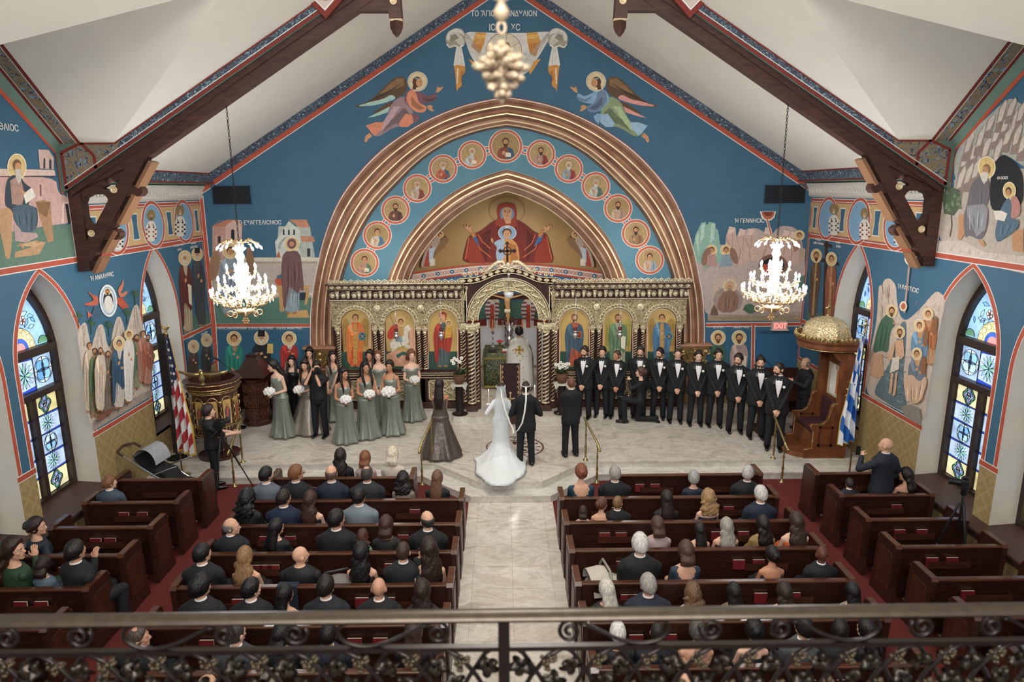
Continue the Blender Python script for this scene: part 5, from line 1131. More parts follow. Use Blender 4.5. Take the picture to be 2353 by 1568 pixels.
for c in bays:
 g = I(M_gilt)
 for r_, t in ((.385, .012), (.46, .012)):
  g.tube([(c+r_*cos(pi*k/20), YF-.012, 2.62+r_*sin(pi*k/20)) for k in range(21)], t, 6)
 for k in range(15): a = pi*(k+.5)/15; g.cap((c+.40*cos(a), YF-.008, 2.62+.40*sin(a)), (c+.445*cos(a+.06), YF-.02, 2.62+.445*sin(a+.06)), .010, .016, 6, 1)
 g.build('arch_carving', ico)
for c in (-3.195, -2.13, 2.165, 3.245):
 g = I(M_gilt); g.lathe((c, YF-.02, 3.02), [(.0, -.02), (.035, -.02), (.05, -.005), (.075, -.02), (.085, .0), (.085, .02)], 16, 'y')
 for k in range(4): a = pi/4+k*pi/2; g.ell((c+.035*cos(a), YF-.035, 3.02+.035*sin(a)), .018, 8, 6)
 g.build('quatrefoil', ico)
for x0, x1 in ((-4.25, -1.12), (1.18, 4.35)):
 g = I(M_gilt); n = 12; d = (x1-x0)/n
 for k in range(n+1):
  x = x0+k*d
  if k < n:
   xm = x+d/2; g.prism([(xm-.035, 3.44), (xm+.035, 3.44), (xm+.03, 3.32), (xm+.018, 3.27), (xm-.018, 3.27), (xm-.03, 3.32)], 'y', YF-.10, YF+.02); g.bbox(xm-.045, xm+.045, YF-.12, YF, 3.42, 3.46, .006)
  g.lathe((x, YF, 3.33), [(.0, -.04), (.02, -.04), (.028, -.02), (.05, -.035), (.058, -.01), (.058, .02)], 14, 'y')
  g.tube([(x+.078*cos(pi*q/10), YF+.01, 3.33+.078*sin(pi*q/10)) for q in range(11)], .008, 5)
 g.build('rosette_frieze', ico)
for x0, x1 in ((-4.30, -1.10), (1.14, 4.42)):
 g = I(M_gilt); n = 20; d = (x1-x0)/n
 g.use(M_dark); g.box(x0, x1, YF-.14, 16.6, 3.50, 3.60); g.use(M_gilt)
 g.box(x0, x1, YF-.16, YF-.13, 3.50, 3.51); g.box(x0, x1, YF-.19, YF-.13, 3.59, 3.60)
 for k in range(n):
  x = x0+(k+.5)*d
  for a in (-1.05, -.52, 0, .52, 1.05): g.cap((x, YF-.15, 3.515), (x+.05*sin(a), YF-.165, 3.515+.06*cos(a)), .009, .015, 6, 1)
  g.tube([(x+d*.46*cos(pi*q/8), YF-.155, 3.52+.065*sin(pi*q/8)) for q in range(9)], .006, 5)
  for q in (-1, 0, 1): g.tube([(x+q*d*.27+.024*cos(2*pi*j/8), YF-.22, 3.70+(.022 if q == 0 else 0)+.026*sin(2*pi*j/8)) for j in range(8)], .010, 5, loop=True)
  g.cap((x, YF-.22, 3.64), (x, YF-.22, 3.68), .012, .01, 6, 1); g.cap((x+d/2, YF-.22, 3.64), (x+d/2, YF-.22, 3.70), .010, .012, 6, 1)
 g.box(x0, x1, YF-.24, YF-.20, 3.64, 3.655)
 g.build('crest', ico)
def twist(g, x, y, z0, z1, r, turns, md=M_dark, mg=M_gilt, capz=.17):
 g.use(md); g.lathe((x, y, 0), [(r*1.5, z0), (r*1.5, z0+.05), (r*1.1, z0+.07), (r*.92, z0+.09), (r*.92, z1-capz), (r, z1-capz)], 12)
 n = int(turns*12)
 for ph in (0, pi): g.use(mg); g.tube([(x+r*.80*cos(ph+2*pi*k/12), y+r*.80*sin(ph+2*pi*k/12), z0+.10+(z1-capz-z0-.1)*k/n) for k in range(n+1)], r*.30, 5)
 g.use(mg); g.lathe((x, y, 0), [(r*1.05, z1-capz-.01), (r*1.25, z1-capz+.01), (r*.95, z1-capz+.03), (r*1.1, z1-capz*.5), (r*1.7, z1-.03), (r*1.8, z1)], 12)
 for k in range(8): a = k*pi/4; g.cap((x+r*1.0*cos(a), y+r*1.0*sin(a), z1-capz*.7), (x+r*1.6*cos(a), y+r*1.6*sin(a), z1-.05), r*.3, r*.4, 5, 1)
 g.lathe((x, y, 0), [(r*1.3, z0+.05), (r*1.35, z0+.065), (r*1.1, z0+.09)], 12)
for c in bays:
 for s_ in (-1, 1):
  g = I(); twist(g, c+s_*.455, YF+.02, 1.42, 2.56, .042, 7); g.build('column', ico, sm='a')
for s_ in (-1, 1):
 for dx, r_, y in ((.915, .082, YF-.16), (.775, .042, YF-.02), (1.10, .042, YF-.02)):
  g = I(); twist(g, s_*dx+.01, y, .58, 2.60, r_, 9); g.use(M_dark); g.bbox(s_*dx+.01-r_*1.7, s_*dx+.01+r_*1.7, y-r_*1.7, y+r_*1.7, .45, .60, .01); g.use(M_gilt); g.bbox(s_*dx+.01-r_*1.6, s_*dx+.01+r_*1.6, y-r_*1.5, y+r_*1.5, 2.58, 2.64, .006); g.build('column', ico, sm='a')
 g = I(M_dark); g.bbox(*sorted((s_*.70+.01, s_*.78+.01)), YF-.03, 16.62, .45, 2.62, .008); g.bbox(*sorted((s_*1.0, s_*1.16)), YF-.02, 16.62, .45, 3.6, .008); g.use(M_fili); g.box(*sorted((s_*1.06, s_*1.15)), YF-.05, YF-.01, 2.66, 3.64); g.use(M_gilt); g.box(*sorted((s_*1.0, s_*1.02)), YF-.04, YF-.015, 2.66, 3.55); g.build('door_post', ico, sm=False)
for c in bays:
 g = I(M_gilt); x0, x1, z0, z1 = c-.40, c+.40, .67, 1.20
 for a in ((x0, x1, z0, z0+.03), (x0, x1, z1-.03, z1), (x0, x0+.03, z0, z1), (x1-.03, x1, z0, z1)): g.box(a[0], a[1], YF-.015, YF+.03, a[2], a[3])
 g.use(M_fili); g.box(x0+.02, x1-.02, YF+.0, YF+.03, z0+.02, z1-.02)
 g.use(M_gilt); g.cap((x0+.05, YF-.005, z0+.05), (x1-.05, YF-.005, z1-.05), .018, .018, 6, 1); g.cap((x0+.05, YF-.005, z1-.05), (x1-.05, YF-.005, z0+.05), .018, .018, 6, 1)
 for q in (-1, 1): g.tube([(c+q*.2+.07*cos(2*pi*k/12), YF-.006, .935+.07*sin(2*pi*k/12)) for k in range(12)], .012, 5, loop=True); g.tube([(c+.07*cos(2*pi*k/12), YF-.006, .935+q*.15+.07*sin(2*pi*k/12)) for k in range(12)], .012, 5, loop=True)
 g.build('carved_panel', ico, sm=False)
cx_ = .01
g = I(M_fili)
def ringprism(g, r0, r1, y0, y1, z0, n=28, a0=0, a1=pi):
 P = lambda r, k, y: (cx_+r*cos(a0+(a1-a0)*k/n), y, z0+r*sin(a0+(a1-a0)*k/n))
 g.loft([[P(r0, k, y0) for k in range(n+1)], [P(r1, k, y0) for k in range(n+1)], [P(r1, k, y1) for k in range(n+1)], [P(r0, k, y1) for k in range(n+1)]], caps=False, closed=False, loop=True)
ringprism(g, .74, .99, YF-.10, YF+.12, 2.72)
g.build('portal_arch', ico, sm='a')
g = I(M_gilt)
for r_, t in ((.745, .018), (.80, .012), (.985, .016), (1.03, .012)): g.tube([(cx_+r_*cos(pi*k/36), YF-.11, 2.72+r_*sin(pi*k/36)) for k in range(37)], t, 6)
for k in range(34): a = pi*(k+.5)/34; g.ell((cx_+.772*cos(a), YF-.115, 2.72+.772*sin(a)), .016, 6, 5)
for s_ in (-1, 1):                                # running vine on the arch
 for k in range(6):
  a = pi/2-s_*(.2+k*.27); c0 = (cx_+.89*cos(a), 2.72+.89*sin(a))
  g.tube([(c0[0]+.062*(1-q/16)*cos(a+s_*q*.5), YF-.115, c0[1]+.062*(1-q/16)*sin(a+s_*q*.5)) for q in range(15)], .013, 5)
  a2 = a-s_*.13; g.cap((cx_+.85*cos(a), YF-.11, 2.72+.85*sin(a)), (cx_+.93*cos(a2-s_*.08), YF-.12, 2.72+.93*sin(a2-s_*.08)), .018, .024, 6, 2)
g.build('arch_carving', ico)
g = I(M_dark)
prof = [(-1.13, 2.66), (-1.13, 3.70), (-.72, 3.70)] + [(cx_+1.22*cos(a), 2.72+1.22*sin(a)) for a in (2.17, 1.95, 1.75, 1.5708, 1.39, 1.19, .97)] + [(.75, 3.70), (1.15, 3.70), (1.15, 2.66)]
inner = [(cx_+1.0*cos(pi*k/28), 2.72+1.0*sin(pi*k/28)) for k in range(29)]
g.prism(prof+inner, 'y', YF-.02, YF+.10)
g.build('spandrel', ico, sm=False)
g = I(M_gilt)
top = [(-1.17, 3.70), (-.75, 3.72), (-.55, 3.80), (-.30, 3.92), (0.01, 3.97), (.32, 3.92), (.57, 3.80), (.77, 3.72), (1.19, 3.70)]
topS = resample(smoothc(top, 1), 15)
for (a, b) in zip(topS, topS[1:]):               # palmette band following the curve
 g.use(M_dark); d = V((b[0]-a[0], b[1]-a[1])).normalized(); n_ = V((-d.y, d.x))
 g.prism([(a[0]-n_.x*.07, a[1]-n_.y*.07), (b[0]-n_.x*.07, b[1]-n_.y*.07), (b[0]+n_.x*.05, b[1]+n_.y*.05), (a[0]+n_.x*.05, a[1]+n_.y*.05)], 'y', YF-.16, YF+.05)
 g.use(M_gilt); c0 = ((a[0]+b[0])/2, (a[1]+b[1])/2)
 for an in (-1.05, -.5, 0, .5, 1.05):
  e = (c0[0]-n_.x*.04+(d.x*sin(an)+n_.x*cos(an))*.065, c0[1]-n_.y*.04+(d.y*sin(an)+n_.y*cos(an))*.065); g.cap((c0[0]-n_.x*.05, YF-.165, c0[1]-n_.y*.05), (e[0], YF-.18, e[1]), .010, .016, 5, 1)
for o_ in (-.075, .055): g.tube([(x, YF-.17, z+o_) for x, z in topS], .012, 5)
for s_ in (-1, 1):                                # scrolls of the crest
 for k, (x, z, r_) in enumerate(((1.05, 3.83, .06), (.91, 3.83, .06), (.77, 3.86, .06), (.64, 3.92, .055))):
  g.tube([(cx_+s_*(x+r_*(1-q/17)*cos(q*.55)), YF-.12, z+r_*(1-q/17)*sin(q*.55)) for q in range(16)], .015, 6)
 g.tube([(cx_+s_*x, YF-.12, z) for x, z in ((.60, 3.84), (.48, 3.96), (.36, 4.06), (.24, 4.14), (.13, 4.15), (.08, 4.08), (.12, 4.02), (.19, 4.03), (.20, 4.09))], [.02, .045, .05, .05, .045, .035, .03, .025, .02], 8)
 g.tube([(s_*1.02+cx_+s_*.05*(1-q/14)*cos(q*.6), YF-.04, 3.50+.07*(1-q/14)*sin(q*.6)) for q in range(13)], .014, 5)
 g.tube([(cx_+s_*1.03, YF-.04, 3.42), (cx_+s_*1.06, YF-.04, 3.3), (cx_+s_*1.05, YF-.04, 3.2)], .014, 5)
 for a in ((1.0, 1.14, 3.62, 3.635), (1.125, 1.14, 3.0, 3.63)): g.box(*sorted((cx_+s_*a[0], cx_+s_*a[1])), YF-.04, YF-.02, a[2], a[3])
g.ell((cx_, YF-.12, 4.06), (.06, .05, .08)); g.ell((cx_, YF-.13, 3.98), (.10, .04, .04))
g.build('portal_crest', ico)
g = I(mat('#3a2a22', .45, name='bronze_cross')); X = cx_-.02
g.box(X-.025, X+.025, YF-.10, YF-.06, 4.12, 4.58); g.box(X-.17, X+.17, YF-.10, YF-.06, 4.375, 4.425)
for (a, b, u, v) in ((X, 4.60, 0, 1), (X-.19, 4.40, -1, 0), (X+.19, 4.40, 1, 0)):
 g.ell((a, YF-.08, b), (.03, .02, .03)); g.ell((a-u*.025+v*.03, YF-.08, b-v*.025+u*.03), (.022, .02, .022)); g.ell((a-u*.025-v*.03, YF-.08, b-v*.025-u*.03), (.022, .02, .022))
g.tube([(X+.095*cos(2*pi*k/20), YF-.08, 4.40+.095*sin(2*pi*k/20)) for k in range(20)], .013, 5, loop=True)
g.build('cross', ico)
def MI(px, py, o): p = atD(px, py, YF+.10); return V((p.x, p.y-o, p.z))
M_icongold = mat('#cfae6c', .4, .3, noise=(3, .08), name='icon_gold')
icons = [dict(x=817, robe='#d0562f', cloak='#c8733a', stole='#b98f4a', wings='#a98443', hair='#5a3624', shield='#3f7f86'),
         dict(x=918, horse=1), dict(x=1018, robe='#4c5a5c', cloak='#9c352a', child=1, hair='#9c352a'),
         dict(x=1320, robe='#b5583c', cloak='#3f5666', hair='#6a3f28', beard='#6a3f28', item='book'), dict(x=1420, robe='#a8ab92', cloak='#5d7a5a', hair='#6a3f28', beard='#6a3f28', wings='#a79a4c', item='scroll'),
         dict(x=1521, robe='#3f6180', cloak='#4a7090', stole='#b98f4a', wings='#a98443', hair='#5a3624', shield='#3f8a90')]
for c, d in zip(bays, icons):
 g = I(M_icongold); arch = [(c-.365, 1.45), (c+.365, 1.45)] + [(c+.365*cos(pi*k/16), 2.62+.365*sin(pi*k/16)) for k in range(17)]
 g.prism(arch, 'y', YF+.105, YF+.12); ip = g.build('icon_panel', ico, sm=False); ip['label'] = 'painted icon with gold ground'
 P = Paint(MI, .0004); P.g.T = IT; P.o = .0
 xx = d['x']; W = 34
 P.poly('#2c4a3c', [(xx-W, 808), (xx+W, 808), (xx+W, 849), (xx-W, 849)]); P.line('#e8e0d0', [(xx-W, 849), (xx-W, 742), (xx-W+6, 726), (xx-18, 714), (xx, 710), (xx+18, 714), (xx+W-6, 726), (xx+W, 742), (xx+W, 849)], 1.4); P.line('#a8402f', [(xx-W-1.5, 849), (xx-W-1.5, 742)], 1.6); P.line('#a8402f', [(xx+W+1.5, 849), (xx+W+1.5, 742)], 1.6)
 if 'wings' in d:
  for s_ in (-1, 1): P.poly(d['wings'], [(xx+s_*9, 745), (xx+s_*20, 730), (xx+s_*29, 736), (xx+s_*31, 760), (xx+s_*28, 800), (xx+s_*25, 815), (xx+s_*18, 780), (xx+s_*12, 762)]); [P.line(dk_(d['wings'], .6), [(xx+s_*(16+k*3.6), 745), (xx+s_*(17+k*3.4), 795)], .9) for k in range(4)]
 if 'horse' in d:
  P.ell('#ddd5c4', xx+2, 785, 21, 12, -.2); P.ell('#d8cfbe', xx-12, 793, 10, 11); P.poly('#ddd5c4', [(xx+8, 780), (xx+12, 752), (xx+20, 746), (xx+26, 756), (xx+20, 762), (xx+20, 785)]); P.poly('#cfc6b6', [(xx+14, 790), (xx+26, 796), (xx+30, 806), (xx+24, 804), (xx+12, 798)]); P.poly('#cfc6b6', [(xx-16, 798), (xx-10, 800), (xx-14, 818), (xx-20, 818)])
  P.poly('#b5382a', [(xx-30, 775), (xx-22, 752), (xx-4, 742), (xx+6, 752), (xx+6, 775), (xx-8, 770), (xx-20, 782)]); P.poly('#7fa3a8', [(xx-10, 776), (xx+6, 774), (xx+8, 786), (xx-6, 786)]); P.poly('#b89060', [(xx-4, 750), (xx+7, 750), (xx+6, 774), (xx-6, 774)]); P.head(xx+3, 740, 6.5, '#5a3624', halo='#c9a45c', hr=1.5); P.line('#8a7a5c', [(xx-22, 724), (xx+8, 800)], 1.4)
  P.poly('#c9957a', [(xx-30, 815), (xx-10, 804), (xx+10, 808), (xx+30, 802), (xx+32, 842), (xx-30, 842)]); P.poly('#2f5a4c', [(xx-8, 816), (xx+8, 808), (xx+24, 812), (xx+20, 818), (xx+6, 816), (xx-4, 824)]); P.poly('#d9a58a', [(xx+22, 760), (xx+30, 752), (xx+32, 800), (xx+24, 800)])
 else:
  P.saint(xx, 716, 842, 44, d['robe'], d['cloak'], d['hair'], d.get('beard'), int(xx), halo=None, r=7.5, stole=d.get('stole'), item=d.get('item'))
  if 'shield' in d: P.ell(d['shield'], xx+16, 773, 9, 9.5); P.ell('#24476a', xx+16, 773, 6.5, 7); P.line('#d9b56a', [(xx+12, 769), (xx+20, 777)], 1); P.line('#d9b56a', [(xx+20, 769), (xx+12, 777)], 1); P.line('#8fb3a8', [(xx-17, 733), (xx-6, 762)], 2)
  if 'child' in d: P.ell('#9c352a', xx, 726, 8.5, 9.5); P.ell('#c9956b', xx, 729, 5.5, 7); P.head(xx+13, 743, 4.5, '#6a4630', halo='#c9a45c', hr=1.5); P.poly('#c79440', [(xx+6, 750), (xx+20, 750), (xx+20, 775), (xx+4, 778)])
 P.g.build('icon_painting', ip, sm=False, recalc=False)
def vigil(x, y, ztop, z, label):
 t = thing('vigil_lamp', label, 'oil lamp', (x, y, z), 0, 'silver vigil lamps before the icon screen')
 g = G().use(M_silver)
 g.lathe((0, 0, 0), [(.0, -.16), (.02, -.15), (.015, -.12), (.05, -.08), (.075, -.03), (.06, .0), (.035, .02), (.06, .05), (.05, .08)], 14); g.build('bowl', t)
 g = G().use(mat('#5a1014', .15, name='ruby_glass')); g.lathe((0, 0, 0), [(.03, .06), (.042, .08), (.05, .15), (.045, .15), (.03, .08)], 12); g.build('glass_cup', t)
 g = G().use(M_silver)
 for k in range(3): a = k*2*pi/3; g.tube([(.06*cos(a), .06*sin(a), .02), (.02*cos(a), .02*sin(a), .28), (0, 0, ztop-z)], .0035, 4)
 g.lathe((0, 0, 0), [(.03, .27), (.035, .29), (.0, .31)], 10); g.build('chain', t)
for x, lab in ((-2.70, 'silver vigil lamp before the icon of the rider on a white horse'), (-1.62, 'silver vigil lamp before the icon of the mother and child'), (1.62, 'silver vigil lamp before the icon of the bearded man with a book'), (2.70, 'silver vigil lamp before the icon of the winged bearded man')):
 vigil(x, 16.12, 3.42, 2.42, lab)
t = thing('sanctuary_lamp', 'clear glass lamp hanging in the arch of the royal doorway', 'oil lamp', (.02, 16.15, 3.42));
g = G().use(mat('#d9dde2', .15, .2, name='clear_glass')); g.lathe((0, 0, 0), [(.02, -.12), (.10, -.10), (.11, -.04), (.115, .02), (.08, .03), (.03, .02)], 16); g.build('bowl', t)
g = G().use(M_silver); g.tube([(0, 0, .03), (0, 0, .58)], .008, 6); g.ell((0, 0, .44), (.035, .035, .05)); g.ell((0, 0, .3), .02); g.build('chain', t)
# ---------------- sanctuary
M_brocade = ramp_mat('green_brocade', 'noise', 9.0, [(.42, '#24382a'), (.5, '#6d7350'), (.56, '#2c4030'), (.62, '#8a8a60')], .6, detail=2, distort=3)
M_fringe = mat('#9a8c52', .5, .2, noise=(40, .2), name='gold_fringe')
def drape_box(g, x0, x1, y0, y1, z0, z1, amp=.02, n=14):
 r0 = []; r1 = []
 for (xa, ya, xb, yb) in ((x0, y0, x1, y0), (x1, y0, x1, y1), (x1, y1, x0, y1), (x0, y1, x0, y0)):
  nx, ny = (yb-ya), -(xb-xa); l = hypot(nx, ny); nx /= l; ny /= l
  for k in range(n):
   t = k/n; x, y = xa+(xb-xa)*t, ya+(yb-ya)*t; w_ = amp*(1+sin(t*2*pi*3))
   r0.append((x+nx*w_, y+ny*w_, z0)); r1.append((x, y, z1))
 g.loft([r0, r1])
altar = thing('altar_table', 'square altar table under a green and gold brocade cloth beyond the royal doorway', 'altar', (0.0, 18.7, .45))
g = G().use(mat('#c9b89a', .6, name='marble')); g.box(-.55, .55, -.45, .45, 0, .95); g.build('base', altar, sm=False)
g = G().use(M_brocade); drape_box(g, -.66, .66, -.55, .55, .06, 1.0); g.build('altar_cloth', altar)
g = G().use(M_fringe)
for a in ((-.69, .69, -.60, -.575, .04, .10), (-.69, .69, -.60, -.575, .84, .90), (-.70, -.67, -.60, -.57, .05, .88), (.67, .70, -.60, -.57, .05, .88), (-.70, -.68, -.58, .55, .84, .9), (.68, .70, -.58, .55, .84, .9)): g.box(*a)
for x in (-.68, .68): g.lathe((x, -.60, .62), [(.0, -.16), (.03, -.15), (.012, -.02), (.012, .2)], 8)
g.build('fringe', altar, sm=False)
def simple(name, label, cat, loc, fn, rz=0, group=None, sm='a'):
 g = G(); fn(g); o = g.build(name, sm=sm); o.location = loc; o.rotation_euler = (0, 0, rz); return tag(o, label, cat, group)
AT = 1.455
def book(g, w_=.2, h_=.26, t=.04, c='#1d2420'): g.use(mat(c, .5)); g.bbox(-w_/2, w_/2, -h_/2, h_/2, 0, t, .004); g.use(mat('#d8cfb8', .7)); g.box(-w_/2+.01, w_/2+.004, -h_/2+.008, h_/2-.008, .008, t-.008)
simple('gospel_book', 'dark green closed book lying on the left side of the altar', 'book', (-.42, 18.35, AT), lambda g: book(g, .26, .24))
simple('service_book', 'white book with a red cover lying open on the altar by the priest', 'book', (-.03, 18.35, AT), lambda g: (g.use(mat('#b3202a', .6)), g.bbox(-.14, .14, -.13, .13, 0, .03, .004), g.use(mat('#e9e6e0', .7)), g.bbox(-.125, .125, -.10, .12, .03, .06, .004)))
def chalice(g):
 g.use(M_brass); g.lathe((0, 0, 0), [(.07, 0), (.07, .01), (.03, .03), (.015, .06), (.02, .1), (.015, .13), (.04, .16), (.05, .24), (.045, .24)], 14)
 g.use(mat('#b3202a', .7)); g.loft([[((.10+.02*cos(4*a))*cos(a), (.10+.02*cos(4*a))*sin(a), .23+.0*a) for a in [2*pi*k/16 for k in range(16)]], [(.05*cos(2*pi*k/16), .05*sin(2*pi*k/16), .27) for k in range(16)], [(.01*cos(2*pi*k/16), .01*sin(2*pi*k/16), .28) for k in range(16)]])
simple('chalice', 'gilt chalice under a red cloth cover on the altar', 'chalice', (-.22, 18.60, AT), chalice)
def tabern(g):
 g.use(M_silver); g.lathe((0, 0, 0), [(.16, 0), (.17, .03), (.12, .06), (.13, .1), (.13, .22), (.15, .24), (.15, .27), (.09, .34), (.11, .4), (.12, .52), (.08, .58), (.03, .64), (.02, .72)], 16)
 for k in range(6):
  a = k*pi/3; g.tube([(0, 0, .6), (.12*cos(a), .12*sin(a), .62), (.18*cos(a), .18*sin(a), .68), (.19*cos(a), .19*sin(a), .76)], .012, 6); g.lathe((.19*cos(a), .19*sin(a), .76), [(.035, 0), (.04, .02), (.0, .02)], 8)
  g.use(mat('#4a1a1c', .3)); g.lathe((.19*cos(a), .19*sin(a), .78), [(.02, 0), (.035, .05), (.03, .06)], 8); g.use(M_silver)
simple('tabernacle', 'ornate silver tabernacle with branching lamps at the middle of the altar', 'tabernacle', (0.05, 18.85, AT), tabern)
def candlestick(g):
 g.use(M_silver); g.lathe((0, 0, 0), [(.09, 0), (.09, .02), (.03, .06), (.02, .1), (.035, .14), (.015, .18), (.015, .28), (.03, .32), (.015, .36), (.045, .42), (.05, .46)], 14)
 g.use(mat('#b5743f', .5)); g.lathe((0, 0, 0), [(.02, .46), (.02, .78), (.012, .8)], 10)
for x, s_ in ((-.42, 'left'), (.42, 'right')):
 simple('candlestick', 'silver candlestick with an amber candle on the %s of the altar' % s_, 'candlestick', (x, 18.9, AT), candlestick, group='altar candlesticks')
cr = thing('crucifix', 'tall dark wooden crucifix rising behind the altar', 'crucifix', (0.0, 19.55, .45))
g = G().use(M_dark); g.box(-.075, .075, -.03, .03, 0, 2.95); g.box(-.60, .60, -.03, .03, 2.28, 2.43); g.box(-.25, .25, -.15, .15, 0, .2); g.use(mat('#e6e0d2', .6)); g.box(-.14, .14, -.05, -.03, 2.66, 2.76); g.build('cross', cr, sm=False)
g = G().use(mat('#b98f5e', .6)); g.cap((-.48, -.05, 2.42), (-.1, -.05, 2.32), .018, .03); g.cap((.48, -.05, 2.42), (.1, -.05, 2.32), .018, .03)
g.loft([[(x*cos(2*pi*k/12)+ox, -.05+.04*sin(2*pi*k/12), z) for k in range(12)] for z, x, ox in ((2.36, .09, 0), (2.2, .085, 0), (2.05, .065, .01), (1.95, .075, .02), (1.75, .06, .01), (1.4, .04, 0), (1.25, .03, 0))])
g.cap((0, -.05, 2.34), (0, -.06, 2.42), .03); g.ell((-.01, -.08, 2.46), (.055, .055, .07)); g.use(mat('#c9a45c', .4, .4)); g.lathe((0, -.035, 2.47), [(.0, 0), (.12, 0), (.12, -.01), (0, -.01)], 20, 'y'); g.use(mat('#d8cdb6', .7)); g.bbox(-.09, .09, -.10, -.0, 1.88, 2.0, .02)
g.build('figure', cr)
def curtain(g):
 g.use(mat('#c9ccd2', .8, name='white_linen')); pts0, pts1 = [], []
 for k in range(81):
  a = pi*k/80; r_ = 1-.012*sin(k*1.7); pts0.append(((AX-.12)*cos(a)*r_, (AY-.12)*sin(a)*r_, 0)); pts1.append(((AX-.10)*cos(a), (AY-.10)*sin(a), 1.25-.10*abs(sin(3*a))))
 g.loft([pts0, pts1], caps=False, closed=False)
o = simple('altar_curtain', 'white pleated cloth hung round the apse wall behind the altar', 'curtain', (0, AC, .52), curtain)
# ---------------- before the screen
t = thing('draped_lectern', 'tall dark maroon draped stand with gold scroll borders and a gold cross', 'lectern', (.04, 15.65, .30))
g = G().use(M_dark); g.box(-.20, .20, -.02, .25, 0, .5); g.build('stand', t, sm=False)
g = G().use(mat('#2a1114', .85, noise=(30, .15), name='maroon_velvet')); g.bbox(-.24, .24, -.05, -.0, .35, 1.52, .01); g.build('drape', t, sm=False)
g = G().use(mat('#cfae86', .5, .2, name='gold_embroidery'))
for s_ in (-1, 1):
 g.box(*sorted((s_*.235, s_*.222)), -.056, -.05, .36, 1.51)
 for k in range(9): z = .43+k*.125; g.tube([(s_*.185+s_*.028*(1-q/12)*cos(q*.55)*(1 if k % 2 else -1), -.056, z+.045*(1-q/12)*sin(q*.55)) for q in range(11)], .0065, 4); g.cap((s_*.2, -.056, z-.06), (s_*.19, -.056, z+.05), .006, .006, 4, 1)
g.box(-.012, .012, -.057, -.05, .45, .80); g.box(-.09, .09, -.057, -.05, .645, .67)
for a, b in ((0, .80), (0, .45), (-.09, .657), (.09, .657)): g.ell((a, -.055, b), (.028, .008, .028), 8, 6)
g.build('embroidery', t, sm=False)
for x, lab, fl2 in ((-1.20, 'woven basket of white orchids on the stand left of the royal doorway', 0), (1.30, 'woven basket of white lilies on the stand right of the royal doorway', 1)):
 side = 'left' if x < 0 else 'right'
 t = thing('flower_stand', 'round black pedestal stand with a white cloth on the %s of the royal doorway' % side, 'stand', (x, 16.0, .45))
 g = G().use(mat('#17100e', .3, name='black_lacquer')); g.lathe((0, 0, 0), [(.19, 0), (.20, .015), (.12, .04), (.10, .06), (.10, .70), (.14, .74), (.17, .76)], 20); g.build('pedestal', t, sm='a')
 g = G().use(mat('#c4c0b4', .8, name='linen')); q = [(.19*cos(2*pi*k/16), .19*sin(2*pi*k/16)) for k in range(16)]
 g.loft([[(a, b, .775) for a, b in q], [(a*1.12, b*1.12, .775-(.13 if k % 4 == 2 else .02)) for k, (a, b) in enumerate(q)]], caps=False); g.poly([(a, b, .776) for a, b in q])
 for k in (2, 6, 10, 14): a, b = q[k]; g.cap((a*1.12, b*1.12, .64), (a*1.12, b*1.12, .58), .006, .01, 5, 1)
 g.build('cloth', t, sm=False)
 t = thing('flower_basket', lab, 'flower basket', (x, 16.0, 1.232))
 g = G().use(ramp_mat('wicker', 'wave', 14, [(.3, '#4a2f20'), (.7, '#8a6446')], .7, bump=.6, distort=1)); g.lathe((0, 0, 0), [(.10, 0), (.13, .12), (.15, .23), (.135, .23), (.12, .14)], 18); g.tube([(.148*cos(2*pi*k/18), .148*sin(2*pi*k/18), .235) for k in range(18)], .012, 5, loop=True); g.build('basket', t)
 g = G().use(mat('#33452f', .6)); rnd = random.Random(int(x*10))
 for k in range(16):
  a = rnd.uniform(0, 2*pi); l = rnd.uniform(.12, .24); z = rnd.uniform(.24, .34); e = V((l*cos(a), l*sin(a), z+rnd.uniform(-.02, .14)))
  m_ = e*.55+V((0, 0, z*.5)); sd = V((-sin(a), cos(a), 0))*.035; g.poly([V((0, 0, .2)), m_+sd, e, m_-sd])
 g.tube([(0, 0, .2), (.02, -.02, .4), (-.06, -.03, .55), (-.15, -.03, .60)] if not fl2 else [(0, 0, .2), (.01, 0, .42)], .006, 5)
 g.build('leaves', t, sm=False)
 g = G().use(mat('#eeeae0', .7, name='petal_white'))
 pts = [(-.16, -.05, .58), (-.12, -.06, .52), (-.10, -.03, .63), (.03, -.05, .55), (.07, -.04, .64), (-.04, -.05, .6)] if not fl2 else [(rnd.uniform(-.17, .17), rnd.uniform(-.10, .08), rnd.uniform(.36, .50)) for _ in range(12)]
 for (a, b, c) in pts:
  for k in range(5): an = k*1.257; g.ell((a+.028*cos(an), b-.01, c+.028*sin(an)), (.022, .010, .022), 6, 4)
 g.build('blossoms', t)
# ---------------- pulpit with eagle
t = thing('pulpit', 'round gilded wooden pulpit with painted icons and a spread golden eagle on its rim', 'pulpit', (-6.22, 13.85, .30))
g = G().use(mat('#3a1b15', .35, coat=.2)); g.lathe((0, 0, 0), [(.42, 0), (.42, .06), (.34, .10), (.20, .14), (.17, .2), (.17, .42), (.30, .52), (.40, .58)], 16); g.build('pedestal', t, sm='a')
nn = 10
def ringp(r, z): return [(r*cos(2*pi*(k+.5)/nn), r*sin(2*pi*(k+.5)/nn), z) for k in range(nn)]
g = G().use(M_dark); g.loft([ringp(.42, .50), ringp(.46, .56), ringp(.46, .76), ringp(.48, 1.46), ringp(.50, 1.5), ringp(.545, 1.56), ringp(.57, 1.68), ringp(.57, 1.72), ringp(.46, 1.72), ringp(.44, 1.3)], caps=True); g.build('body', t, sm=False)
g = G().use(M_gold)
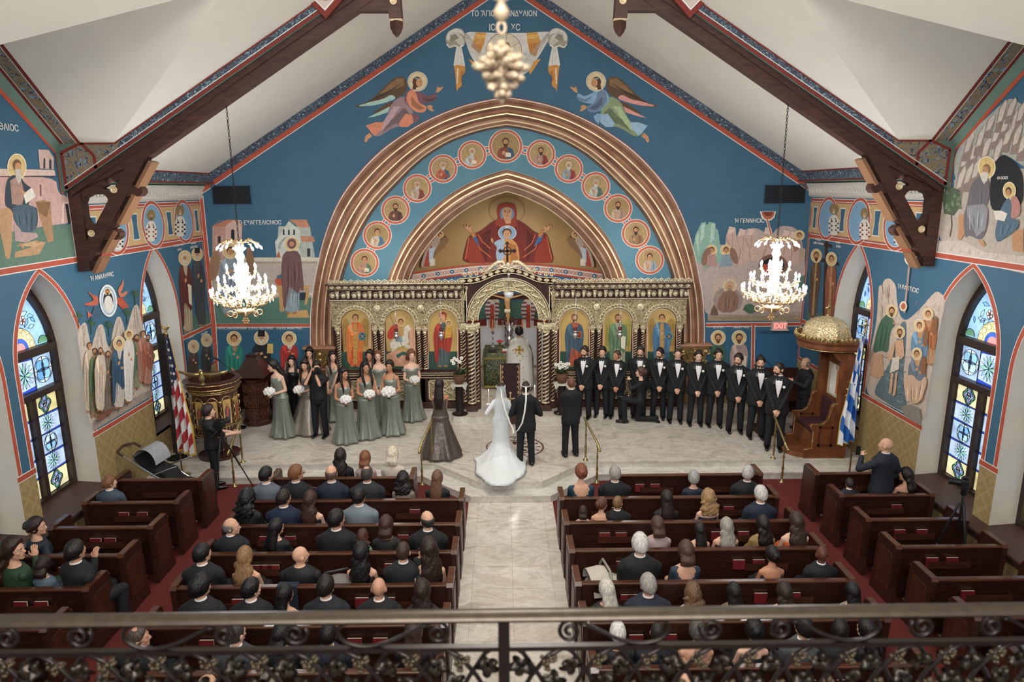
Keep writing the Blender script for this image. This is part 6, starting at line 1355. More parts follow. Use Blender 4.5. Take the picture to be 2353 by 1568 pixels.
for r_, z, th in ((.465, .54, .012), (.475, .76, .012), (.50, 1.47, .014), (.52, 1.51, .016), (.555, 1.57, .014), (.575, 1.67, .012)): g.tube(ringp(r_, z), th, 5, loop=True)
for k in range(nn):
 a = 2*pi*(k+1)/nn; d = V((cos(a), sin(a), 0)); s_ = V((-sin(a), cos(a), 0))
 for j in range(4):
  c = d*.545*cos(pi/nn)+s_*(-.12+j*.08); g.tube([c+s_*.024*cos(q*pi/4)+V((0, 0, 1.62+.024*sin(q*pi/4))) for q in range(8)], .006, 4, loop=True)
 c = d*.47*cos(pi/nn); g.tube([c+s_*.105*cos(pi*q/10)+V((0, 0, 1.27+.12*sin(pi*q/10))) for q in range(11)], .014, 5)
 for q in range(3): g.cap(c+s_*(-.1+q*.1)+V((0, 0, .60)), c+s_*(-.04+q*.06)+V((0, 0, .72)), .008, .008, 4, 1)
 for b in ((-.12, .12, .585, .595), (-.12, .12, .73, .74)): g.cap(c+s_*b[0]+V((0, 0, b[2])), c+s_*b[1]+V((0, 0, b[2])), .008, .008, 4, 1)
 cc = V((.475*cos(a+pi/nn), .475*sin(a+pi/nn), 0))
 g.tube([cc+V((.016*cos(q*.9), .016*sin(q*.9), .78+q*.025)) for q in range(19)], .010, 5); g.lathe(cc+V((0, 0, 1.24)), [(.02, 0), (.035, .05), (.04, .07)], 8)
g.build('gilding', t)
for k in range(nn):
 a = 2*pi*(k+1)/nn; d = V((cos(a), sin(a), 0)); s_ = V((-sin(a), cos(a), 0)); c = d*.476*cos(pi/nn); rr = random.Random(k)
 if d.y > .5: continue
 g = G().use(mat('#c9a765', .45, .3)); g.poly([c+s_*-.09+V((0, 0, .79)), c+s_*.09+V((0, 0, .79))]+[c+s_*.09*cos(pi*q/8)+V((0, 0, 1.26+.10*sin(pi*q/8))) for q in range(9)])
 rb = mat(rr.choice(['#5a3a30', '#3c4656', '#6a4a3c', '#7a3a2c', '#4a4a40']), .7); c2 = c+d*.004
 g.use(rb); g.poly([c2+s_*u+V((0, 0, v)) for u, v in ((-.05, .80), (.05, .80), (.06, 1.08), (.03, 1.17), (-.03, 1.17), (-.06, 1.08))])
 c3 = c+d*.007; g.use(mat('#6a4630', .7)); g.poly([c3+s_*.028*cos(q*pi/5)+V((0, 0, 1.20+.036*sin(q*pi/5))) for q in range(10)]); g.use(mat('#b98a64', .7)); c4 = c+d*.009; g.poly([c4+s_*.019*cos(q*pi/5)+V((0, 0, 1.20+.026*sin(q*pi/5))) for q in range(10)])
 g.use(mat('#b5533c', .7)); g.poly([c3+s_*u+V((0, 0, v)) for u, v in ((-.03, .95), (.01, .95), (.03, 1.15), (-.02, 1.15))])
 g.build('icon_panel', t, sm=False, recalc=False)
g = G().use(M_brass)                                  # the eagle
g.T = Matrix.Translation((0.02, -.50, 1.74))
g.tube([(0, 0, .0), (0, -.01, .06), (0, 0, .12), (0, .0, .2), (0, -.02, .25)], [.035, .055, .06, .04, .03], 10); g.ell((0, -.03, .27), (.035, .04, .035)); g.cap((0, -.06, .27), (0, -.09, .255), .012, .003, 6, 1); g.lathe((0, 0, -.03), [(.07, 0), (.05, .02), (.03, .04)], 10)
for s_ in (-1, 1):
 r0, r1 = [], []
 pts = [(s_*.04, 0, .18, .07), (s_*.2, .03, .17, .09), (s_*.36, .05, .20, .06), (s_*.50, .07, .24, .02)]
 g.loft([[(x, y-.012, z+w_*.4), (x, y+.012, z+w_*.4), (x, y+.012, z-w_*.6), (x, y-.012, z-w_*.6)] for x, y, z, w_ in pts])
 for k in range(7): g.cap((s_*(.12+k*.05), .02+.006*k, .15+.008*k), (s_*(.17+k*.052), .03+.006*k, .09+.018*k), .012, .006, 5, 1)
g.build('eagle', t)
t = thing('cantor_lectern', 'carved octagonal wooden lectern with a pyramid desk top behind the bridesmaids', 'lectern', (-6.12, 15.95, .30))
def oc(r, z, n=8): return [(r*cos(2*pi*(k+.5)/n), r*sin(2*pi*(k+.5)/n), z) for k in range(n)]
M_carv = ramp_mat('carved_oak', 'noise', 12, [(.4, '#22120d'), (.6, '#4e3022')], .4, bump=.6, detail=3)
g = G().use(M_dark); g.loft([oc(.36, 0), oc(.36, .08), oc(.31, .12), oc(.30, .16), oc(.28, 1.05), oc(.31, 1.1), oc(.31, 1.14)]); g.build('body', t, sm=False)
g = G().use(mat('#6a452f', .4))
for k in range(8):
 a = 2*pi*(k+1)/8; d = V((cos(a), sin(a), 0)); s_ = V((-sin(a), cos(a), 0))
 for z0, z1 in ((.18, .40), (.45, .75), (.80, 1.02)):
  c = d*(.30*cos(pi/8)-.004)+V((0, 0, (z0+z1)/2)); h_ = (z1-z0)/2
  q = [c+s_*-.09+V((0, 0, -h_)), c+s_*.09+V((0, 0, -h_)), c+s_*.09+V((0, 0, h_)), c+s_*-.09+V((0, 0, h_))]
  g.tube(q, .007, 4, loop=True); g.tube([c+s_*-.08, c+V((0, 0, h_*.9)), c+s_*.08, c+V((0, 0, -h_*.9))], .008, 4, loop=True); g.tube([c+s_*.04*cos(j*pi/4)+V((0, 0, .04*sin(j*pi/4))) for j in range(8)], .007, 4, loop=True)
g.build('tracery', t, sm=False)
g = G().use(mat('#3a241c', .25, coat=.3)); sq = lambda r, z: [(r*cos(pi/4+k*pi/2), r*sin(pi/4+k*pi/2), z) for k in range(4)]
g.loft([sq(.50, 1.20), sq(.52, 1.22), sq(.16, 1.66), sq(.18, 1.68), sq(.18, 1.72), sq(.05, 1.72)]); g.lathe((0, 0, 1.12), [(.2, 0), (.24, .08)], 12); g.build('desk_top', t, sm=False)
for x, d, lab in ((-7.05, 15.35, 'dark carved wooden choir stall against the left wall beside the pulpit'), (-6.55, 16.55, 'dark wooden choir stall in the left front corner below the painted saints')):
 t = thing('choir_stall', lab, 'choir stall', (x, d, .30), radians(-90) if x < -7 else radians(180))
 g = G().use(M_carv)
 for u in (-.75, -.25, .25, .75): g.prism([(-.25, 0), (.25, 0), (.25, .95), (.05, 1.05), (-.05, 1.0), (-.12, .75), (-.25, .7)], 'x', u-.03, u+.03)
 g.build('side_panel', t, sm=False)
 g = G().use(M_dark); g.box(-.75, .75, .17, .23, .1, 1.05); g.bbox(-.75, .75, -.2, .2, .42, .46, .01); g.tube([(-.8+k*.08, .2, 1.07+.03*sin(k*1.2)) for k in range(21)], .03, 6); g.build('seat_back', t, sm=False)
 if x < -7: t.location = (-7.05, 15.62, .30); t.rotation_euler = (0, 0, radians(90))
 else: t.rotation_euler = (0, 0, 0); t.location = (-6.1, 16.50, .30)
def micstand(x, y, z, lab, h=1.35, boom=(-.35, .0)):
 t = thing('microphone_stand', lab, 'microphone stand', (x, y, z))
 g = G().use(M_black); g.lathe((0, 0, 0), [(.14, 0), (.14, .015), (.03, .03), (.012, .05), (.012, h), (.018, h+.02)], 14); g.build('stand', t, sm='a')
 g = G().use(M_black); g.cap((0, 0, h), (boom[0], boom[1], h+.32), .008, .008, 6, 1); g.cap((boom[0], boom[1], h+.32), (boom[0]-.08, boom[1]-.02, h+.38), .022, .028, 8, 2); g.build('boom', t)
micstand(-6.42, 15.55, .30, 'black microphone stand between pulpit and pyramid lectern')
# ---------------- bishop's throne
t = thing('throne', 'tall wooden bishop throne with golden dome canopy on the right of the platform', 'throne', (6.55, 13.85, .30))
M_oak = ramp_mat('throne_oak', 'noise', 3, [(.3, '#5e3420'), (.7, '#83502f')], .35, stretch=(3, 3, 1), coat=.2)
TT = Matrix.Translation((-6.55, -13.85, -.30))
prof = [(6.15, .30), (6.15, .50), (6.31, .52), (6.31, .93), (6.27, .95), (6.24, 1.0), (6.28, 1.05), (6.36, 1.04), (6.50, 1.05), (6.58, 1.11), (6.62, 1.25), (6.65, 1.43), (6.70, 1.48), (6.76, 1.49), (6.76, 2.55), (7.0, 2.55), (7.0, .30)]
for y0, y1 in ((13.35, 13.43), (14.27, 14.35)):
 g = G().use(M_oak); g.T = TT; g.prism(prof, 'y', y0, y1)
 g.use(mat('#5a2f1c', .35)); g.box(6.42, 6.72, y0-.012, y1, .56, .62); g.box(6.42, 6.72, y0-.012, y1, .96, 1.0); g.box(6.42, 6.46, y0-.012, y1, .56, 1.0); g.box(6.68, 6.72, y0-.012, y1, .56, 1.0)
 g.use(M_gold); g.tube([(a+(-.0 if a < 6.7 else 0), y0-.005, b) for a, b in prof[1:14]], .013, 5); g.build('side_panel', t, sm=False)
g = G().use(M_oak); g.T = TT; g.box(6.92, 7.0, 13.43, 14.27, .30, 2.55); g.box(6.31, 6.92, 13.43, 14.27, .30, .80); g.box(6.86, 7.02, 13.33, 13.45, .30, 2.55)
g.prism([(6.70, 2.40), (7.0, 2.40), (7.0, 2.62), (6.56, 2.62), (6.62, 2.50)], 'y', 13.36, 13.42); g.prism([(6.70, 2.40), (7.0, 2.40), (7.0, 2.62), (6.56, 2.62), (6.62, 2.50)], 'y', 14.28, 14.34)
g.lathe((6.34, 13.85, 0), [(.50, .30), (.50, .38), (.47, .40), (.2, .40)], 24); g.build('frame', t, sm=False)
g = G().use(mat('#3f1a20', .9, noise=(30, .1), name='maroon_cushion')); g.T = TT; g.bbox(6.34, 6.92, 13.45, 14.25, .80, .92, .03); g.bbox(6.84, 6.92, 13.47, 14.23, .92, 1.42, .02); g.build('cushion', t, sm=False)
g = G().use(mat('#c9b9a0', .7)); g.T = TT; g.box(6.90, 6.915, 13.55, 14.15, 1.5, 2.2); g.use(mat('#b5743f', .7)); g.box(6.885, 6.90, 13.6, 13.75, 1.6, 2.1); g.use(mat('#e2ded4', .7)); g.box(6.88, 6.90, 13.75, 14.0, 1.55, 2.1); g.ell((6.88, 13.87, 2.12), (.01, .07, .08)); g.build('painted_icon', t, sm=False)
g = G().use(M_oak); g.T = TT                        # canopy
cp = lambda s_, z: [(7.05+s_, 13.22-s_, z), (6.62, 13.22-s_, z)] + [(6.62-(.55+s_)*sin(pi*k/10), 13.85-(.63+s_)*cos(pi*k/10), z) for k in range(1, 10)] + [(6.62, 14.48+s_, z), (7.05+s_, 14.48+s_, z)]
g.loft([cp(-.04, 2.60), cp(0, 2.64), cp(.0, 2.72), cp(.04, 2.78), cp(.04, 2.81)]); g.build('canopy', t, sm=False)
g = G().use(M_gold); g.T = TT; g.tube(cp(-.03, 2.61), .012, 5, loop=True)
cq = resample(cp(.03, 2.85) and [(a, b) for a, b, c in cp(.03, 2.85)], 34)
for i, (a, b) in enumerate(cq): g.tube([(a+.03*cos(q), b, 2.85+.035*sin(q)) for q in (0, 1, 2, 3, 4, 5)], .014, 5); g.cap((a, b, 2.82), (a, b, 2.88+.04*(i % 3 == 0)), .02, .012, 6, 1)
for k in range(4): g.ell((6.10+.03*k, 13.72+.02*k, 2.86-.05*k), (.05, .05, .05), 8, 6)
g.build('canopy_crest', t)
M_dome = ramp_mat('gold_mosaic', 'smooth', 30, [(.0, '#fff8e4'), (.3, '#e6d6ae'), (.7, '#b9a273')], .35, metal=.3, bump=.6)
g = G().use(M_dome); g.T = TT; g.lathe((6.62, 13.85, 0), [(.50, 2.80), (.50, 2.86), (.485, 2.95), (.43, 3.06), (.33, 3.15), (.19, 3.21), (.06, 3.235), (.03, 3.25)], 8); g.build('dome', t, sm=False)
g = G().use(M_gold); g.T = TT; g.ell((6.62, 13.85, 3.26), .035); g.box(6.605, 6.635, 13.835, 13.865, 3.27, 3.52); g.box(6.56, 6.68, 13.835, 13.865, 3.40, 3.43); g.build('finial_cross', t)
g = G().use(M_gold); g.T = TT                        # gilt ornaments on the near back post
for k in range(14): g.ell((6.93+.012*(-1)**k, 13.325, .78+k*.062), (.018, .008, .03), 6, 5, Matrix.Rotation(.5, 3, 'Y'))
for a in ((6.87, 6.99, .60, .61), (6.87, 6.99, .72, .73)): g.box(a[0], a[1], 13.32, 13.335, a[2], a[3])
g.box(6.90, 6.96, 13.32, 13.335, .64, .69)
for a, b in ((6.915, 1.96), (6.945, 1.96), (6.915, 2.0), (6.945, 2.0)): g.ell((a, 13.325, b), .012, 6, 5)
g.lathe((6.93, 13.32, 1.80), [(.04, -.0), (.04, -.01), (.0, -.012)], 8, 'y'); g.tube([(6.93+.045*cos(pi*k/8), 13.325, 1.66+.04*sin(pi*k/8)) for k in range(9)], .008, 5)
g.build('gilt_ornament', t)
# ---------------- flags
def flag(name, label, x, y, z, H, fn, rz=0, top='cross', w0=.10, w1=.34, drop=2.0, side=1, zt=None, nfold=2.6):
 t = thing(name, label, 'flag', (x, y, z), rz)
 g = G().use(M_brass); g.lathe((0, 0, 0), [(.16, 0), (.165, .012), (.08, .035), (.03, .06), (.02, .1), (.016, .12)], 20); g.build('base', t, sm='a')
 g = G().use(mat('#6a5236', .35, .3)); g.lathe((0, 0, 0), [(.015, .1), (.015, H)], 10); g.build('pole', t, sm='a')
 g = G().use(M_gold)
 if top == 'cross': g.ell((0, 0, H+.02), .03); g.box(-.012, .012, -.01, .01, H, H+.28); g.box(-.07, .07, -.01, .01, H+.14, H+.165); g.box(-.04, .04, -.01, .01, H+.22, H+.235)
 else:
  g.ell((0, 0, H+.02), .03); g.cap((0, 0, H+.04), (0, 0, H+.12), .03, .02)
  for s_ in (-1, 1): g.tube([(0, 0, H+.08), (s_*.06, 0, H+.14), (s_*.09, 0, H+.2)], [.02, .025, .006], 6)
 g.build('finial', t)
 nu, nv = 44, 90; vs, mats = [], []
 g = G()
 for j in range(nv+1):
  v = j/nv; w_ = w0+(w1-w0)*min(1, v*1.3)
  for i in range(nu+1):
   u = i/nu; low = drop*v*(1-.0*u)+(.10*u)*v
   vs.append((side*(.01+w_*u+.02*sin(u*9+v*3)), -.06*sin(u*nfold*2*pi+v*1.2)*(.35+.65*v)-.02, H-.06-low-.25*u*(1-v)*0))
 cells = {}
 for j in range(nv):
  for i in range(nu):
   m_ = fn((i+.5)/nu, (j+.5)/nv); g.use(m_); a = j*(nu+1)+i
   cells.setdefault(m_, []).append((a, a+1, a+nu+2, a+nu+1))
 base = list(vs); g.v = base
 for m_, fs in cells.items():
  g.use(m_)
  for f_ in fs: g.f.append(f_); g.m.append(g.cur)
 o = g.build('cloth', t, recalc=False)
 so = o.modifiers.new('thick', 'SOLIDIFY'); so.thickness = .004
 return t
fr_, fw, fb_, fy = mat('#a02630', .75), mat('#d6d4d4', .75), mat('#1f2c48', .75), mat('#cda850', .5, .2, name='gold_fringe')
def us(u, v):
 if u > .93 or v > .975: return fy
 s_ = v+u*.12
 if s_ < .40+.05*sin(u*5): return fw if (int(u*14) % 3 == 1 and int(v*45) % 3 == 1) else fb_
 return fr_ if int((v*1.0+u*.42)*11) % 2 else fw
flag('flag_on_pole', 'American flag hanging on a pole left of the pulpit', -6.70, 13.12, .15, 2.95, us, radians(-12), 'eagle', .06, .36, 2.35, side=1)
gb, gw = mat('#1f5fb0', .75), mat('#e2e6ec', .75)
def gr(u, v):
 if u > .95 or v > .985: return fy
 s_ = v*8+u*2.2
 if v < .45: return gb if (int(s_*1.3) % 2 == 0) == (u < .55) else gw
 return gb if int(s_*.9) % 2 else gw
flag('flag_on_pole', 'Greek flag in blue and white stripes hanging beside the wooden throne', 6.86, 12.80, .15, 2.95, gr, radians(0), 'cross', .05, .30, 2.15, side=-1)
# ---------------- brass hand rails on the steps
def handrail(lo, up, zu, lab):
 t = thing('handrail', lab, 'handrail', (lo[0], lo[1], 0), 0, 'brass stair rails')
 dx, dy = up[0]-lo[0], up[1]-lo[1]
 bal = lambda h: [(.05, 0), (.05, .015), (.022, .03), (.018, .12), (.026, .2), (.016, .24), (.03, .3), (.016, .36), (.014, .5), (.024, .56), (.014, .6), (.014, h-.08), (.024, h-.05), (.014, h)]
 for (x, y, z, h) in ((0, 0, .0, .84), (dx, dy, zu, .84)):
  g = G().use(M_brass); g.lathe((x, y, z), bal(h), 12); g.box(x-.05, x+.05, y-.05, y+.05, z, z+.012); g.build('post', t)
 g = G().use(M_brass); k = .13
 g.tube([(-dx*k, -dy*k-.10, .80-zu*k), (0, 0, .85), (dx, dy, zu+.85), (dx*(1+k), dy*(1+k)+.08, zu*(1+k)+.855)], .022, 8, flat=1.3); g.ell((-dx*k, -dy*k-.11, .80-zu*k), .03, 8, 6); g.build('rail', t)
handrail((-5.57, 12.90), (-5.57, 13.42), .30, 'brass stair rail nearest the pulpit')
handrail((-1.78, 12.90), (-1.62, 13.36), .30, 'brass stair rail left of the bride')
handrail((1.76, 12.90), (1.58, 13.36), .30, 'brass stair rail right of the couple')
handrail((5.52, 12.85), (5.52, 13.36), .30, 'brass stair rail in front of the last groomsman')
# ---------------- loudspeakers, cantor corner
def speaker(x, y, z, h, lab):
 t = thing('column_speaker', lab, 'loudspeaker', (x, y, z))
 g = G().use(M_black); g.lathe((0, 0, 0), [(.2, 0), (.2, .02), (.03, .04), (.02, .06), (.02, h-1.0)], 14); g.build('stand', t, sm='a')
 g = G().use(mat('#17181b', .7, noise=(80, .2))); g.bbox(-.09, .09, -.08, .08, h-1.05, h+.25, .03); g.build('cabinet', t, sm=False)
 g = G().use(M_black)
 for k in range(8): g.box(-.07, .07, -.086, -.08, h-.98+k*.14, h-.87+k*.14)
 g.build('grille', t, sm=False)
speaker(-7.05, 13.68, .30, 2.45, 'tall black column loudspeaker in front of the far left window')
speaker(7.12, 14.55, .30, 2.5, 'tall black column loudspeaker behind the throne by the right window')
t = thing('equipment_table', 'small dark table with audio equipment under the far left window', 'table', (-7.05, 14.4, .30))
g = G().use(mat('#3a2a24', .4)); g.bbox(-.25, .25, -.45, .45, .62, .66, .01)
for a in (-.2, .2):
 for b in (-.4, .4): g.box(a-.02, a+.02, b-.02, b+.02, 0, .62)
g.build('table_top', t, sm=False)
simple('audio_mixer', 'grey blue audio box on the small table under the left window', 'audio mixer', (-7.0, 14.35, .962), lambda g: (g.use(mat('#6f8796', .4)), g.bbox(-.18, .18, -.14, .14, 0, .05, .01), g.use(mat('#c9cdd0', .4)), g.bbox(-.14, .12, .0, .12, .05, .08, .01)), sm=False)
t = thing('music_stand', 'black wooden music desk in front of the cantor', 'music stand', (6.0, 15.35, .30))
g = G().use(mat('#1c1512', .4)); g.lathe((0, 0, 0), [(.2, 0), (.2, .02), (.03, .05), (.025, 1.0)], 12); g.build('post', t, sm='a')
g = G().use(M_carv); g.T = Matrix.Translation((0, 0, 1.2)) @ Matrix.Rotation(radians(58), 4, 'Y'); g.bbox(-.28, .28, -.32, .32, -.015, .015, .006); g.build('desk', t, sm=False)
g = G().use(mat('#d8d4ca', .7)); g.T = Matrix.Translation((.02, 0, 1.22)) @ Matrix.Rotation(radians(58), 4, 'Y'); g.box(-.2, .2, -.24, .24, .016, .022); g.build('sheet_music', t, sm=False)
micstand(6.35, 15.6, .30, 'black microphone on a stand beside the cantor', 1.3, (-.3, .05))
t = thing('choir_bench', 'dark wooden choir bench behind the throne in the right front corner', 'bench', (6.75, 16.1, .30))
g = G().use(M_dark); g.box(-.5, .5, .3, .36, 0, 1.15); g.bbox(-.5, .5, -.15, .3, .42, .47, .01); g.build('bench', t, sm=False)
for x in (-.5, .45):
 g = G().use(M_dark); g.box(x, x+.05, -.18, .36, 0, .7); g.build('arm_panel', t, sm=False)
t = thing('wooden_pedestal', 'dark octagonal wooden pedestal standing behind the last groomsman', 'pedestal', (5.95, 14.95, .30))
g = G().use(M_carv); g.loft([oc(.26, 0), oc(.26, .06), oc(.2, .1), oc(.18, .9), oc(.24, 1.0), oc(.24, 1.05)]); g.build('body', t, sm=False)
g = G().use(M_dark); g.T = Matrix.Translation((0, 0, 1.15)) @ Matrix.Rotation(radians(-35), 4, 'Y'); g.bbox(-.25, .25, -.25, .25, -.02, .02, .006); g.build('desk', t, sm=False)
def emblem(g):
 g.use(mat('#5a3a30', .3));
 for r0, r1 in ((.60, .64), (.38, .42)): g.loft([[(r*cos(2*pi*k/40), r*sin(2*pi*k/40), .0025) for k in range(40)] for r in (r0, r1)], caps=False)
 for k in range(8): a = k*pi/4; g.poly([(.1*cos(a), .1*sin(a), .0025), (.30*cos(a-.2), .30*sin(a-.2), .0025), (.36*cos(a), .36*sin(a), .0025), (.30*cos(a+.2), .30*sin(a+.2), .0025)])
 for k in range(16): a = k*pi/8; g.poly([(.45*cos(a), .45*sin(a), .0025), (.56*cos(a-.06), .56*sin(a-.06), .0025), (.56*cos(a+.06), .56*sin(a+.06), .0025)])
g = G(); emblem(g); o = g.build('floor_emblem', sm=False, recalc=False); o.location = (.12, 14.15, .301); o['kind'] = 'structure'
# ================ PEWS
DK = [11.2, 10.31, 9.47, 8.66, 7.85, 7.04, 6.25, 5.45]
M_rail = ramp_mat('pew_rail', 'noise', 3, [(.3, '#3f2318'), (.7, '#5c3624')], .2, stretch=(.6, 6, 6), coat=.4)
M_rack = ramp_mat('pew_rack', 'noise', 3, [(.3, '#321a11'), (.7, '#4a281a')], .4, stretch=(1, 6, 6))
def pew_proto(L, racks):
 t = thing('pew', '', 'pew')
 g = G().use(M_wood); h = L/2
 g.prism([(.0, .88), (.03, .88), (.13, .40), (.10, .12), (.07, .12), (.07, .40)], 'x', -h+.03, h-.03); g.build('backrest', t, sm=False)
 g = G().use(M_rail); g.bbox(-h+.02, h-.02, -.03, .055, .875, .915, .012); g.build('top_rail', t, sm=False)
 g = G().use(M_wood); g.bbox(-h+.02, h-.02, .08, .50, .42, .455, .01); g.box(-h+.02, h-.02, .44, .47, .3, .42); g.build('seat', t, sm=False)
 for s_ in (-1, 1):
  g = G().use(M_wood); g.T = Matrix.Translation((s_*(h-.02), 0, 0)); q = [(-.06, 0), (.50, 0), (.50, .10), (.46, .14), (.45, .60), (.42, .88), (.36, .935), (-.02, .935), (-.055, .90), (-.03, .4), (-.06, .12)]
  g.prism(q, 'x', -.035, .035)
  g.use(M_rail); g.prism([(.43, .86), (.37, .945), (-.03, .945), (-.065, .90), (-.045, .89), (-.02, .925), (.355, .925), (.41, .85)], 'x', -.042, .042)
  g.use(M_rack); g.prism([(.02, .20), (.38, .20), (.38, .55), (.34, .78), (.06, .78), (.02, .7)], 'x', s_*.03, s_*.043)
  g.build('end_panel', t, sm=False)
 for x in racks:
  g = G().use(M_rack); g.box(x-.30, x+.30, -.045, -.035, .60, .69); g.box(x-.30, x+.30, -.045, .05, .585, .60); g.box(x-.30, x-.29, -.045, .04, .60, .69); g.box(x+.29, x+.30, -.045, .04, .60, .69); g.build('book_rack', t, sm=False)
 g = G().use(M_wood); g.bbox(-h+.1, h-.1, -.16, -.10, .14, .19, .015)
 g.build('kneeler', t, sm=False)
 return t
protos = {}
blocks = [('left centre block', -1, .80, 4.34), ('right centre block', 1, .80, 4.36), ('left side block by the windows', -1, 5.40, 6.92), ('right side block by the windows', 1, 5.38, 6.92)]
ordn = ['front', 'second', 'third', 'fourth', 'fifth', 'sixth', 'seventh', 'eighth']
for bi, (bn, s_, xa, xb) in enumerate(blocks):
 for k, d in enumerate(DK):
  a, b = xa, xb
  if k == 0 and bi == 0: a, b = 1.72, 4.20
  if k == 0 and bi == 1: a, b = 1.85, 4.42
  L = round(b-a, 3)
  lab = 'dark wooden pew, %s row of the %s' % (ordn[k], bn)
  if L not in protos:
   p_ = protos[L] = pew_proto(L, [0.0] if L < 2 else ([-.55, .55] if L < 3 else [-.98, .98])); p_['label'] = lab; p_['group'] = 'wooden pews'; p_.location = (s_*(a+b)/2, d, 0)
  else: dup(protos[L], (s_*(a+b)/2, d, 0), 0, lab, 'wooden pews')
books = {0: [(0, (712, 828, 865)), (1, (670, 952)), (2, (606, 664, 925)), (3, (586, 608, 625, 896)), (4, (545, 830, 891)), (5, (470, 812, 872)), (6, (392, 640))],
         1: [(0, (1471, 1506)), (1, (1418, 1676)), (2, (1390, 1428, 1648, 1710)), (3, (1430, 1446, 1699, 1745)), (4, (1442, 1458, 1750, 1826)), (5, (1463, 1540)), (6, (1860, 1944))],
         2: [(0, (242,)), (1, (279, 322)), (2, (214, 248)), (3, (142,)), (4, (40, 88))], 3: [(1, (2063,)), (2, (2070, 2121)), (3, (2144, 2190)), (4, (2226,))]}
bp = None
for bi, rows in books.items():
 for k, xs in rows:
  for j, px in enumerate(xs):
   X = atD(px, [1106, 1160, 1222, 1290, 1368, 1455, 1562][k], DK[k]-.03).x
   lab = 'red hymn book in the %s pew rack, %s%s' % (ordn[k], ['left centre block', 'right centre block', 'left side', 'right side'][bi], '' if len(xs) == 1 else (', leftmost', ', second from left', ', third from left', ', fourth from left')[j])
   if bp is None:
    bp = thing('hymn_book', lab, 'book', (X, DK[k]-.022, .60), 0, 'red hymn books')
    g = G().use(mat('#62141a', .5, name='red_cover')); g.T = Matrix.Rotation(radians(-8), 4, 'X'); g.box(-.085, .085, -.012, -.008, .0, .135); g.box(-.085, .085, .010, .014, .0, .135); g.box(-.087, -.083, -.012, .014, 0, .135); g.build('cover', bp, sm=False)
    g = G().use(mat('#d9d0bc', .8, name='paper')); g.T = Matrix.Rotation(radians(-8), 4, 'X'); g.box(-.08, .084, -.008, .010, .003, .137); g.build('pages', bp, sm=False)
   else: dup(bp, (X, DK[k]-.022, .60), 0, lab, 'red hymn books')
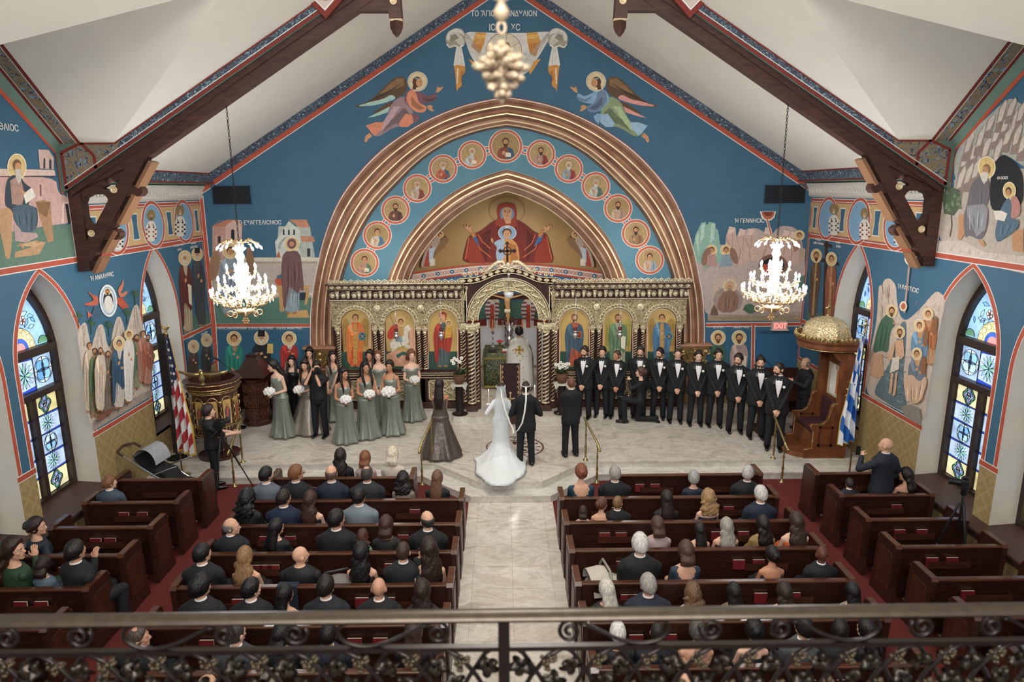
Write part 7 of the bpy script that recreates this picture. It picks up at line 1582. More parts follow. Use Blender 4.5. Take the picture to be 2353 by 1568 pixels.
# ================ CHANDELIERS
M_cgold = mat('#d9b98c', .25, .6, noise=(30, .15), name='chandelier_gilt')
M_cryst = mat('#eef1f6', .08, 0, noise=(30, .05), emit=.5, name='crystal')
M_bulb = mat('#ffffff', .4, emit=14.0, name='lit_bulb')
def bulb_mesh():
 g = G().use(mat('#f4f4f4', .5, emit=2.0, name='candle_sleeve')); g.lathe((0, 0, 0), [(.012, 0), (.012, .06)], 8); g.use(M_bulb); g.lathe((0, 0, 0), [(.012, .06), (.022, .085), (.018, .11), (.004, .135)], 8); o = g.build('bulb'); me = o.data; bpy.data.objects.remove(o); return me
BM = bulb_mesh()
def chandelier(x, y, lab, chain_top):
 t = thing('chandelier', lab, 'chandelier', (x, y, 3.5), 0, 'crystal chandeliers with lit candle bulbs')
 z0 = 3.5
 g = G().use(M_cryst); g.lathe((0, 0, -z0), [(.03, 4.0), (.08, 4.05), (.05, 4.1), (.07, 4.2), (.09, 4.3), (.05, 4.36), (.07, 4.45), (.09, 4.52), (.06, 4.6), (.05, 4.66), (.08, 4.72), (.05, 4.80), (.12, 4.86), (.11, 4.88), (.02, 4.9), (.02, 4.98)], 14); g.build('crystal_stem', t)
 g = G().use(M_cgold); g.lathe((0, 0, -z0), [(.012, 3.66), (.04, 3.68), (.12, 3.73), (.17, 3.78), (.13, 3.8), (.05, 3.82)], 16)
 for k in range(6): a = k*pi/3; g.ell((.045*cos(a), -.0, .09+.045*sin(a)), (.026, .014, .026), 6, 5)
 g.ell((0, 0, .09), .025, 8, 6); g.cap((0, 0, .1), (0, 0, .18), .006, .006, 5, 1); g.build('finial_bowl', t)
 bl = []
 for n, r_, z, ph in ((18, .53, 4.05, 0), (12, .40, 4.26, .13), (8, .25, 4.46, 0)):
  g = G().use(M_cgold)
  for k in range(n):
   a = ph+2*pi*k/n; c_, s_ = cos(a), sin(a)
   g.tube([(.06*c_, .06*s_, z-z0-.02), (r_*.45*c_, r_*.45*s_, z-z0-.10), (r_*.8*c_, r_*.8*s_, z-z0-.10), (r_*c_, r_*s_, z-z0-.02)], .010, 5)
   g.lathe((r_*c_, r_*s_, z-z0-.02), [(.008, 0), (.035, .012), (.036, .02), (.01, .022)], 8)
   b = bpy.data.objects.new('bulb', BM); C.objects.link(b); bl.append(b); b.location = (r_*c_, r_*s_, z-z0)
  if n == 18:
   for k in range(18):
    a = 2*pi*k/18; c_, s_ = cos(a), sin(a)
    g.tube([((.50-.09*q+.03*cos(q*1.4))*c_, (.50-.09*q+.03*cos(q*1.4))*s_, z-z0-.05-.05*q+.03*sin(q*1.4)) for q in [j*.3 for j in range(10)]], .014, 5); g.ell((.46*c_, .46*s_, z-z0-.09), .03, 6, 5); g.ell((.36*c_, .36*s_, z-z0-.15), .035, 6, 5)
   for k in range(8):
    a = 2*pi*(k+.5)/8; c_, s_ = cos(a), sin(a); g.tube([((.24+.05*cos(q))*c_, (.24+.05*cos(q))*s_, .23+.05*sin(q)) for q in [j*.7 for j in range(9)]], .012, 5, loop=True)
  at_ = g.build('arm_tier', t)
  for b in bl: b.parent = at_
  bl.clear()
  g = G().use(M_cryst)
  for k in range(n):
   a = ph+2*pi*(k+.5)/n
   for q in range(2): g.lathe(((r_-.04-.1*q)*cos(a), (r_-.04-.1*q)*sin(a), z-z0-.10), [(.0, -.03), (.012, .0), (.0, .03)], 5)
  g.build('crystal_drops', t, sm=False)['kind'] = 'stuff'
 g = G().use(M_cgold)
 for k in range(8):
  a = 2*pi*k/8+.2; c_, s_ = cos(a), sin(a); g.tube([(.04*c_, .04*s_, 1.44), (.18*c_, .18*s_, 1.50), (.30*c_, .30*s_, 1.46)], .012, 5); g.ell((.2*c_, .2*s_, 1.5), .03, 6, 5); g.lathe((.30*c_, .30*s_, 1.44), [(.03, 0), (.035, .02), (.0, .02)], 8)
  b = bpy.data.objects.new('bulb', BM); C.objects.link(b); bl.append(b); b.location = (.30*c_, .30*s_, 1.45); b.rotation_euler = Matrix.Rotation(radians(145), 3, V((-s_, c_, 0))).to_euler()
 at_ = g.build('upper_crown', t)
 for b in bl: b.parent = at_
 g = G().use(M_black); z = 1.45; k = 0
 while z+3.5 < chain_top: g.tube([(.014*cos(q*pi/3)*(1 if k % 2 else 0), .014*cos(q*pi/3)*(0 if k % 2 else 1), z+.03+.035*sin(q*pi/3)) for q in range(6)], .005, 4, loop=True); z += .052; k += 1
 g.build('chain', t)
 return t
chandelier(-4.66, 11.9, 'lit crystal chandelier hanging on the left before the annunciation mural', 7.24)
chandelier(4.66, 11.9, 'lit crystal chandelier hanging on the right before the nativity mural', 7.24)
p0 = atD(1153, 160, 2.15)
t = thing('chandelier_finial', 'blurred gilt leaf finial of the big chandelier hanging in the top middle', 'chandelier', p0)
g = G().use(mat('#b3a085', .5, .15, noise=(30, .3), name='pale_gilt')); rnd = random.Random(4)
for j, (zz, rr, n) in enumerate(((.055, .04, 6), (.032, .066, 8), (.005, .088, 9), (-.022, .078, 8), (-.048, .05, 6), (-.075, .026, 5))):
 for k in range(n):
  a = 2*pi*k/n+j*.7; c_, s_ = cos(a), sin(a); r_ = rr*rnd.uniform(.75, 1.1); u = rnd.uniform(-.012, .016); g.tube([(.008*c_, .008*s_, zz+.01), (r_*.5*c_, r_*.5*s_, zz), (r_*.85*c_, r_*.85*s_, zz+u*.6), (r_*c_, r_*s_, zz+u)], [.006, .010, .012, .004], 6); g.ell((r_*.8*cos(a+.18), r_*.8*sin(a+.18), zz+u), .008, 6, 5)
g.lathe((0, 0, 0), [(.0, -.10), (.012, -.08), (.02, .0), (.012, .08)], 8); g.build('leaf_cluster', t)
g = G().use(mat('#b3a085', .5, .15, noise=(30, .3))); g.tube([(.012*cos(k*pi/4), 0, .115+.016*sin(k*pi/4)) for k in range(8)], .005, 5, loop=True); g.lathe((0, 0, 0), [(.006, .13), (.022, .145), (.024, .16), (.01, .185), (.035, .20), (.045, .225), (.035, .25), (.012, .27), (.02, .30), (.04, .34)], 14); g.build('stem', t)
# ================ BALCONY RAILING
g = G().use(M_sill); g.box(-7.3, 7.3, -3, 2.35, 3.1, 3.3); g.build('balcony_floor', sm=False, kind='structure')
RD = 2.2
t = thing('balcony_railing', 'dark wrought iron balcony railing with scrolls and grapevines across the bottom', 'railing', (-.10, RD, 3.3))
M_iron = mat('#231c19', .32, .5, noise=(40, .25), name='wrought_iron'); M_bronzer = mat('#453c32', .36, .6, noise=(20, .2), name='bronze_handrail')
zT, zB = 4.33-3.3, 4.198-3.3
g = G().use(M_bronzer); g.T = None
g.loft([[(x, .035*cos(a), zT+.019*sin(a)) for a in [2*pi*k/12 for k in range(12)]] for x in (-2.6, 2.6)]); g.build('handrail', t, sm='a')
g = G().use(M_iron); g.box(-2.6, 2.6, -.012, .012, zB-.009, zB+.009); g.build('crossbar', t, sm=False)
g = G().use(M_iron); g.box(-2.6, 2.6, -.012, .012, .10, .12); g.build('crossbar', t, sm=False)
for x in (-.017, -2.0, 2.0): g = G().use(M_iron); g.box(x-.021, x+.021, -.02, .02, 0, zT); g.build('post', t, sm=False)
u_ = .00159
def scroll(cx, m):
 g = G().use(M_iron); P = lambda dx, dy: (cx+m*dx*u_, 0, (zT+zB)/2-.002-dy*u_); q = []
 for k in range(22): a = k*.52; r_ = 6+26*k/21; q.append(P(r_*.95*cos(a+1.2), r_*sin(a+1.2)))
 q += [P(28, -22), P(55, -8), P(100, 18), P(150, 34), P(190, 33), P(222, 16), P(230, -6), P(216, -26), P(196, -30)]
 for _ in range(2): q = [q[0]]+[r_ for a, b in zip(q, q[1:]) for r_ in (tuple(a[i]*.75+b[i]*.25 for i in range(3)), tuple(a[i]*.25+b[i]*.75 for i in range(3)))]+[q[-1]]
 g.tube(q, .0078, 6); g.build('scroll', t)
for x0, m in ((-985, 1), (-495, 1), (-180, -1)) : pass
for cx in (-.72, -1.5): scroll(cx, 1) if 0 else None
for s_ in (-1, 1):
 for px in (152, 640, 1130): scroll(s_*px*u_-.017, s_*1)
 for px in (478, 968): g = G().use(M_iron); g.tube([(s_*px*u_-.017+s_*u_*(6+24*k/20)*cos(k*.5), 0, (zT+zB)/2-u_*(6+24*k/20)*sin(k*.5)) for k in range(21)], .0075, 6); g.build('scroll', t)
rnd = random.Random(2)
gm = G().use(mat('#4a4030', .35, .6, noise=(40, .3), name='iron_grapes'))
for k in range(26):
 v = rnd.uniform(0, 1); w_ = .03*(1-v*.6); gm.ell((rnd.uniform(-w_, w_)*1.3, rnd.uniform(-.012, .012), -.055*v+.02), .0085, 6, 5)
leaf = G().use(mat('#2c2620', .35, .6, noise=(40, .3), name='iron_leaf')); lp = []
for k in range(20): a = 2*pi*k/20; r_ = .05*(.62+.38*abs(cos(2.5*a))); lp.append((r_*cos(a), .006*cos(3*a), r_*sin(a)))
leaf.loft([[(a, b-.004, c) for a, b, c in lp], [(a*.55, b-.014, c*.55) for a, b, c in lp], [(a*.1, b-.004, c*.1) for a, b, c in lp]])
go = gm.build('grape_cluster', t); lo_o = leaf.build('leaf', t)
n = 0
for s_ in (-1, 1):
 for k in range(12):
  x = s_*(.03+k*.185)-.017
  g = G().use(M_iron); g.tube([(x, .01, zB-.0), (x+s_*.04, .01, zB-.03), (x+s_*.10, .0, zB-.12), (x+s_*.15, 0, zB-.22), (x+s_*.17, 0, zB-.33)], .009, 6); g.build('vine', t)
  g = G().use(M_iron); g.tube([(x+s_*.18, -.01, zB), (x+s_*.13, -.01, zB-.03), (x+s_*.07, .0, zB-.12), (x+s_*.02, 0, zB-.22), (x, 0, zB-.33)], .009, 6); g.build('vine', t)
  for kind, dx, dz in ((0, .13+.0, -.045), (1, .03, -.07), (1, .155, -.14), (0, .06, -.17), (1, .10, -.21)):
   src = lo_o if kind else go
   if n < 2: o = src if n == kind else src.copy()
   else: o = src.copy()
   if o.name not in C.objects: C.objects.link(o)
   o.parent = t; o.location = (x+s_*dx, -.008, zB+dz); o.rotation_euler = (rnd.uniform(-.3, .3), rnd.uniform(0, 6) if kind else rnd.uniform(-.4, .4), 0); n += 1
# ================ PEOPLE
PROF = {'m': [(-.12, .155, .11, 0), (0, .168, .118, 0), (.10, .158, .108, 0), (.20, .155, .105, 0), (.32, .172, .117, 0), (.42, .182, .113, -.005), (.475, .185, .095, -.012), (.515, .112, .078, -.018), (.56, .062, .060, -.012)],
  'f': [(-.12, .165, .115, 0), (-.02, .176, .122, 0), (.08, .150, .102, 0), (.17, .126, .09, 0), (.25, .134, .10, .004), (.33, .150, .118, .012), (.41, .156, .10, 0), (.465, .138, .078, -.01), (.51, .062, .055, -.012), (.56, .047, .047, -.008)]}
def pr_at(P_, z):
 if z <= P_[0][0]: return P_[0][1:]
 for a, b in zip(P_, P_[1:]):
  if z <= b[0]: t = (z-a[0])/(b[0]-a[0]); return tuple(a[i]+(b[i]-a[i])*t for i in (1, 2, 3))
 return P_[-1][1:]
def ring_(P_, z, inf=0, n=20, fat=1.0, top=None):
 w_, d, yc = pr_at(P_, z); q = []
 for k in range(n):
  a = 2*pi*k/n; i_ = inf
  if top is not None and z > top(a): i_ = -.03
  q.append(((w_*fat+i_)*sin(a), yc+(d*fat+i_)*cos(a), z))
 return q
def shell(g, P_, zs, inf, fat=1.0, top=None, n=24): g.loft([ring_(P_, z, inf if not callable(inf) else inf(z), n, fat, top) for z in zs])
def lins(a, b, n): return [a+(b-a)*k/(n-1) for k in range(n)]
SKIN = {'light': '#d3a489', 'fair': '#dcb29b', 'tan': '#b98364', 'dark': '#5d3526', 'med': '#c4937a'}
def skinmat(k): return mat(SKIN[k], .55, noise=(14, .05), name='skin_'+k)
def hairmat(h): return mat(h, .42, noise=(45, .35), bump=(70, .55), stretch=(1, 1, .16), name='hair_'+h.lstrip('#'))
def cloth(h, r=.85, m=0): return mat(h, r, m, noise=(5, .09), bump=(14, .30), name='cloth_'+h.lstrip('#'))
def headshell(g, thr, t, noise=0, n=26, m=20, rnd=None, sf=3.6, inn=.86, base=(.080, .099, .119), c=(0, -.004, .703)):
 vs = []; rings = []
 for i in range(1, m):
  th = pi*i/m; r_ = []
  for k in range(n):
   ph = 2*pi*k/n; d = V((sin(th)*cos(ph), sin(th)*sin(ph), -cos(th))); s_ = thr(d); s_ = max(0, min(1, s_*sf+.5))
   f = (inn+(1-inn+t/.09)*s_)*(1+(rnd.uniform(-noise, noise) if noise else 0)*s_); r_.append((c[0]+d.x*base[0]*f, c[1]+d.y*base[1]*f, c[2]+d.z*base[2]*f))
  rings.append(r_)
 g.loft(rings)
thr_std = lambda d: d.z-(-.25+(.60*d.y+.5*d.y*d.y if d.y > 0 else .38*d.y))
def hair(g, kind, rnd, L=.42):
 if kind in ('short', 'buzz', 'curlyshort'): headshell(g, thr_std, {'short': .013, 'buzz': .003, 'curlyshort': .026}[kind], {'short': .02, 'buzz': 0, 'curlyshort': .05}[kind], rnd=rnd)
 elif kind == 'fringe': headshell(g, lambda d: min(d.z+.30-.3*d.y, .32-.45*max(0, d.y)-d.z) if d.y < .35 else -1, .008, .01, rnd=rnd)
 elif kind == 'thin': headshell(g, lambda d: min(thr_std(d), .85-d.z+.3*(d.y > 0)), .008, .01, rnd=rnd)
 elif kind == 'updo':
  headshell(g, thr_std, .016, .02, rnd=rnd); g.ell((0, -.105, .735), (.05, .042, .045)); g.ell((.022, -.115, .715), (.034, .03, .034)); g.ell((-.025, -.11, .71), (.032, .03, .03))
 elif kind in ('bob', 'long', 'wavy', 'curly', 'frontlong'):
  t = {'bob': .024, 'long': .016, 'wavy': .022, 'curly': .034, 'frontlong': .02}[kind]; nz = {'curly': .07, 'wavy': .03}.get(kind, .012)
  headshell(g, lambda d: d.z-(-.55+1.42*max(0, d.y)) if d.y > -.2 else 1, t, nz, rnd=rnd, sf=5)
  L = {'bob': .17, 'curly': .26}.get(kind, L); w1 = {'bob': .092, 'long': .098, 'wavy': .115, 'curly': .135, 'frontlong': .10}[kind]; am = {'wavy': .010, 'curly': .018, 'frontlong': .006}.get(kind, .002)
  rings = []; n = 26; m = 14
  for i in range(m+1):
   v = i/m; z = .74-L*v; w_ = (.080+(w1-.080)*min(1, v*2))*(1-.25*max(0, v-.7)/.3*(kind != 'bob')); d = .070-.028*v; yc = -.035-.075*min(1, v*1.6)
   rings.append([((w_+am*sin(5*2*pi*k/n+i*1.1)+rnd.uniform(-am, am)*.6)*cos(2*pi*k/n)+am*sin(i*1.3), yc+(d+am*cos(7*2*pi*k/n+i*1.7))*sin(2*pi*k/n), z) for k in range(n)])
  g.loft(rings)
  if kind == 'frontlong':
   for s_ in (-1, 1): g.tube([(s_*.075, .02, .74), (s_*.088, .03, .66), (s_*.095, .05, .58), (s_*.10, .10, .48), (s_*.085, .125, .40), (s_*.08, .125, .32)], [.022, .032, .036, .036, .03, .012], 10, flat=.7)
def hand(g, W, dr, nm, curl=.9, s_=1):
 W = V(W); dr = V(dr).normalized(); nm = V(nm); nm = (nm-dr*nm.dot(dr)).normalized(); ac = dr.cross(nm)*s_
 M_ = Matrix((ac, nm, dr)).transposed(); g.ell(W+dr*.045, (.038, .017, .05), 10, 8, M_)
 for k, (u, l) in enumerate(((-.028, .030), (-.010, .036), (.009, .034), (.026, .026))):
  b = W+dr*.082+ac*u; c1, c2 = curl*.7, curl*1.6; d1 = dr*cos(c1)+nm*sin(c1); d2 = dr*cos(c2)+nm*sin(c2); p1 = b+d1*l; g.cap(b, p1, .0095, .009, 6, 2); g.cap(p1, p1+d2*l*.85, .009, .0075, 6, 2)
 b = W+dr*.025+ac*-.03; p1 = b+(dr*.6-ac*.7+nm*.3).normalized()*.034; g.cap(b, p1, .012, .0105, 6, 2); g.cap(p1, p1+(dr*.9-ac*.1+nm*.5).normalized()*.028, .0105, .008, 6, 2)
def elbow(Sh, W, pole, l1=.285, l2=.255):
 Sh, W = V(Sh), V(W); d = W-Sh; L = d.length
 if L > (l1+l2)*.995: W = Sh+d*((l1+l2)*.995/L); d = W-Sh; L = d.length
 u = d/L; a = (l1*l1-l2*l2+L*L)/(2*L); h_ = sqrt(max(0, l1*l1-a*a)); p_ = V(pole)-u*V(pole).dot(u); return Sh+u*a+p_.normalized()*h_, W
EYE = {}
def eyepart(kind, col):
 if (kind, col) not in EYE:
  g = G()
  if kind == 'eye': g.use(mat('#d9d2cc', .3, name='eye_white')); g.ell((0, 0, 0), (.0135, .006, .0062), 8, 6); g.use(mat('#2a1c16', .3, name='iris')); g.ell((0, .0035, 0), (.006, .0042, .006), 8, 6)
  if kind == 'eyebrow': g.use(hairmat(col)); g.cap((-.015, 0, -.001), (.015, -.002, .001), .0035, .003, 6, 1)
  if kind == 'mouth': g.use(mat(col, .5, name='lips')); g.ell((0, 0, 0), (.021, .006, .0065), 10, 6)
  o = g.build(kind); EYE[(kind, col)] = o.data; bpy.data.objects.remove(o)
 return EYE[(kind, col)]
REM = []
ARMS = {'clasp': ((-.04, .19, -.07), (.045, .205, -.05)), 'lap': ((-.10, .30, .02), (.10, .30, .02)), 'side': ((-.24, .03, -.09), (.24, .03, -.09)), 'bouquet': ((-.05, .22, .10), (.05, .23, .09)), 'camera': ((-.06, .22, .58), (.05, .22, .60)), 'hold': ((-.10, .26, .20), (.10, .26, .20))}
def person(label, loc, yaw=0, pose='stand', sex='m', s=1.0, skin='light', hk='short', hc='#1d1512', top='suit', tc='#15171b', low=None, shirt='#e4e4e6', tie='bow', head=(0, 0), arms='side', lean=(0, 0), fat=1.0, beard=None, L=.42, seed=None, hem=0, flare=.11, boutonniere=False, hands=None, group=None, sleeve=None, glasses=False, legs=None, arms_local=True, name='person'):
 rnd = random.Random(seed if seed is not None else hash(label) % 1000 if 0 else sum(map(ord, label)))
 root = thing(name, label, 'person', loc, radians(yaw), group); root.scale = (s, s, s)
 hz = .92 if pose == 'stand' else .54
 if pose == 'kneel': hz = .60
 P_ = PROF[sex]
 T0 = Matrix.Translation((0, 0, hz)); T = T0 @ Matrix.Rotation(radians(-lean[0]), 4, 'X') @ Matrix.Rotation(radians(lean[1]), 4, 'Y')
 TH = T @ Matrix.Translation((0, -.01, .55)) @ Matrix.Rotation(radians(head[0]), 4, 'Z') @ Matrix.Rotation(radians(-head[1]), 4, 'X') @ Matrix.Scale(1.12 if pose == 'sit' else 1.07, 4) @ Matrix.Translation((0, .01, -.568))
 B = G().use(skinmat(skin)); B.T = T
 B.loft([ring_(P_, z, 0, 16, fat) for z, *_ in P_]); B.cap((0, -.012, .50), (0, -.004, .63), .054*(1 if sex == 'm' else .85), .05*(1 if sex == 'm' else .86), 12)
 B.T = TH; k_ = 1 if sex == 'm' else .96
 B.ell((0, -.006, .722), (.076*k_, .096, .098)); B.ell((0, .030, .655), (.058*k_, .062, .072)); B.ell((0, .035, .70), (.066*k_, .06, .06)); B.cap((0, .090, .705), (0, .110, .676), .011, .016, 8); B.ell((0, .078, .60+.01), (.026, .024, .022)); B.ell((0, .088, .642), (.026, .016, .016))
 for q in (-1, 1): B.ell((q*.079*k_, -.008, .688), (.012, .022, .033)); B.ell((q*.03, .082, .722), (.02, .014, .010)); B.ell((q*.04, .068, .672), (.02, .02, .018))
 sx_ = (.182 if sex == 'm' else .144)*fat; A_ = ARMS[arms] if isinstance(arms, str) else arms
 HN = G().use(skinmat(skin)); arm_pts = []
 for q, W in zip((-1, 1), A_):
  Sh = T @ V((q*sx_, -.012, .415 if sex == 'm' else .42)); W = T0 @ V(W); pole = V((q*.55, -.6, -.5)) if arms != 'camera' else V((q*.5, .0, -1))
  E_, W = elbow(Sh, W, pole); B.T = None; r0 = .050 if sex == 'm' else .041
  B.cap(Sh, E_, r0*(.6+.4*fat), r0*.82, 10); B.cap(E_, W, r0*.80, r0*.56, 10); arm_pts.append((Sh, E_, W))
  d = (W-E_).normalized(); nm = V((-q, .2, 0)) if arms != 'clasp' else V((0, -1, -.2))
  hs = hands or {}
  hand(HN, W+d*.01, d if q not in hs else hs[q], nm if pose != 'sit' else V((0, 0, -1)), 1.0 if arms in ('bouquet', 'camera', 'hold') else .55, -q)
 if legs: LG = legs
 elif pose == 'stand': LG = [((q*.088, 0, -.02), (q*.105, .015, -.44), (q*.12, -.015, -.85)) for q in (-1, 1)]
 else: LG = [((q*.09, .0, .0), (q*.12, .42, .01), (q*.12, .40, -.44)) for q in (-1, 1)]
 LG = [[T0 @ V(p) for p in l] for l in LG]
 for a, b, c in LG: B.cap(a, b, .082, .055, 10); B.cap(b, c, .053, .036, 10); f_ = V((0, .10, -.02)) if pose != 'kneel' or c.y > b.y-.2 else V((0, -.08, -.02)); B.cap(c, c+f_, .036, .028, 8)
 bo = B.build('body', root); bo.modifiers.new('r', 'REMESH'); rm = bo.modifiers['r']; rm.mode = 'VOXEL'; rm.voxel_size = .0125 if pose != 'sit' else .0135; rm.use_smooth_shade = True
 REM.append((bo, HN))
 if hk not in ('bald',):
  g = G().use(hairmat(hc)); g.T = TH; hair(g, hk, rnd, L); g.build('hair', root)
 if beard:
  g = G().use(hairmat(beard)); g.T = TH
  if beard and hk != 'stache': headshell(g, lambda d: min(-.34-d.z, d.y-.10), .006, .02, rnd=rnd, base=(.064, .108, .120), c=(0, .004, .70), inn=.66); g.ell((0, .100, .656), (.026, .008, .006))
  g.build('beard', root)
 fw = (Matrix.Rotation(radians(yaw), 3, 'Z') @ V((0, 1, 0))); fh = TH.to_3x3() @ V((0, 1, 0)); fh = Matrix.Rotation(radians(yaw), 3, 'Z') @ fh
 if fh.y < .35:
  for kind, col, pts in (('eye', '', ((-.030, .088, .703), (.030, .088, .703))), ('eyebrow', hc if hk != 'fringe' else '#6a6560', ((-.031, .096, .722), (.031, .096, .722))), ('mouth', '#a3564c' if sex == 'f' else '#a06a58', ((0, .102, .640),))):
   for p in pts:
    o = bpy.data.objects.new(kind, eyepart(kind, col)); C.objects.link(o); o.parent = root; o.matrix_local = TH @ Matrix.Translation(p)
 if glasses:
  g = G().use(M_black); g.T = TH
  for q in (-1, 1): g.tube([(q*.033+.026*cos(a*.785), .106, .702+.019*sin(a*.785)) for a in range(8)], .0025, 4, loop=True); g.cap((q*.058, .10, .706), (q*.084, .0, .702), .0025, .0025, 4, 1)
  g.build('glasses', root)
 cm = cloth(tc, .8 if top == 'suit' else .7)
 if top in ('suit', 'shirt', 'polo', 'robe', 'sleeve'):
  inf = .022 if top == 'suit' else .014; g = G().use(cm); g.T = T; bot = -.19 if top == 'suit' else -.06
  tf = {'sleeve': lambda a: .50 if hem == 0 else (.30+.20*abs(sin(a/2)) if cos(a) < 0 else .46)}.get(top, lambda a: .57)
  if top == 'sleeve' and hem == 2: tf = lambda a: (.18+.30*min(1, abs(sin(a))*1.15)) if cos(a) < 0 else .44
  shell(g, P_, lins(bot, .556 if top != 'sleeve' else .50, 18), lambda z: inf+(.02 if z < -.02 else 0)*(top == 'suit')+.012*max(0, min(1, (z-.36)/.1)), fat, tf)
  g.T = None; se = sleeve if sleeve is not None else 1.0
  for Sh, E_, W in arm_pts:
   r0 = .062 if sex == 'm' else .050
   if se >= 1: g.cap(Sh, E_, r0*(.6+.4*fat)+.004, r0*.88, 12); g.cap(E_, W-(W-E_)*.05, r0*.86, r0*.68, 12)
   elif se > 0: m_ = Sh+(E_-Sh)*se*1.6; g.cap(Sh, m_, r0*(.6+.4*fat), r0*.95, 12)
  if top == 'suit' and sex == 'm':
   g.T = T; g.lathe((0, -.013, 0), [(.10, .50), (.088, .545), (.076, .568), (.068, .56)], 18)
  jk = g.build('jacket' if top == 'suit' else 'top', root)
  if top == 'suit' and sex == 'm':
   g = G().use(cloth(shirt, .7)); g.T = T; g.lathe((0, -.008, 0), [(.058, .50), (.068, .54), (.065, .574), (.057, .576)], 18)
   def pt(x, z, o): w_, d, yc = pr_at(P_, z); w_ = w_*fat+inf+.012; d = d*fat+inf+.004+.012*max(0, min(1, (z-.36)/.1)); return (x, yc+d*sqrt(max(0, 1-(x/w_)**2))+o, z)
   def patch(rows, o):
    for (z0, a0, b0), (z1, a1, b1) in zip(rows, rows[1:]):
     for j in range(4): f0, f1 = j/4, (j+1)/4; g.poly([pt(a0+(b0-a0)*f0, z0, o), pt(a0+(b0-a0)*f1, z0, o), pt(a1+(b1-a1)*f1, z1, o), pt(a1+(b1-a1)*f0, z1, o)])
   patch([(.515, -.052, .052), (.46, -.062, .062), (.38, -.050, .050), (.30, -.034, .034), (.20, -.014, .014), (.16, -.002, .002)], .004)
   g.T = None
   for Sh, E_, W in arm_pts: g.cap(W-(W-E_)*.07, W-(W-E_)*.02, .038, .036, 10, 1)
   g.build('shirt', root)
   if fh.y < .6 or boutonniere:
    g = G().use(mat('#0c0d10', .35, name='satin_black')); g.T = T
    for q in (-1, 1):
     if tie == 'bow': g.ell((q*.026, pt(0, .50, .0)[1]+.006, .505), (.026, .010, .017), 8, 6)
     patch([(.50, q*.055, q*.085), (.43, q*.062, q*.11), (.36, q*.046, q*.085), (.26, q*.026, q*.05), (.17, q*.004, q*.012)], .009)
    if tie == 'long': patch([(.51, -.014, .014), (.4, -.018, .018), (.2, -.02, .02)], .010)
    g.build('lapels_and_tie', jk)
   if boutonniere:
    g = G().use(mat('#eeece6', .8, name='petal_white')); g.T = T; p = pt(-.095, .385, .03)
    for k in range(6): g.ell((p[0]+.016*cos(k*1.05), p[1]+.004, p[2]+.016*sin(k*1.05)), .014, 6, 5)
    g.ell(p, (.018, .016, .018), 8, 6); g.use(mat('#4d6a45', .7)); g.cap(p, (p[0]-.005, p[1]-.012, p[2]-.05), .004, .003, 5, 1); g.build('boutonniere', jk)
 if top in ('suit', 'shirt', 'polo') or low == 'trousers':
  lc = cloth(low if low and low != 'trousers' else tc, .8); g = G().use(lc); g.T = T0; g.loft([ring_(PROF['m'], z, .012, 20, fat) for z in (-.13, -.08, 0, .06)]) if pose != 'sit' else g.ell((0, .03, .0), (.18, .16, .12))
  g.T = None
  for a, b, c in LG: e = b+(c-b)*1.03; g.cap(a, b, .10*(.5+.5*fat), .074, 12); g.cap(b, e, .073, .064, 12)
  g.build('trousers', root)
  for (a, b, c) in LG:
   g = G().use(mat('#0c0c0e', .25, name='black_leather')); up_ = V((0, 0, -1)) if pose != 'kneel' or c.y > b.y-.2 else V((0, -1, 0)); fo = V((0, 1, 0)) if pose != 'kneel' or c.y > b.y-.2 else V((0, -.3, -1))
   base = c+up_*.022; g.cap(base-fo*.055, base+fo*.05, .046, .050, 10, 3); g.cap(base+fo*.04+up_*.008, base+fo*.19+up_*.016, .049, .034, 10, 3); g.build('shoe', root)
 if top in ('gown', 'skirt', 'strapless', 'straps', 'oneshoulder', 'offshoulder', 'lowback'):
  sat = {'gown': 1}.get(top); gm = mat(tc, .36, .35, noise=(3, .10), bump=(9, .6), name='satin_'+tc.lstrip('#')) if hem == 1 else cm
  g = G().use(gm); g.T = T
  tf = {'strapless': lambda a: .40+.02*cos(a), 'lowback': lambda a: .40 if cos(a) > 0 else .24+.16*abs(sin(a))}.get(top, lambda a: .40)
  shell(g, P_, lins(-.10, .45, 16), lambda z: .010, fat, tf)
  if top in ('straps', 'oneshoulder', 'lowback'):
   for q in ((-1, 1) if top != 'oneshoulder' else (-1,)): g.tube([(q*.085, .105, .38), (q*.092, .075, .45), (q*.09, 0, .475), (q*.088, -.06, .45), (q*.075, -.088, .36)], .010 if top != 'oneshoulder' else .016, 6, flat=.6)
  if top == 'offshoulder':
   for q, (Sh, E_, W) in zip((-1, 1), arm_pts): Ti = T.inverted(); a = Ti @ Sh; b = Ti @ E_; m_ = a+(b-a)*.28; g.tube([m_+V((.058*cos(k*.63), .058*sin(k*.63), .01*sin(k))) for k in range(10)], .024, 6, loop=True)
  g.build('bodice', root)
  g = G().use(gm); g.T = T0
  if pose == 'stand':
   rings = []; n = 64; ph = rnd.uniform(0, 6); Lw = .90
   for i in range(25):
    v = i/24; z = .0+.02-v*Lw; hip = pr_at(P_, max(-.12, z))
    w_ = hip[0]*fat+.015; d = hip[1]*fat+.015
    fl_ = flare*(max(0, v-.12)/.88)**(2.2 if flare < .24 else 1.1); sl = -.012*min(1, v*5)
    am = .030*v**1.3
    rings.append([((w_*(1-.02*v)+fl_-sl+am*sin(8*2*pi*k/n+ph+v*1.5)+am*.5*sin(13*2*pi*k/n+ph))*sin(2*pi*k/n), (d+fl_-sl+am*sin(8*2*pi*k/n+ph+v*1.5)+am*.5*sin(13*2*pi*k/n+ph))*cos(2*pi*k/n), z) for k in range(n)])
   g.loft(rings)
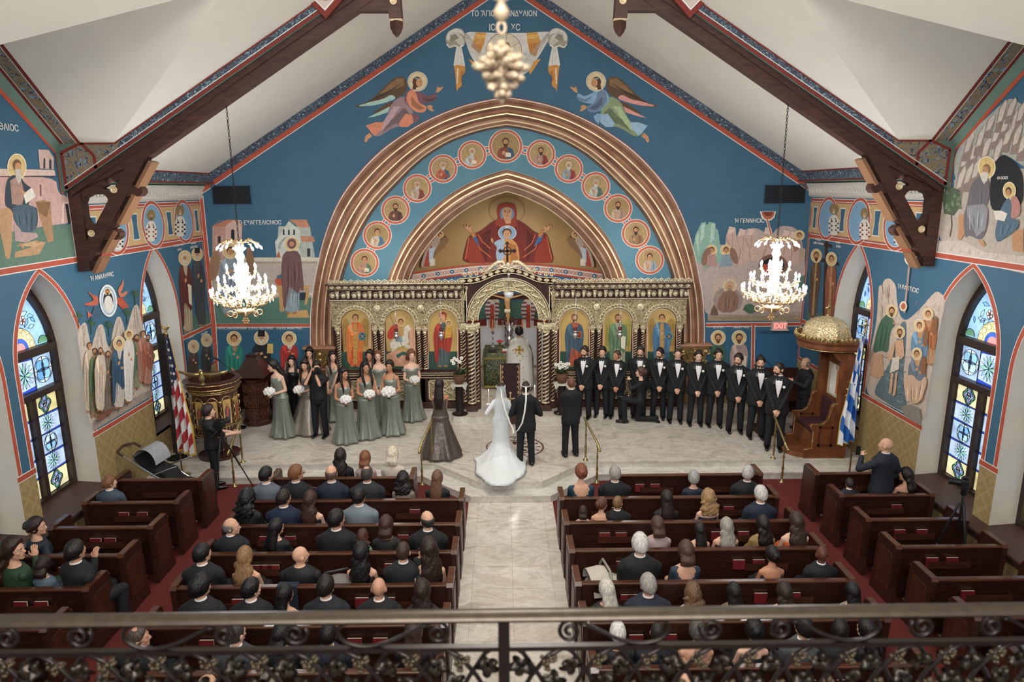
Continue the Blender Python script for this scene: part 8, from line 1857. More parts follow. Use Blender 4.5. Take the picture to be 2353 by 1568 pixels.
  else: g.ell((0, .03, .0), (.185, .17, .12)); [g.cap(T0.inverted() @ a, T0.inverted() @ b, .10, .08, 12) for a, b, c in LG]; g.cap((0, .40, .0), (0, .38, -.38), .15, .14, 14)
  g.build('skirt', root)
 elif sex == 'f' and top == 'sleeve' and low != 'trousers':
  g = G().use(cm); g.T = T0
  if pose == 'sit': g.ell((0, .03, .0), (.185, .17, .12)); g.cap((0, .05, .0), (0, .42, .0), .15, .13, 14); g.cap((0, .40, .0), (0, .38, -.34), .14, .13, 14)
  g.build('skirt', root)
 return root, T0, T, TH, arm_pts
def standing(label, fx, fy, hy, yaw, z0=.30, **k):
 p = atZ(fx, fy, z0); hh = atD(fx, hy, p.y).z-z0; s = max(.86, min(1.12, hh/1.738)); return person(label, (p.x, p.y, z0), yaw, 'stand', s=s, **k)+(p, s)
def seated(label, row, hx, hy, **k):
 D = DK[row-1]+.24; p = atD(hx, hy, D); extra = {'curly': .03, 'curlyshort': .02, 'wavy': .02, 'updo': .015, 'bob': .02}.get(k.get('hk'), .01)
 s = max(.60, min(1.14, (p.z-.54-.0)/(.832+extra))); k.setdefault('arms', 'lap'); ax = abs(p.x); ax = max(1.10, min(4.05, ax)) if ax < 4.7 else max(5.66, ax); X_ = ax if p.x > 0 else -ax; return person(label, (X_, D, .54-.54*s), k.pop('yaw', 0), 'sit', s=s, **k)
DR = '#888e84'; D2 = '#857f74'
# ---- bridesmaids
bm = dict(sex='f', hem=1, top='strapless', tc=DR, hk='frontlong', L=.46)
BQ = []
def bride_maid(label, fx, fy, hy, yaw, bq=True, off=None, **k):
 kk = dict(bm); kk.update(k); kk.setdefault('arms', 'bouquet' if bq else 'side'); r = standing(label, fx, fy, hy, yaw, **kk)
 if bq: BQ.append((r, label))
 return r
bride_maid('bridesmaid in strapless green satin gown leaning to her right, nearest the wooden lectern', 652, 1003, 825, 150, head=(-35, 12), hc='#14100f', lean=(4, 4), hk='long', skin='fair')
bride_maid('dark haired woman in a black dress half hidden behind the leaning bridesmaid', 682, 972, 818, 190, bq=False, head=(-10, 5), hc='#120e0e', tc='#101113', skin='fair')
bride_maid('bridesmaid in long taupe gown with wide skirt beside the photographer', 712, 992, 825, 160, head=(20, 12), hc='#2a1a15', tc=D2, flare=.28, top='straps', skin='light')
bride_maid('bridesmaid in off shoulder gown standing against the gilded capital', 722, 962, 799, 178, hc='#1a1211', top='offshoulder', skin='light', head=(6, 4))
bride_maid('dark haired bridesmaid standing behind, just right of the photographer', 772, 966, 808, 165, hc='#1d1513', skin='light', head=(45, 0), bq=False, arms='clasp', top='straps')
bride_maid('bridesmaid with black hair in front row, first right of the photographer', 797, 1017, 845, 200, hc='#15100f', skin='tan', head=(30, 8), top='straps')
bride_maid('bridesmaid with very long black hair and v neck gown, second in front row', 847, 1006, 832, 205, hc='#120d0d', skin='tan', head=(12, 0), fat=1.06, top='straps', L=.5)
bride_maid('bridesmaid with dark hair looking away in back row behind the second', 858, 967, 805, 190, hc='#16100f', skin='tan', head=(-20, 0), bq=False, arms='clasp')
bride_maid('auburn haired bridesmaid in off shoulder gown in the back row', 876, 970, 806, 185, hc='#6a4030', hk='updo', top='offshoulder', skin='fair', bq=False, arms='clasp')
bride_maid('bridesmaid with updo and one shoulder gown holding the biggest bouquet', 903, 998, 828, 178, hc='#241612', hk='updo', top='oneshoulder', skin='tan', head=(-4, 5))
bride_maid('red haired bridesmaid with short curls and tattooed arm, rightmost of the bridesmaids', 950, 966, 805, 200, hc='#6e4632', hk='bob', top='offshoulder', skin='fair', head=(10, 0))
for (r, T0, T, TH, ap, p, s), lab in BQ:
 w_ = (ap[0][2]+ap[1][2])/2+V((0, .06, .07)); w_ = r.matrix_basis @ w_
 t = thing('bouquet', 'white rose bouquet held by the '+' '.join(lab.split()[:9]), 'bouquet', w_, 0, 'bridal bouquets')
 big = 1.65 if 'biggest' in lab else 1.3; rnd = random.Random(5)
 g = G().use(mat('#eeece8', .8, noise=(60, .06), bump=(90, .6), name='rose_white'))
 for k in range(24):
  th = math.acos(1-1.5*(k+.5)/24); ph = k*2.4; g.ell((.078*big*sin(th)*cos(ph), .078*big*sin(th)*sin(ph), .055*big*cos(th)), .031*big, 7, 5)
 g.build('roses', t); g = G().use(mat('#4d6a45', .7)); [g.cap((.01*i-.02, 0, -.02), (.014*i-.028, .01, -.16), .006, .006, 5, 1) for i in range(5)]; g.build('stems', t)
# ---- photographer with camera raised
def camera(loc, rz, label, s=1.0):
 t = thing('camera', label, 'camera', loc, rz); t.scale = (s, s, s)
 g = G().use(M_black); g.bbox(-.07, .07, -.035, .035, -.05, .05, .01); g.bbox(-.03, .03, -.03, .03, .05, .075, .008); g.build('body', t, sm=False)
 g = G().use(M_black); g.lathe((0, 0, 0), [(.036, .03), (.038, .06), (.036, .12), (.041, .13), (.041, .15), (.034, .15), (.03, .14)], 16, 'y'); g.build('lens', t, sm='a'); return t
r = standing('photographer in black t-shirt and trousers raising a camera to his face', 738, 1003, 830, 172, sex='m', top='polo', tc='#101216', sleeve=.55, arms='camera', hk='short', hc='#241a15', fat=1.08, head=(25, 8))
q = r[0].matrix_basis @ (r[3] @ V((0, .17, .68))); camera(q, radians(172), 'black camera held up by the photographer among the bridesmaids', 1.2)
# ---- groomsmen
gm_ = [(1341, 960, 796, 158, 'short', '#2a1d18', '#2a1d18', 12, 'bearded groomsman with slick dark hair, first from the doorway'), (1381, 957, 797, 162, 'short', '#1d1512', None, 0, 'groomsman with dark moustache, second from the doorway'),
       (1415, 960, 805, 165, 'buzz', '#3a2b22', None, 40, 'groomsman with close cropped hair looking left, third from the doorway'), (1466, 958, 796, 168, 'short', '#2c211b', '#4a4340', 5, 'broad groomsman with greying beard and dress shirt, behind the kneeling woman'),
       (1511, 962, 800, 170, 'short', '#15100f', '#15100f', 35, 'groomsman with swept black hair and full beard, fifth in line'), (1550, 970, 801, 172, 'buzz', '#3a2c24', None, 5, 'tall smiling groomsman with receding hair, sixth in line'),
       (1596, 976, 806, 172, 'short', '#1d1613', None, 0, 'groomsman with thin moustache in front of the gilded capital'), (1640, 979, 802, 172, 'short', '#1d1613', None, -5, 'clean shaven groomsman with wide open jacket, eighth in line'),
       (1687, 993, 813, 170, 'short', '#1d1613', '#2c221c', 30, 'smiling groomsman with short beard turning left, ninth in line'), (1735, 1006, 819, 170, 'short', '#241a15', '#2c211b', 10, 'heavy set bearded groomsman, second from the brass rail'),
       (1777, 1032, 834, 158, 'buzz', '#241a15', '#2c211b', 50, 'groomsman with faded haircut looking left, last beside the brass rail')]
for i, (fx, fy, hy, yw, hk, hc, bd, hd, lab) in enumerate(gm_):
 standing(lab+' in black tuxedo', fx, fy, hy, yw, sex='m', hk=hk, hc=hc, beard=bd, head=(-hd if 0 else hd*-1, 4), arms='clasp', boutonniere=True, skin=['light', 'light', 'tan', 'light', 'light', 'light', 'fair', 'light', 'light', 'light', 'light'][i], fat=1.11+.10*(i in (3, 9))+.04*(i == 7), tc='#101216', lean=(-1, 0))
# ---- couple and best man
gr_ = standing('groom in black suit seen from behind wearing a white wedding crown', 1208, 1068, 877, 2, sex='m', hk='buzz', hc='#241a16', arms=((-.16, .20, .14), (.16, .20, .14)), tc='#101216', fat=1.04, hands=None)
br = standing('bride in white lace gown with long train and veil seen from behind', 1152, 1062, 882, 4, sex='f', hk='updo', hc='#2a1b16', top='sleeve', tc='#dfe3e6', arms=((-.24, .22, .16), (.13, .20, .12)), low='gown', head=(0, 6))
rt, T0 = br[0], br[1]
lace = mat('#e4e8ea', .6, noise=(30, .05), bump=(60, .6), sheen=.4, name='white_lace')
vm2 = mat('#dfe8ea', .9, alpha=.13, name='sheer_tulle')
g = G().use(lace); g.T = T0; rings = []; n = 56
for i in range(30):
 v = i/29; z = .10-v*.985 if v < .94 else .10-.94*.985-(v-.94)*.6
 hip = pr_at(PROF['f'], max(-.12, z)); e = max(0, v-.50)/.50; fl_ = .0+.44*e**2.2; tr = .95*e**2.0
 r_ = []
 for k in range(n):
  a = 2*pi*k/n; back = max(0, -cos(a)); am = .03*e*e*sin(9*a+v)+.014*e*sin(17*a)
  r_.append(((hip[0]+.030-.02*sin(pi*min(1, v*1.6))*(v < .6)+fl_*.85+am)*sin(a)-.10*e*e*back, (hip[1]+.030+fl_*.6+am)*cos(a)-tr*back, max(z, -.90)))
 rings.append(r_)
g.loft(rings); g.build('gown_skirt', rt)
vm = bpy.data.materials.new('veil_tulle'); vm.use_nodes = True; b_ = vm.node_tree.nodes['Principled BSDF']; b_.inputs['Base Color'].default_value = lin('#dfe8ea'); b_.inputs['Roughness'].default_value = .9
tx = vm.node_tree.nodes.new('ShaderNodeTexNoise'); tx.inputs['Scale'].default_value = 6; mr_ = vm.node_tree.nodes.new('ShaderNodeMapRange'); mr_.inputs[3].default_value = .22; mr_.inputs[4].default_value = .62; vm.node_tree.links.new(tx.outputs[0], mr_.inputs[0]); vm.node_tree.links.new(mr_.outputs[0], b_.inputs['Alpha'])
for v1, zz in ((.42, 0), (1.0, -.012)):
 g = G().use(vm if v1 < 1 else vm2); g.T = T0; rings = []; n = 30
 for i in range(24):
  v = i/23*v1; z = .80-v*1.68; wd = .085+.07*min(1, v*3)+.30*max(0, v-.35)**1.3; yy = -.09-.05*min(1, v*5)-.10*v-.55*max(0, v-.6)**1.2
  rings.append([(wd*cos(pi*k/n)-.16*max(0, v-.3), yy+zz-(.05+.02*v)*sin(pi*k/n)+.015*sin(k*1.4+v*2), max(z, -.88)) for k in range(n+1)])
 g.loft(rings, caps=False, closed=False); g.build('veil', rt)
st = thing('marriage_crown', 'white wedding crowns on bride and groom joined by a long white ribbon', 'wedding crowns', (0, 0, 0)); wm = mat('#e9e9e6', .5, name='white_ribbon')
hg = gr_[0].matrix_basis @ (gr_[3] @ V((0, -.01, .765))); hb = rt.matrix_basis @ (br[3] @ V((0, -.01, .775)))
for c_, r_ in ((hg, .100), (hb, .108)): g = G().use(wm); g.tube([c_+V((r_*.9*cos(k*.4), r_*1.12*sin(k*.4), -.012+.01*sin(k*.4))) for k in range(16)], .007, 6, loop=True); g.build('crown', st)
g = G().use(wm); a, b = hg+V((0, -.13, -.02)), hb+V((0, -.14, -.02))
pts = [a, a+V((-.0, -.05, -.25)), a+V((-.03, -.08, -.50)), a+V((-.08, -.09, -.72)), a+V((-.16, -.1, -.86)), (a+b)/2+V((.0, -.13, -.93)), b+V((.24, -.14, -.80)), b+V((.17, -.14, -.66)), b+V((.08, -.12, -.40)), b+V((.02, -.06, -.15)), b]
pts = [V(p) for p in pts]; g.loft([[p+V((-.016, 0, 0)), p+V((.016, 0, .004)), p+V((.016, -.003, .004)), p+V((-.016, -.003, 0))] for p in pts]); g.build('ribbon', st)
def candle(c, lab):
 t = thing('wedding_candle', lab, 'candle', c); g = G().use(mat('#e6e2d8', .5, name='wax')); g.lathe((0, 0, 0), [(.011, -.08), (.011, .30), (.008, .31)], 10); g.build('taper', t); g = G().use(mat('#ffd9a0', .5, emit=12, name='flame')); g.lathe((0, 0, 0), [(.002, .31), (.008, .325), (.002, .35)], 8); g.build('flame', t)
 g = G().use(wm); [g.ell((.03*cos(k*1.3), .02*sin(k*1.3), .02), (.028, .02, .022), 7, 5) for k in range(5)]; g.cap((.01, 0, 0), (.02, -.01, -.22), .012, .006, 6, 1); g.build('bow', t)
candle(rt.matrix_basis @ (br[4][0][2]+V((0, .08, .10))), 'lit white candle with a bow in the left hand of the bride')
candle(gr_[0].matrix_basis @ (gr_[4][1][2]+V((.04, .08, .18))), 'lit white candle held in front of the groom')
standing('best man with short red brown hair in black suit, standing alone right of the groom', 1310, 1048, 867, 12, sex='m', hk='buzz', hc='#6a4632', arms='clasp', tc='#101216', head=(-18, 0), skin='fair')
standing('dark haired woman in strapless bronze brocade dress facing the altar beside the brass rail', 1014, 1048, 872, 8, sex='f', hk='long', hc='#1d1210', top='strapless', tc='#5d544c', hem=1, flare=.27, arms='clasp', skin='tan', L=.50, head=(-15, 0))
# ---- priest
pp = standing('priest in white and gold vestments seen from behind at the altar', 1193, 898, 752, 0, z0=.45, sex='m', hk='curlyshort', hc='#120e0d', top='robe', tc='#e4e2da', arms='hold')
g = G().use(mat('#e6e4de', .6, noise=(20, .05), bump=(30, .3), name='vestment')); g.T = pp[1]; rings = []
for i in range(16):
 v = i/15; z = .50-v*1.30; w_ = .12+.20*min(1, v*4)+.05*v; rings.append([((w_+.012*sin(8*a))*sin(a), (.10+.09*min(1, v*4)+.05*v+.01*sin(9*a))*cos(a)-.01, z) for a in [2*pi*k/36 for k in range(36)]])
g.loft(rings); g.build('cope', pp[0])
g = G().use(mat('#c9a24c', .4, .4, name='gold_cross')); g.T = pp[1]
for k in range(4): M_ = Matrix.Rotation(k*pi/2, 4, 'Y'); g.poly([V((0, -.245, .26))+M_ @ V(p) for p in ((-.012, 0, 0), (.012, 0, 0), (.045, 0, .11), (-.045, 0, .11))])
rnd = random.Random(9)
for k in range(22): x, z = rnd.uniform(-.24, .24), rnd.uniform(-.7, .4); y = -.27*sqrt(max(.1, 1-(x/.4)**2))-.0-.03; g.poly([(x-.022, y, z), (x, y, z-.022), (x+.022, y, z), (x, y, z+.022)])
g.build('gold_crosses', pp[0], sm=False)
# ---- kneeling photographer, cantor, videographer, man standing at the side
p = atZ(1468, 972, .30)
kn = person('kneeling woman photographer in black with brown ponytail before the groomsmen', (p.x, p.y, .30), 75, 'kneel', 'f', .98, hk='updo', hc='#4a2f22', top='sleeve', tc='#101114', low='trousers', head=(0, 0), arms=((-.12, .26, .50), (.10, .24, .04)), skin='fair',
   legs=(((-.09, 0, 0), (-.12, .38, .02), (-.12, .34, -.52)), ((.09, 0, 0), (.11, .05, -.52), (.12, -.40, -.50))))
q = kn[0].matrix_basis @ (kn[4][1][2]+V((-.03, .10, -.03))); camera(q, radians(75), 'black camera resting on the knee of the kneeling woman', 1.2)
pc = atZ(1862, 1003, .30)
person('cantor with grey hair in a black robe singing at the desk behind the throne', (6.84, 15.1, .30), 100, 'stand', 'm', 1.0, hk='fringe', hc='#6a6663', top='robe', tc='#0f1013', low='trousers', arms=((-.12, .36, .30), (.12, .30, .16)), head=(0, 5), skin='light', fat=1.1)
pv = atZ(497, 1122, 0)
vd = person('videographer in black shirt filming with a tripod camera beside the pulpit', (pv.x-.0, pv.y, 0), -62, 'stand', 'm', 1.0, hk='curlyshort', hc='#2a1c17', top='polo', tc='#0f1012', sleeve=.6, arms=((-.12, .40, .16), (.10, .44, .20)), fat=1.12, skin='fair')
def tripod(x, y, z, h, lab, spread=.45, rz=0):
 t = thing('tripod', lab, 'tripod', (x, y, z), rz)
 for k in range(3):
  a = k*2*pi/3+.5; g = G().use(M_black); e = V((spread*cos(a), spread*sin(a), 0)); tp = V((.04*cos(a), .04*sin(a), h*.86)); g.cap(e+V((0, 0, .012)), e+(tp-e)*.5, .010, .013, 8, 1); g.cap(e+(tp-e)*.45, tp, .016, .018, 8, 1); g.ell(e+(tp-e)*.47, .024, 8, 6); g.build('leg', t)
 g = G().use(M_black); g.cap((0, 0, h*.6), (0, 0, h), .018, .018, 10, 1); g.lathe((0, 0, h), [(.03, -.08), (.045, -.05), (.03, 0), (.05, .01), (.05, .03)], 12); g.cap((0, 0, h), (-.12, -.2, h-.1), .008, .01, 6, 1); g.build('head', t); return t
tv = atZ(541, 1062, .15); tripod(-5.62, 12.62, 0, 1.32, 'black tripod standing between the videographer and the brass rail', .5); camera((-5.62, 12.62, 1.43), radians(-20), 'black video camera on the tripod before the pulpit', 1.5)
sm_ = person('bald man in dark suit standing in the side pews photographing with a phone', (6.30, 10.72, 0), 22, 'stand', 'm', 1.0, hk='bald', top='suit', tc='#1a202b', arms=((-.20, .28, .42), (.20, .1, .0)), fat=1.16, head=(22, 0), skin='light')
q = sm_[0].matrix_basis @ (sm_[4][0][2]+V((0, .08, .08))); g = G().use(M_black); g.bbox(-.04, .04, -.005, .005, -.08, .08, .004); o = g.build('phone', sm=False); o.location = q; tag(o, 'dark smartphone held up by the standing bald man', 'phone')
tripod(6.55, 9.10, 0, 1.55, 'black tripod set up in the right side pews', .40); camera((6.55, 9.10, 1.66), radians(60), 'black camera on the tripod in the right side pews', 1.35)
# ---- seated guests: (row, head x, head top y, sex, hair, colour, top, colour, turn, look)
K = '#121317'
GU = [(1, 781, 1031, 'f', 'wavy', '#1d1210', 'sleeve', K, 0, 'woman with long dark hair in black lace, front pew left'), (1, 838, 1037, 'f', 'bob', '#7a4a2e', 'sleeve', '#b59f9c', 0, 'woman with auburn hair in pale pink lace, front pew left'), (1, 901, 1027, 'f', 'bob', '#cfc4b0', 'sleeve', '#c4bcae', 0, 'woman with platinum bob in silver satin, front pew left'),
 (2, 599, 1073, 'm', 'short', '#12100f', 'suit', '#5d676f', -35, 'bearded man with black hair in grey suit'), (2, 677, 1068, 'm', 'short', '#7a5034', 'suit', '#161a22', -45, 'ginger haired man with glasses turned right'), (2, 760, 1069, 'm', 'fringe', '#5a4a42', 'suit', '#1c2536', 0, 'balding man in navy suit'), (2, 842, 1071, 'm', 'thin', '#3f3935', 'suit', '#22272e', -5, 'man with thinning dark hair in charcoal suit'), (2, 925, 1085, 'f', 'curly', '#15100f', 'sleeve', '#8a7a70', 0, 'woman with black curls in champagne shawl'), (2, 1004, 1082, 'f', 'long', '#6a4c38', 'sleeve', K, -10, 'woman with long straight highlighted hair near the aisle'),
 (3, 550, 1124, 'f', 'curly', '#100d0d', 'sleeve', '#0f1013', -10, 'woman with voluminous black hair in black'), (3, 649, 1125, 'm', 'short', '#241a16', 'suit', '#16233c', -30, 'young man in bright navy suit'), (3, 711, 1129, 'f', 'wavy', '#3a2219', 'strapless', K, -5, 'woman with long brown waves and bare shoulders'), (3, 823, 1122, 'm', 'short', '#15110f', 'suit', '#6f7b85', -20, 'man with side fade in pale blue suit'),
 (4, 527, 1190, 'm', 'fringe', '#6a6663', 'suit', '#161a22', -75, 'balding grey man in profile at the pew end'), (4, 632, 1193, 'f', 'long', '#110e0e', 'sleeve', '#0f1013', -35, 'woman with black hair and glasses in black'), (4, 770, 1171, 'm', 'short', '#110e0d', 'suit', '#121418', -35, 'man with thick black hair in black suit'), (4, 832, 1218, 'f', 'curly', '#4a2c1f', 'sleeve', '#7f9a7c', 0, 'small child with brown curls in green'), (4, 886, 1186, 'f', 'bob', '#3a221a', 'sleeve', '#1a1817', 0, 'woman with short brown hair in black lace top'), (4, 982, 1174, 'm', 'fringe', '#2a2421', 'suit', '#121418', 30, 'balding man with glasses near the aisle'),
 (5, 445, 1251, 'm', 'short', '#0f0d0d', 'suit', '#15171b', -30, 'man with black hair in dark suit, pew end'), (5, 560, 1258, 'f', 'wavy', '#8a6a48', 'straps', K, 0, 'woman with long blonde waves'), (5, 686, 1256, 'm', 'bald', K, 'shirt', '#121418', -50, 'bald bearded man in black shirt'), (5, 828, 1247, 'f', 'wavy', '#110e0e', 'straps', '#2a2624', 0, 'woman with long black hair in lace top beside the car seat'), (5, 925, 1246, 'm', 'buzz', '#3a2a22', 'suit', '#171b22', -5, 'man with cropped brown hair in black suit'), (5, 1022, 1236, 'f', 'wavy', '#2a1a15', 'strapless', K, 20, 'woman with tattooed shoulder holding the baby'),
 (6, 456, 1322, 'm', 'curlyshort', '#0f0d0d', 'suit', '#15171b', -25, 'man with curly black hair at the pew end'), (6, 573, 1330, 'm', 'short', '#110e0d', 'suit', '#121418', -35, 'man with black hair and white collar'), (6, 652, 1345, 'f', 'long', '#0f0c0c', 'straps', K, -30, 'woman with straight black hair and thin straps'), (6, 746, 1324, 'm', 'short', '#1a1512', 'suit', '#171b24', -10, 'man with brown hair in dark navy suit'), (6, 869, 1329, 'm', 'bald', K, 'suit', '#111317', 0, 'bald man with white collar'), (6, 985, 1333, 'f', 'wavy', '#2a1b17', 'sleeve', '#141214', 0, 'woman with brown ombre waves near the aisle'),
 (7, 538, 1432, 'm', 'buzz', '#3a3431', 'suit', '#3a3d40', -25, 'man in grey suit behind the railing'), (7, 645, 1432, 'f', 'bob', '#110e0e', 'sleeve', '#101114', -20, 'woman with dark bob behind the railing'), (7, 752, 1436, 'm', 'short', '#15110f', 'suit', '#161b28', 0, 'man with white collar behind the railing'), (7, 958, 1425, 'f', 'long', '#3a2a22', 'sleeve', '#101114', 0, 'woman with straight brown hair behind the railing'),
 (2, 248, 1094, 'm', 'short', '#7a5236', 'suit', '#3f4a58', -40, 'ginger boy in checked blue jacket, left side pew'), (4, 78, 1188, 'f', 'updo', '#2a1914', 'sleeve', '#14202a', -50, 'woman with braided dark hair in navy, left side pew'), (5, 168, 1243, 'm', 'short', '#171210', 'suit', '#121418', 10, 'man in black suit stretching his arm along the left side pew'), (5, 96, 1281, 'f', 'bob', '#241815', 'sleeve', '#5a6c7c', 0, 'dark haired child in patterned blue, left side pew'), (5, 22, 1228, 'f', 'wavy', '#2f1c15', 'sleeve', '#24402a', -55, 'woman in green dress resting chin on hand, left edge'), (7, 280, 1440, 'm', 'thin', '#4a3f3a', 'suit', '#15171b', -70, 'man with thinning hair leaning into the left side aisle'),
 (2, 1336, 1066, 'f', 'updo', '#7a4630', 'sleeve', '#16384a', 5, 'woman with auburn bun and bare back in teal dress'), (2, 1414, 1071, 'm', 'short', '#9a948e', 'suit', '#121418', 10, 'grey haired man in black suit, first right pew'), (2, 1595, 1083, 'f', 'curlyshort', '#9a9894', 'sleeve', '#1b2333', -15, 'grey curly haired woman in navy'), (2, 1719, 1071, 'm', 'short', '#b5b2ae', 'suit', '#121418', -30, 'white haired man with glasses in black suit'),
 (3, 1306, 1164, 'f', 'bob', '#2f2019', 'sleeve', '#c9a890', -10, 'small child with brown hair by the aisle'), (3, 1382, 1143, 'f', 'updo', '#5a3a28', 'straps', K, -55, 'girl with braided updo and black straps looking right'), (3, 1419, 1140, 'm', 'buzz', '#7a5a3c', 'suit', '#121418', -30, 'blond boy in black suit'), (3, 1533, 1128, 'f', 'long', '#211613', 'sleeve', '#111114', 0, 'woman with long straight dark hair in black'), (3, 1629, 1126, 'f', 'curly', '#9a7a54', 'straps', '#1b2333', 0, 'woman with blonde curls in sleeveless navy'), (3, 1750, 1117, 'm', 'short', '#c9c6c2', 'suit', '#1a2436', 10, 'white haired man in navy suit'),
 (4, 1512, 1188, 'f', 'bob', '#4a3429', 'sleeve', '#a58f90', 5, 'woman with brown bob in pink lace'), (4, 1609, 1203, 'f', 'long', '#15100f', 'straps', K, 5, 'dark haired girl between the pink lace and silver haired women'), (4, 1671, 1191, 'f', 'wavy', '#9a958c', 'strapless', K, 0, 'silver haired woman with bare shoulders'), (4, 1755, 1186, 'f', 'wavy', '#1a1210', 'sleeve', '#8a7048', 10, 'woman with long dark curls and gold sleeves'), (4, 1832, 1178, 'f', 'wavy', '#3a2a23', 'straps', '#b5562c', 0, 'woman with wavy brown hair in orange top'),
 (5, 1472, 1226, 'm', 'short', '#c9c6c2', 'suit', '#121418', 5, 'white haired man in black suit beside the beige car seat'), (5, 1578, 1244, 'f', 'bob', '#4a3226', 'sleeve', '#2c3846', 0, 'brown haired woman in sequined dress with open back'), (5, 1777, 1256, 'f', 'updo', '#120e0d', 'lowback', K, 10, 'dark haired woman with gold hair pin in off shoulder black'), (5, 1896, 1256, 'm', 'bald', K, 'suit', '#121418', -5, 'bald dark skinned man in black suit'),
 (6, 1354, 1334, 'f', 'long', '#c4beb4', 'sleeve', '#121418', 25, 'woman with long white hair leaning at the aisle'), (6, 1491, 1320, 'm', 'short', '#9a9590', 'suit', '#1a2130', 10, 'grey haired man in dark navy suit'), (6, 1593, 1342, 'f', 'curly', '#6a503a', 'sleeve', '#c4b8a8', 0, 'woman with frizzy light brown hair in white'), (6, 1688, 1341, 'f', 'long', '#15100f', 'sleeve', '#6a6248', 0, 'woman with long black hair in olive top'), (6, 1804, 1340, 'f', 'wavy', '#2f221c', 'straps', K, 0, 'brown haired woman with thin black straps'), (6, 1978, 1340, 'f', 'long', '#0f0c0c', 'sleeve', '#8a8270', 0, 'woman with black hair and patterned shawl at the pew end'),
 (7, 1388, 1432, 'f', 'short', '#d6d3ce', 'sleeve', '#15161a', 0, 'woman with short white hair behind the railing'), (7, 1512, 1432, 'm', 'buzz', '#1d1613', 'suit', '#161b28', -20, 'man with shaved dark hair behind the railing'), (7, 1604, 1428, 'f', 'updo', '#4f4b48', 'lowback', '#c09a78', 0, 'grey haired woman with bun and bare back behind the railing'), (7, 1735, 1425, 'f', 'curlyshort', '#0f0c0c', 'strapless', K, 0, 'woman with short black hair and bare shoulders behind the railing'), (7, 1850, 1417, 'm', 'short', '#15110f', 'suit', '#4a4f52', 10, 'man in grey jacket behind the railing'), (7, 1932, 1425, 'm', 'short', '#15110f', 'suit', '#121418', -30, 'man in black suit behind the railing near the right side aisle'), (7, 1995, 1425, 'f', 'long', '#110d0d', 'sleeve', '#121418', 20, 'woman with black hair at the right pew end behind the railing'),
 (8, 618, 1545, 'f', 'bob', '#7a7068', 'sleeve', '#1a1a1e', 0, 'woman with grey brown hair, lowest left behind the railing'), (8, 470, 1552, 'm', 'fringe', '#4a403a', 'suit', '#15171b', -30, 'balding man, lowest left corner of the pews'), (8, 1575, 1550, 'm', 'bald', K, 'suit', '#121418', 0, 'bald man in the lowest visible pew on the right'),
 (2, 1944, 1100, 'm', 'short', '#2a201b', 'suit', '#161c2a', 0, 'man in navy jacket bowed beside the standing bald man'), (2, 2086, 1075, 'f', 'wavy', '#15100f', 'straps', K, 40, 'woman with long dark curls in the right side pew by the window'), (7, 2290, 1425, 'f', 'curlyshort', '#120f0f', 'sleeve', '#5c6c74', 10, 'person with black hair in grey blue at the right edge')]
guest = {}
for (row, hx, hy, sx, hk, hc, tp, tc, turn, lab) in GU:
 k = dict(sex=sx, hk=hk, hc=hc, top=tp, tc=tc, head=(turn, 2))
 r_ = random.Random(lab); k['fat'] = r_.uniform(1.10, 1.22) if sx == 'm' else r_.uniform(1.05, 1.22); k['skin'] = r_.choice(['light', 'light', 'fair', 'med'])
 if 'beard' in lab: k['beard'] = '#1a1412'
 if 'glasses' in lab: k['glasses'] = True
 if 'dark skinned' in lab: k['skin'] = 'dark'
 if 'off shoulder black' in lab: k['skin'] = 'tan'
 if 'bare back in teal' in lab or 'open back' in lab: k['hem'] = 2
 if 'stretching' in lab: k['arms'] = ((-.10, .30, .02), (.52, .02, .34))
 if 'chin' in lab: k['arms'] = ((-.05, .20, .20), (-.02, .22, .48)); k['yaw'] = -30
 if 'braided dark hair' in lab: k['yaw'] = -25; k['arms'] = ((-.1, .3, .05), (.35, .15, .25))
 if 'child' in lab: k['fat'] = 1.0
 if 'straight' in lab or 'long' in lab: k['L'] = .40
 guest[lab] = seated('seated '+lab, row, hx, hy, **k)
p = atD(966, 1262, DK[4]+.32)
person('baby with dark hair held over the shoulder, facing back', (p.x, p.y, p.z-.56), 180, 'sit', 'f', .42, hk='short', hc='#2a1b15', top='sleeve', tc='#17181c', arms='lap', skin='light', fat=1.3, low=None)
# ================ strollers, car seats, bag
M_alu = mat('#c9cdd2', .25, .9, name='aluminium'); M_gf = mat('#9a9ca0', .85, noise=(30, .1), name='grey_fabric'); M_kf = mat('#141518', .8, name='black_fabric')
t = thing('stroller', 'grey and black folded stroller standing by the wall on the left', 'stroller', (-6.58, 12.25, 0), radians(-8)); t.scale = (1.15, 1.15, 1.15)
for y in (-.22, .22):
 g = G().use(M_alu); g.cap((-.55, y, .86), (.58, y, .16), .018, .018, 10, 1); g.cap((-.10, y, .55), (.35, y, .72), .013, .013, 8, 1); g.cap((.0, y, .5), (-.35, y, .14), .014, .014, 8, 1); g.build('frame_tube', t)
 for x, r_ in ((.58, .10), (-.38, .13)): g = G().use(M_kf); g.T = Matrix.Translation((x, y*1.15, r_)) @ Matrix.Rotation(pi/2, 4, 'X'); g.lathe((0, 0, 0), [(r_*.6, -.02), (r_, -.018), (r_, .018), (r_*.6, .02)], 18); g.use(M_alu); g.lathe((0, 0, 0), [(.02, -.025), (r_*.6, -.01), (r_*.6, .01), (.02, .025)], 12); g.build('wheel', t)
g = G().use(mat('#4a3428', .5, name='leather_grip')); g.tube([(-.55, -.22, .86), (-.66, -.20, .93), (-.70, 0, .96), (-.66, .20, .93), (-.55, .22, .86)], .022, 8); g.build('handle', t)
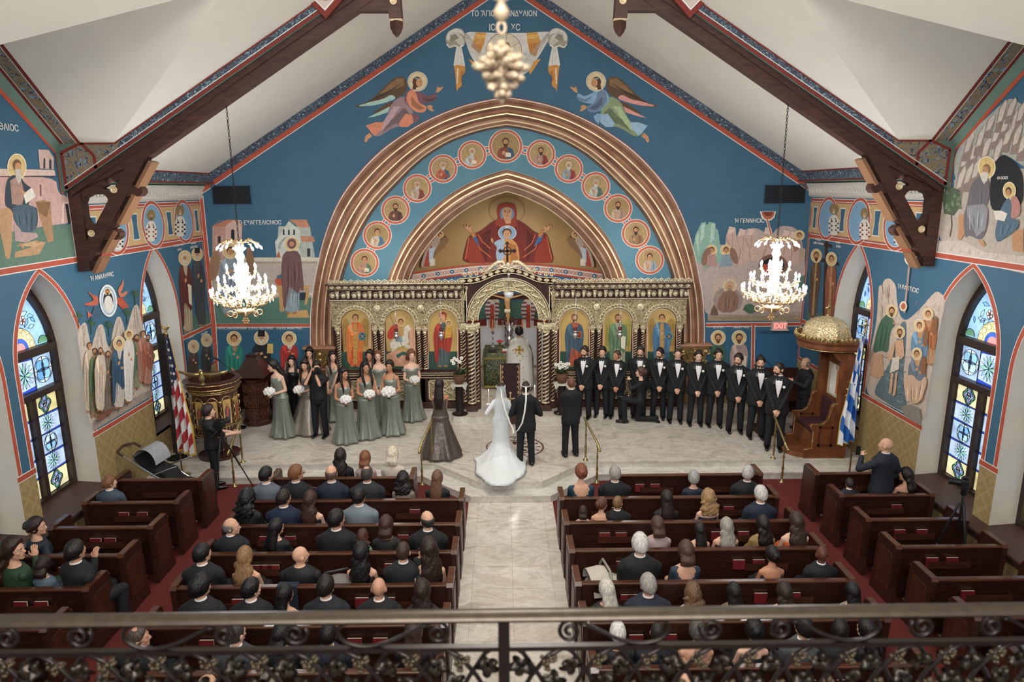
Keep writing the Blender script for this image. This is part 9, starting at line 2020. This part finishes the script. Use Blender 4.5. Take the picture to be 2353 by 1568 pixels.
g = G().use(M_gf); g.loft([[(-.42+.34*(1-cos(a))*.5*1.2, y_, .72+.26*sin(a)) for a in [pi*k/12 for k in range(13)]] for y_ in (-.2, -.1, .1, .2)], closed=False, caps=False); g.build('canopy', t)
g = G().use(M_kf); g.loft([[(x, -.18, z), (x, .18, z), (x+.05, .18, z-.10), (x+.05, -.18, z-.10)] for x, z in ((-.42, .86), (-.2, .66), (.1, .56), (.2, .40), (.42, .36))]); g.build('seat', t, sm=False)
g = G().use(mat('#b9b9b8', .7)); g.bbox(-.1, .25, -.16, .16, .18, .36, .04); g.build('basket', t)
g = G().use(mat('#6a5c50', .85, noise=(12, .2), bump=(20, .5), name='taupe_canvas')); g.loft([[((.24+.02*sin(3*a))*f*cos(a), .15*f*sin(a), z) for a in [2*pi*k/18 for k in range(18)]] for z, f in ((0, .9), (.05, 1.05), (.22, 1.0), (.34, .8), (.38, .6))]); g.tube([(-.12, 0, .34), (-.08, 0, .5), (.08, 0, .5), (.12, 0, .34)], .012, 6); o = g.build('diaper_bag'); o.location = (-6.82, 12.05, 0); tag(o, 'brown taupe canvas bag on the floor under the stroller', 'bag')
def carseat(x, y, z, rz, lab, c1, c2, s=1.0):
 t = thing('car_seat', lab, 'infant car seat', (x, y, z), rz); t.scale = (s, s, s)
 g = G().use(mat(c2, .6, name='car_seat_shell')); n = 20
 g.loft([[(.24*w_*cos(2*pi*k/n), yc+.16*w_*sin(2*pi*k/n)*1.6, zz) for k in range(n)] for w_, yc, zz in ((.6, 0, 0), (.95, 0, .08), (1.1, 0, .2), (1.12, 0, .26), (.95, 0, .24), (.7, 0, .12))]); g.build('shell', t)
 g = G().use(mat(c1, .85, bump=(18, .4), name='car_seat_canopy')); g.loft([[(.26*cos(a), -.24+b*.17-.02*sin(a), .22+(.27-.03*abs(b-1))*sin(a)) for a in [pi*k/14 for k in range(15)]] for b in (0, .5, 1, 1.5)], caps=False, closed=False); g.build('canopy', t)
 g = G().use(mat(c1, .8)); g.ell((0, .14, .22), (.18, .2, .07)); g.build('padding', t)
 g = G().use(mat(c2, .4)); g.tube([(-.27, 0, .2), (-.26, 0, .40), (-.15, 0, .52), (.15, 0, .52), (.26, 0, .40), (.27, 0, .2)], .018, 8); g.build('handle', t); return t
p = atD(772, 1300, DK[4]+.28); carseat(p.x, p.y, .46, radians(20), 'black and grey infant car seat with canopy standing on the left pew', '#77736e', '#1a1b1e', .95)
p = atD(1352, 1310, DK[4]+.28); carseat(p.x+.24, p.y+.02, .46, radians(-80), 'beige infant car seat with cover on the right pew by the aisle', '#b5aea2', '#8a8478', 1.0)
p = atD(655, 1290, DK[4]-.02); g = G().use(cloth('#1f2c3a')); g.bbox(-.13, .13, -.045, -.032, .55, .93, .005); g.bbox(-.13, .13, .06, .072, .6, .93, .005); g.bbox(-.13, .13, -.045, .072, .918, .932, .005); o = g.build('draped_jacket', sm=False); o.location = (p.x, DK[4], 0); tag(o, 'dark blue denim jacket hung over the pew back beside the bald man', 'jacket')
# ================ lettering becomes plain mesh
bpy.context.view_layer.update(); DG = bpy.context.evaluated_depsgraph_get()
for o in TEXTS:
 me = bpy.data.meshes.new_from_object(o.evaluated_get(DG)); n = bpy.data.objects.new(o.name+'_', me); C.objects.link(n)
 n.parent = o.parent; n.location = o.location; n.rotation_euler = o.rotation_euler; n.scale = o.scale; nm = o.name
 bpy.data.objects.remove(o); n.name = nm.split('.')[0]
# ================ bodies: one smooth surface each, with the hands joined on
for o, HN in REM:
 me = bpy.data.meshes.new_from_object(o.evaluated_get(DG)); bm = bmesh.new(); bm.from_mesh(me)
 if len(bm.faces) == 0: bm.from_mesh(o.data)
 vs = [bm.verts.new(v) for v in HN.v]
 for f in HN.f:
  try: bm.faces.new([vs[i] for i in f])
  except ValueError: pass
 for f in bm.faces: f.smooth = True; f.material_index = 0
 bm.to_mesh(me); bm.free(); me.name = 'body'
 if not me.materials: me.materials.append(HN.mats[0])
 o.modifiers.clear(); o.data = me
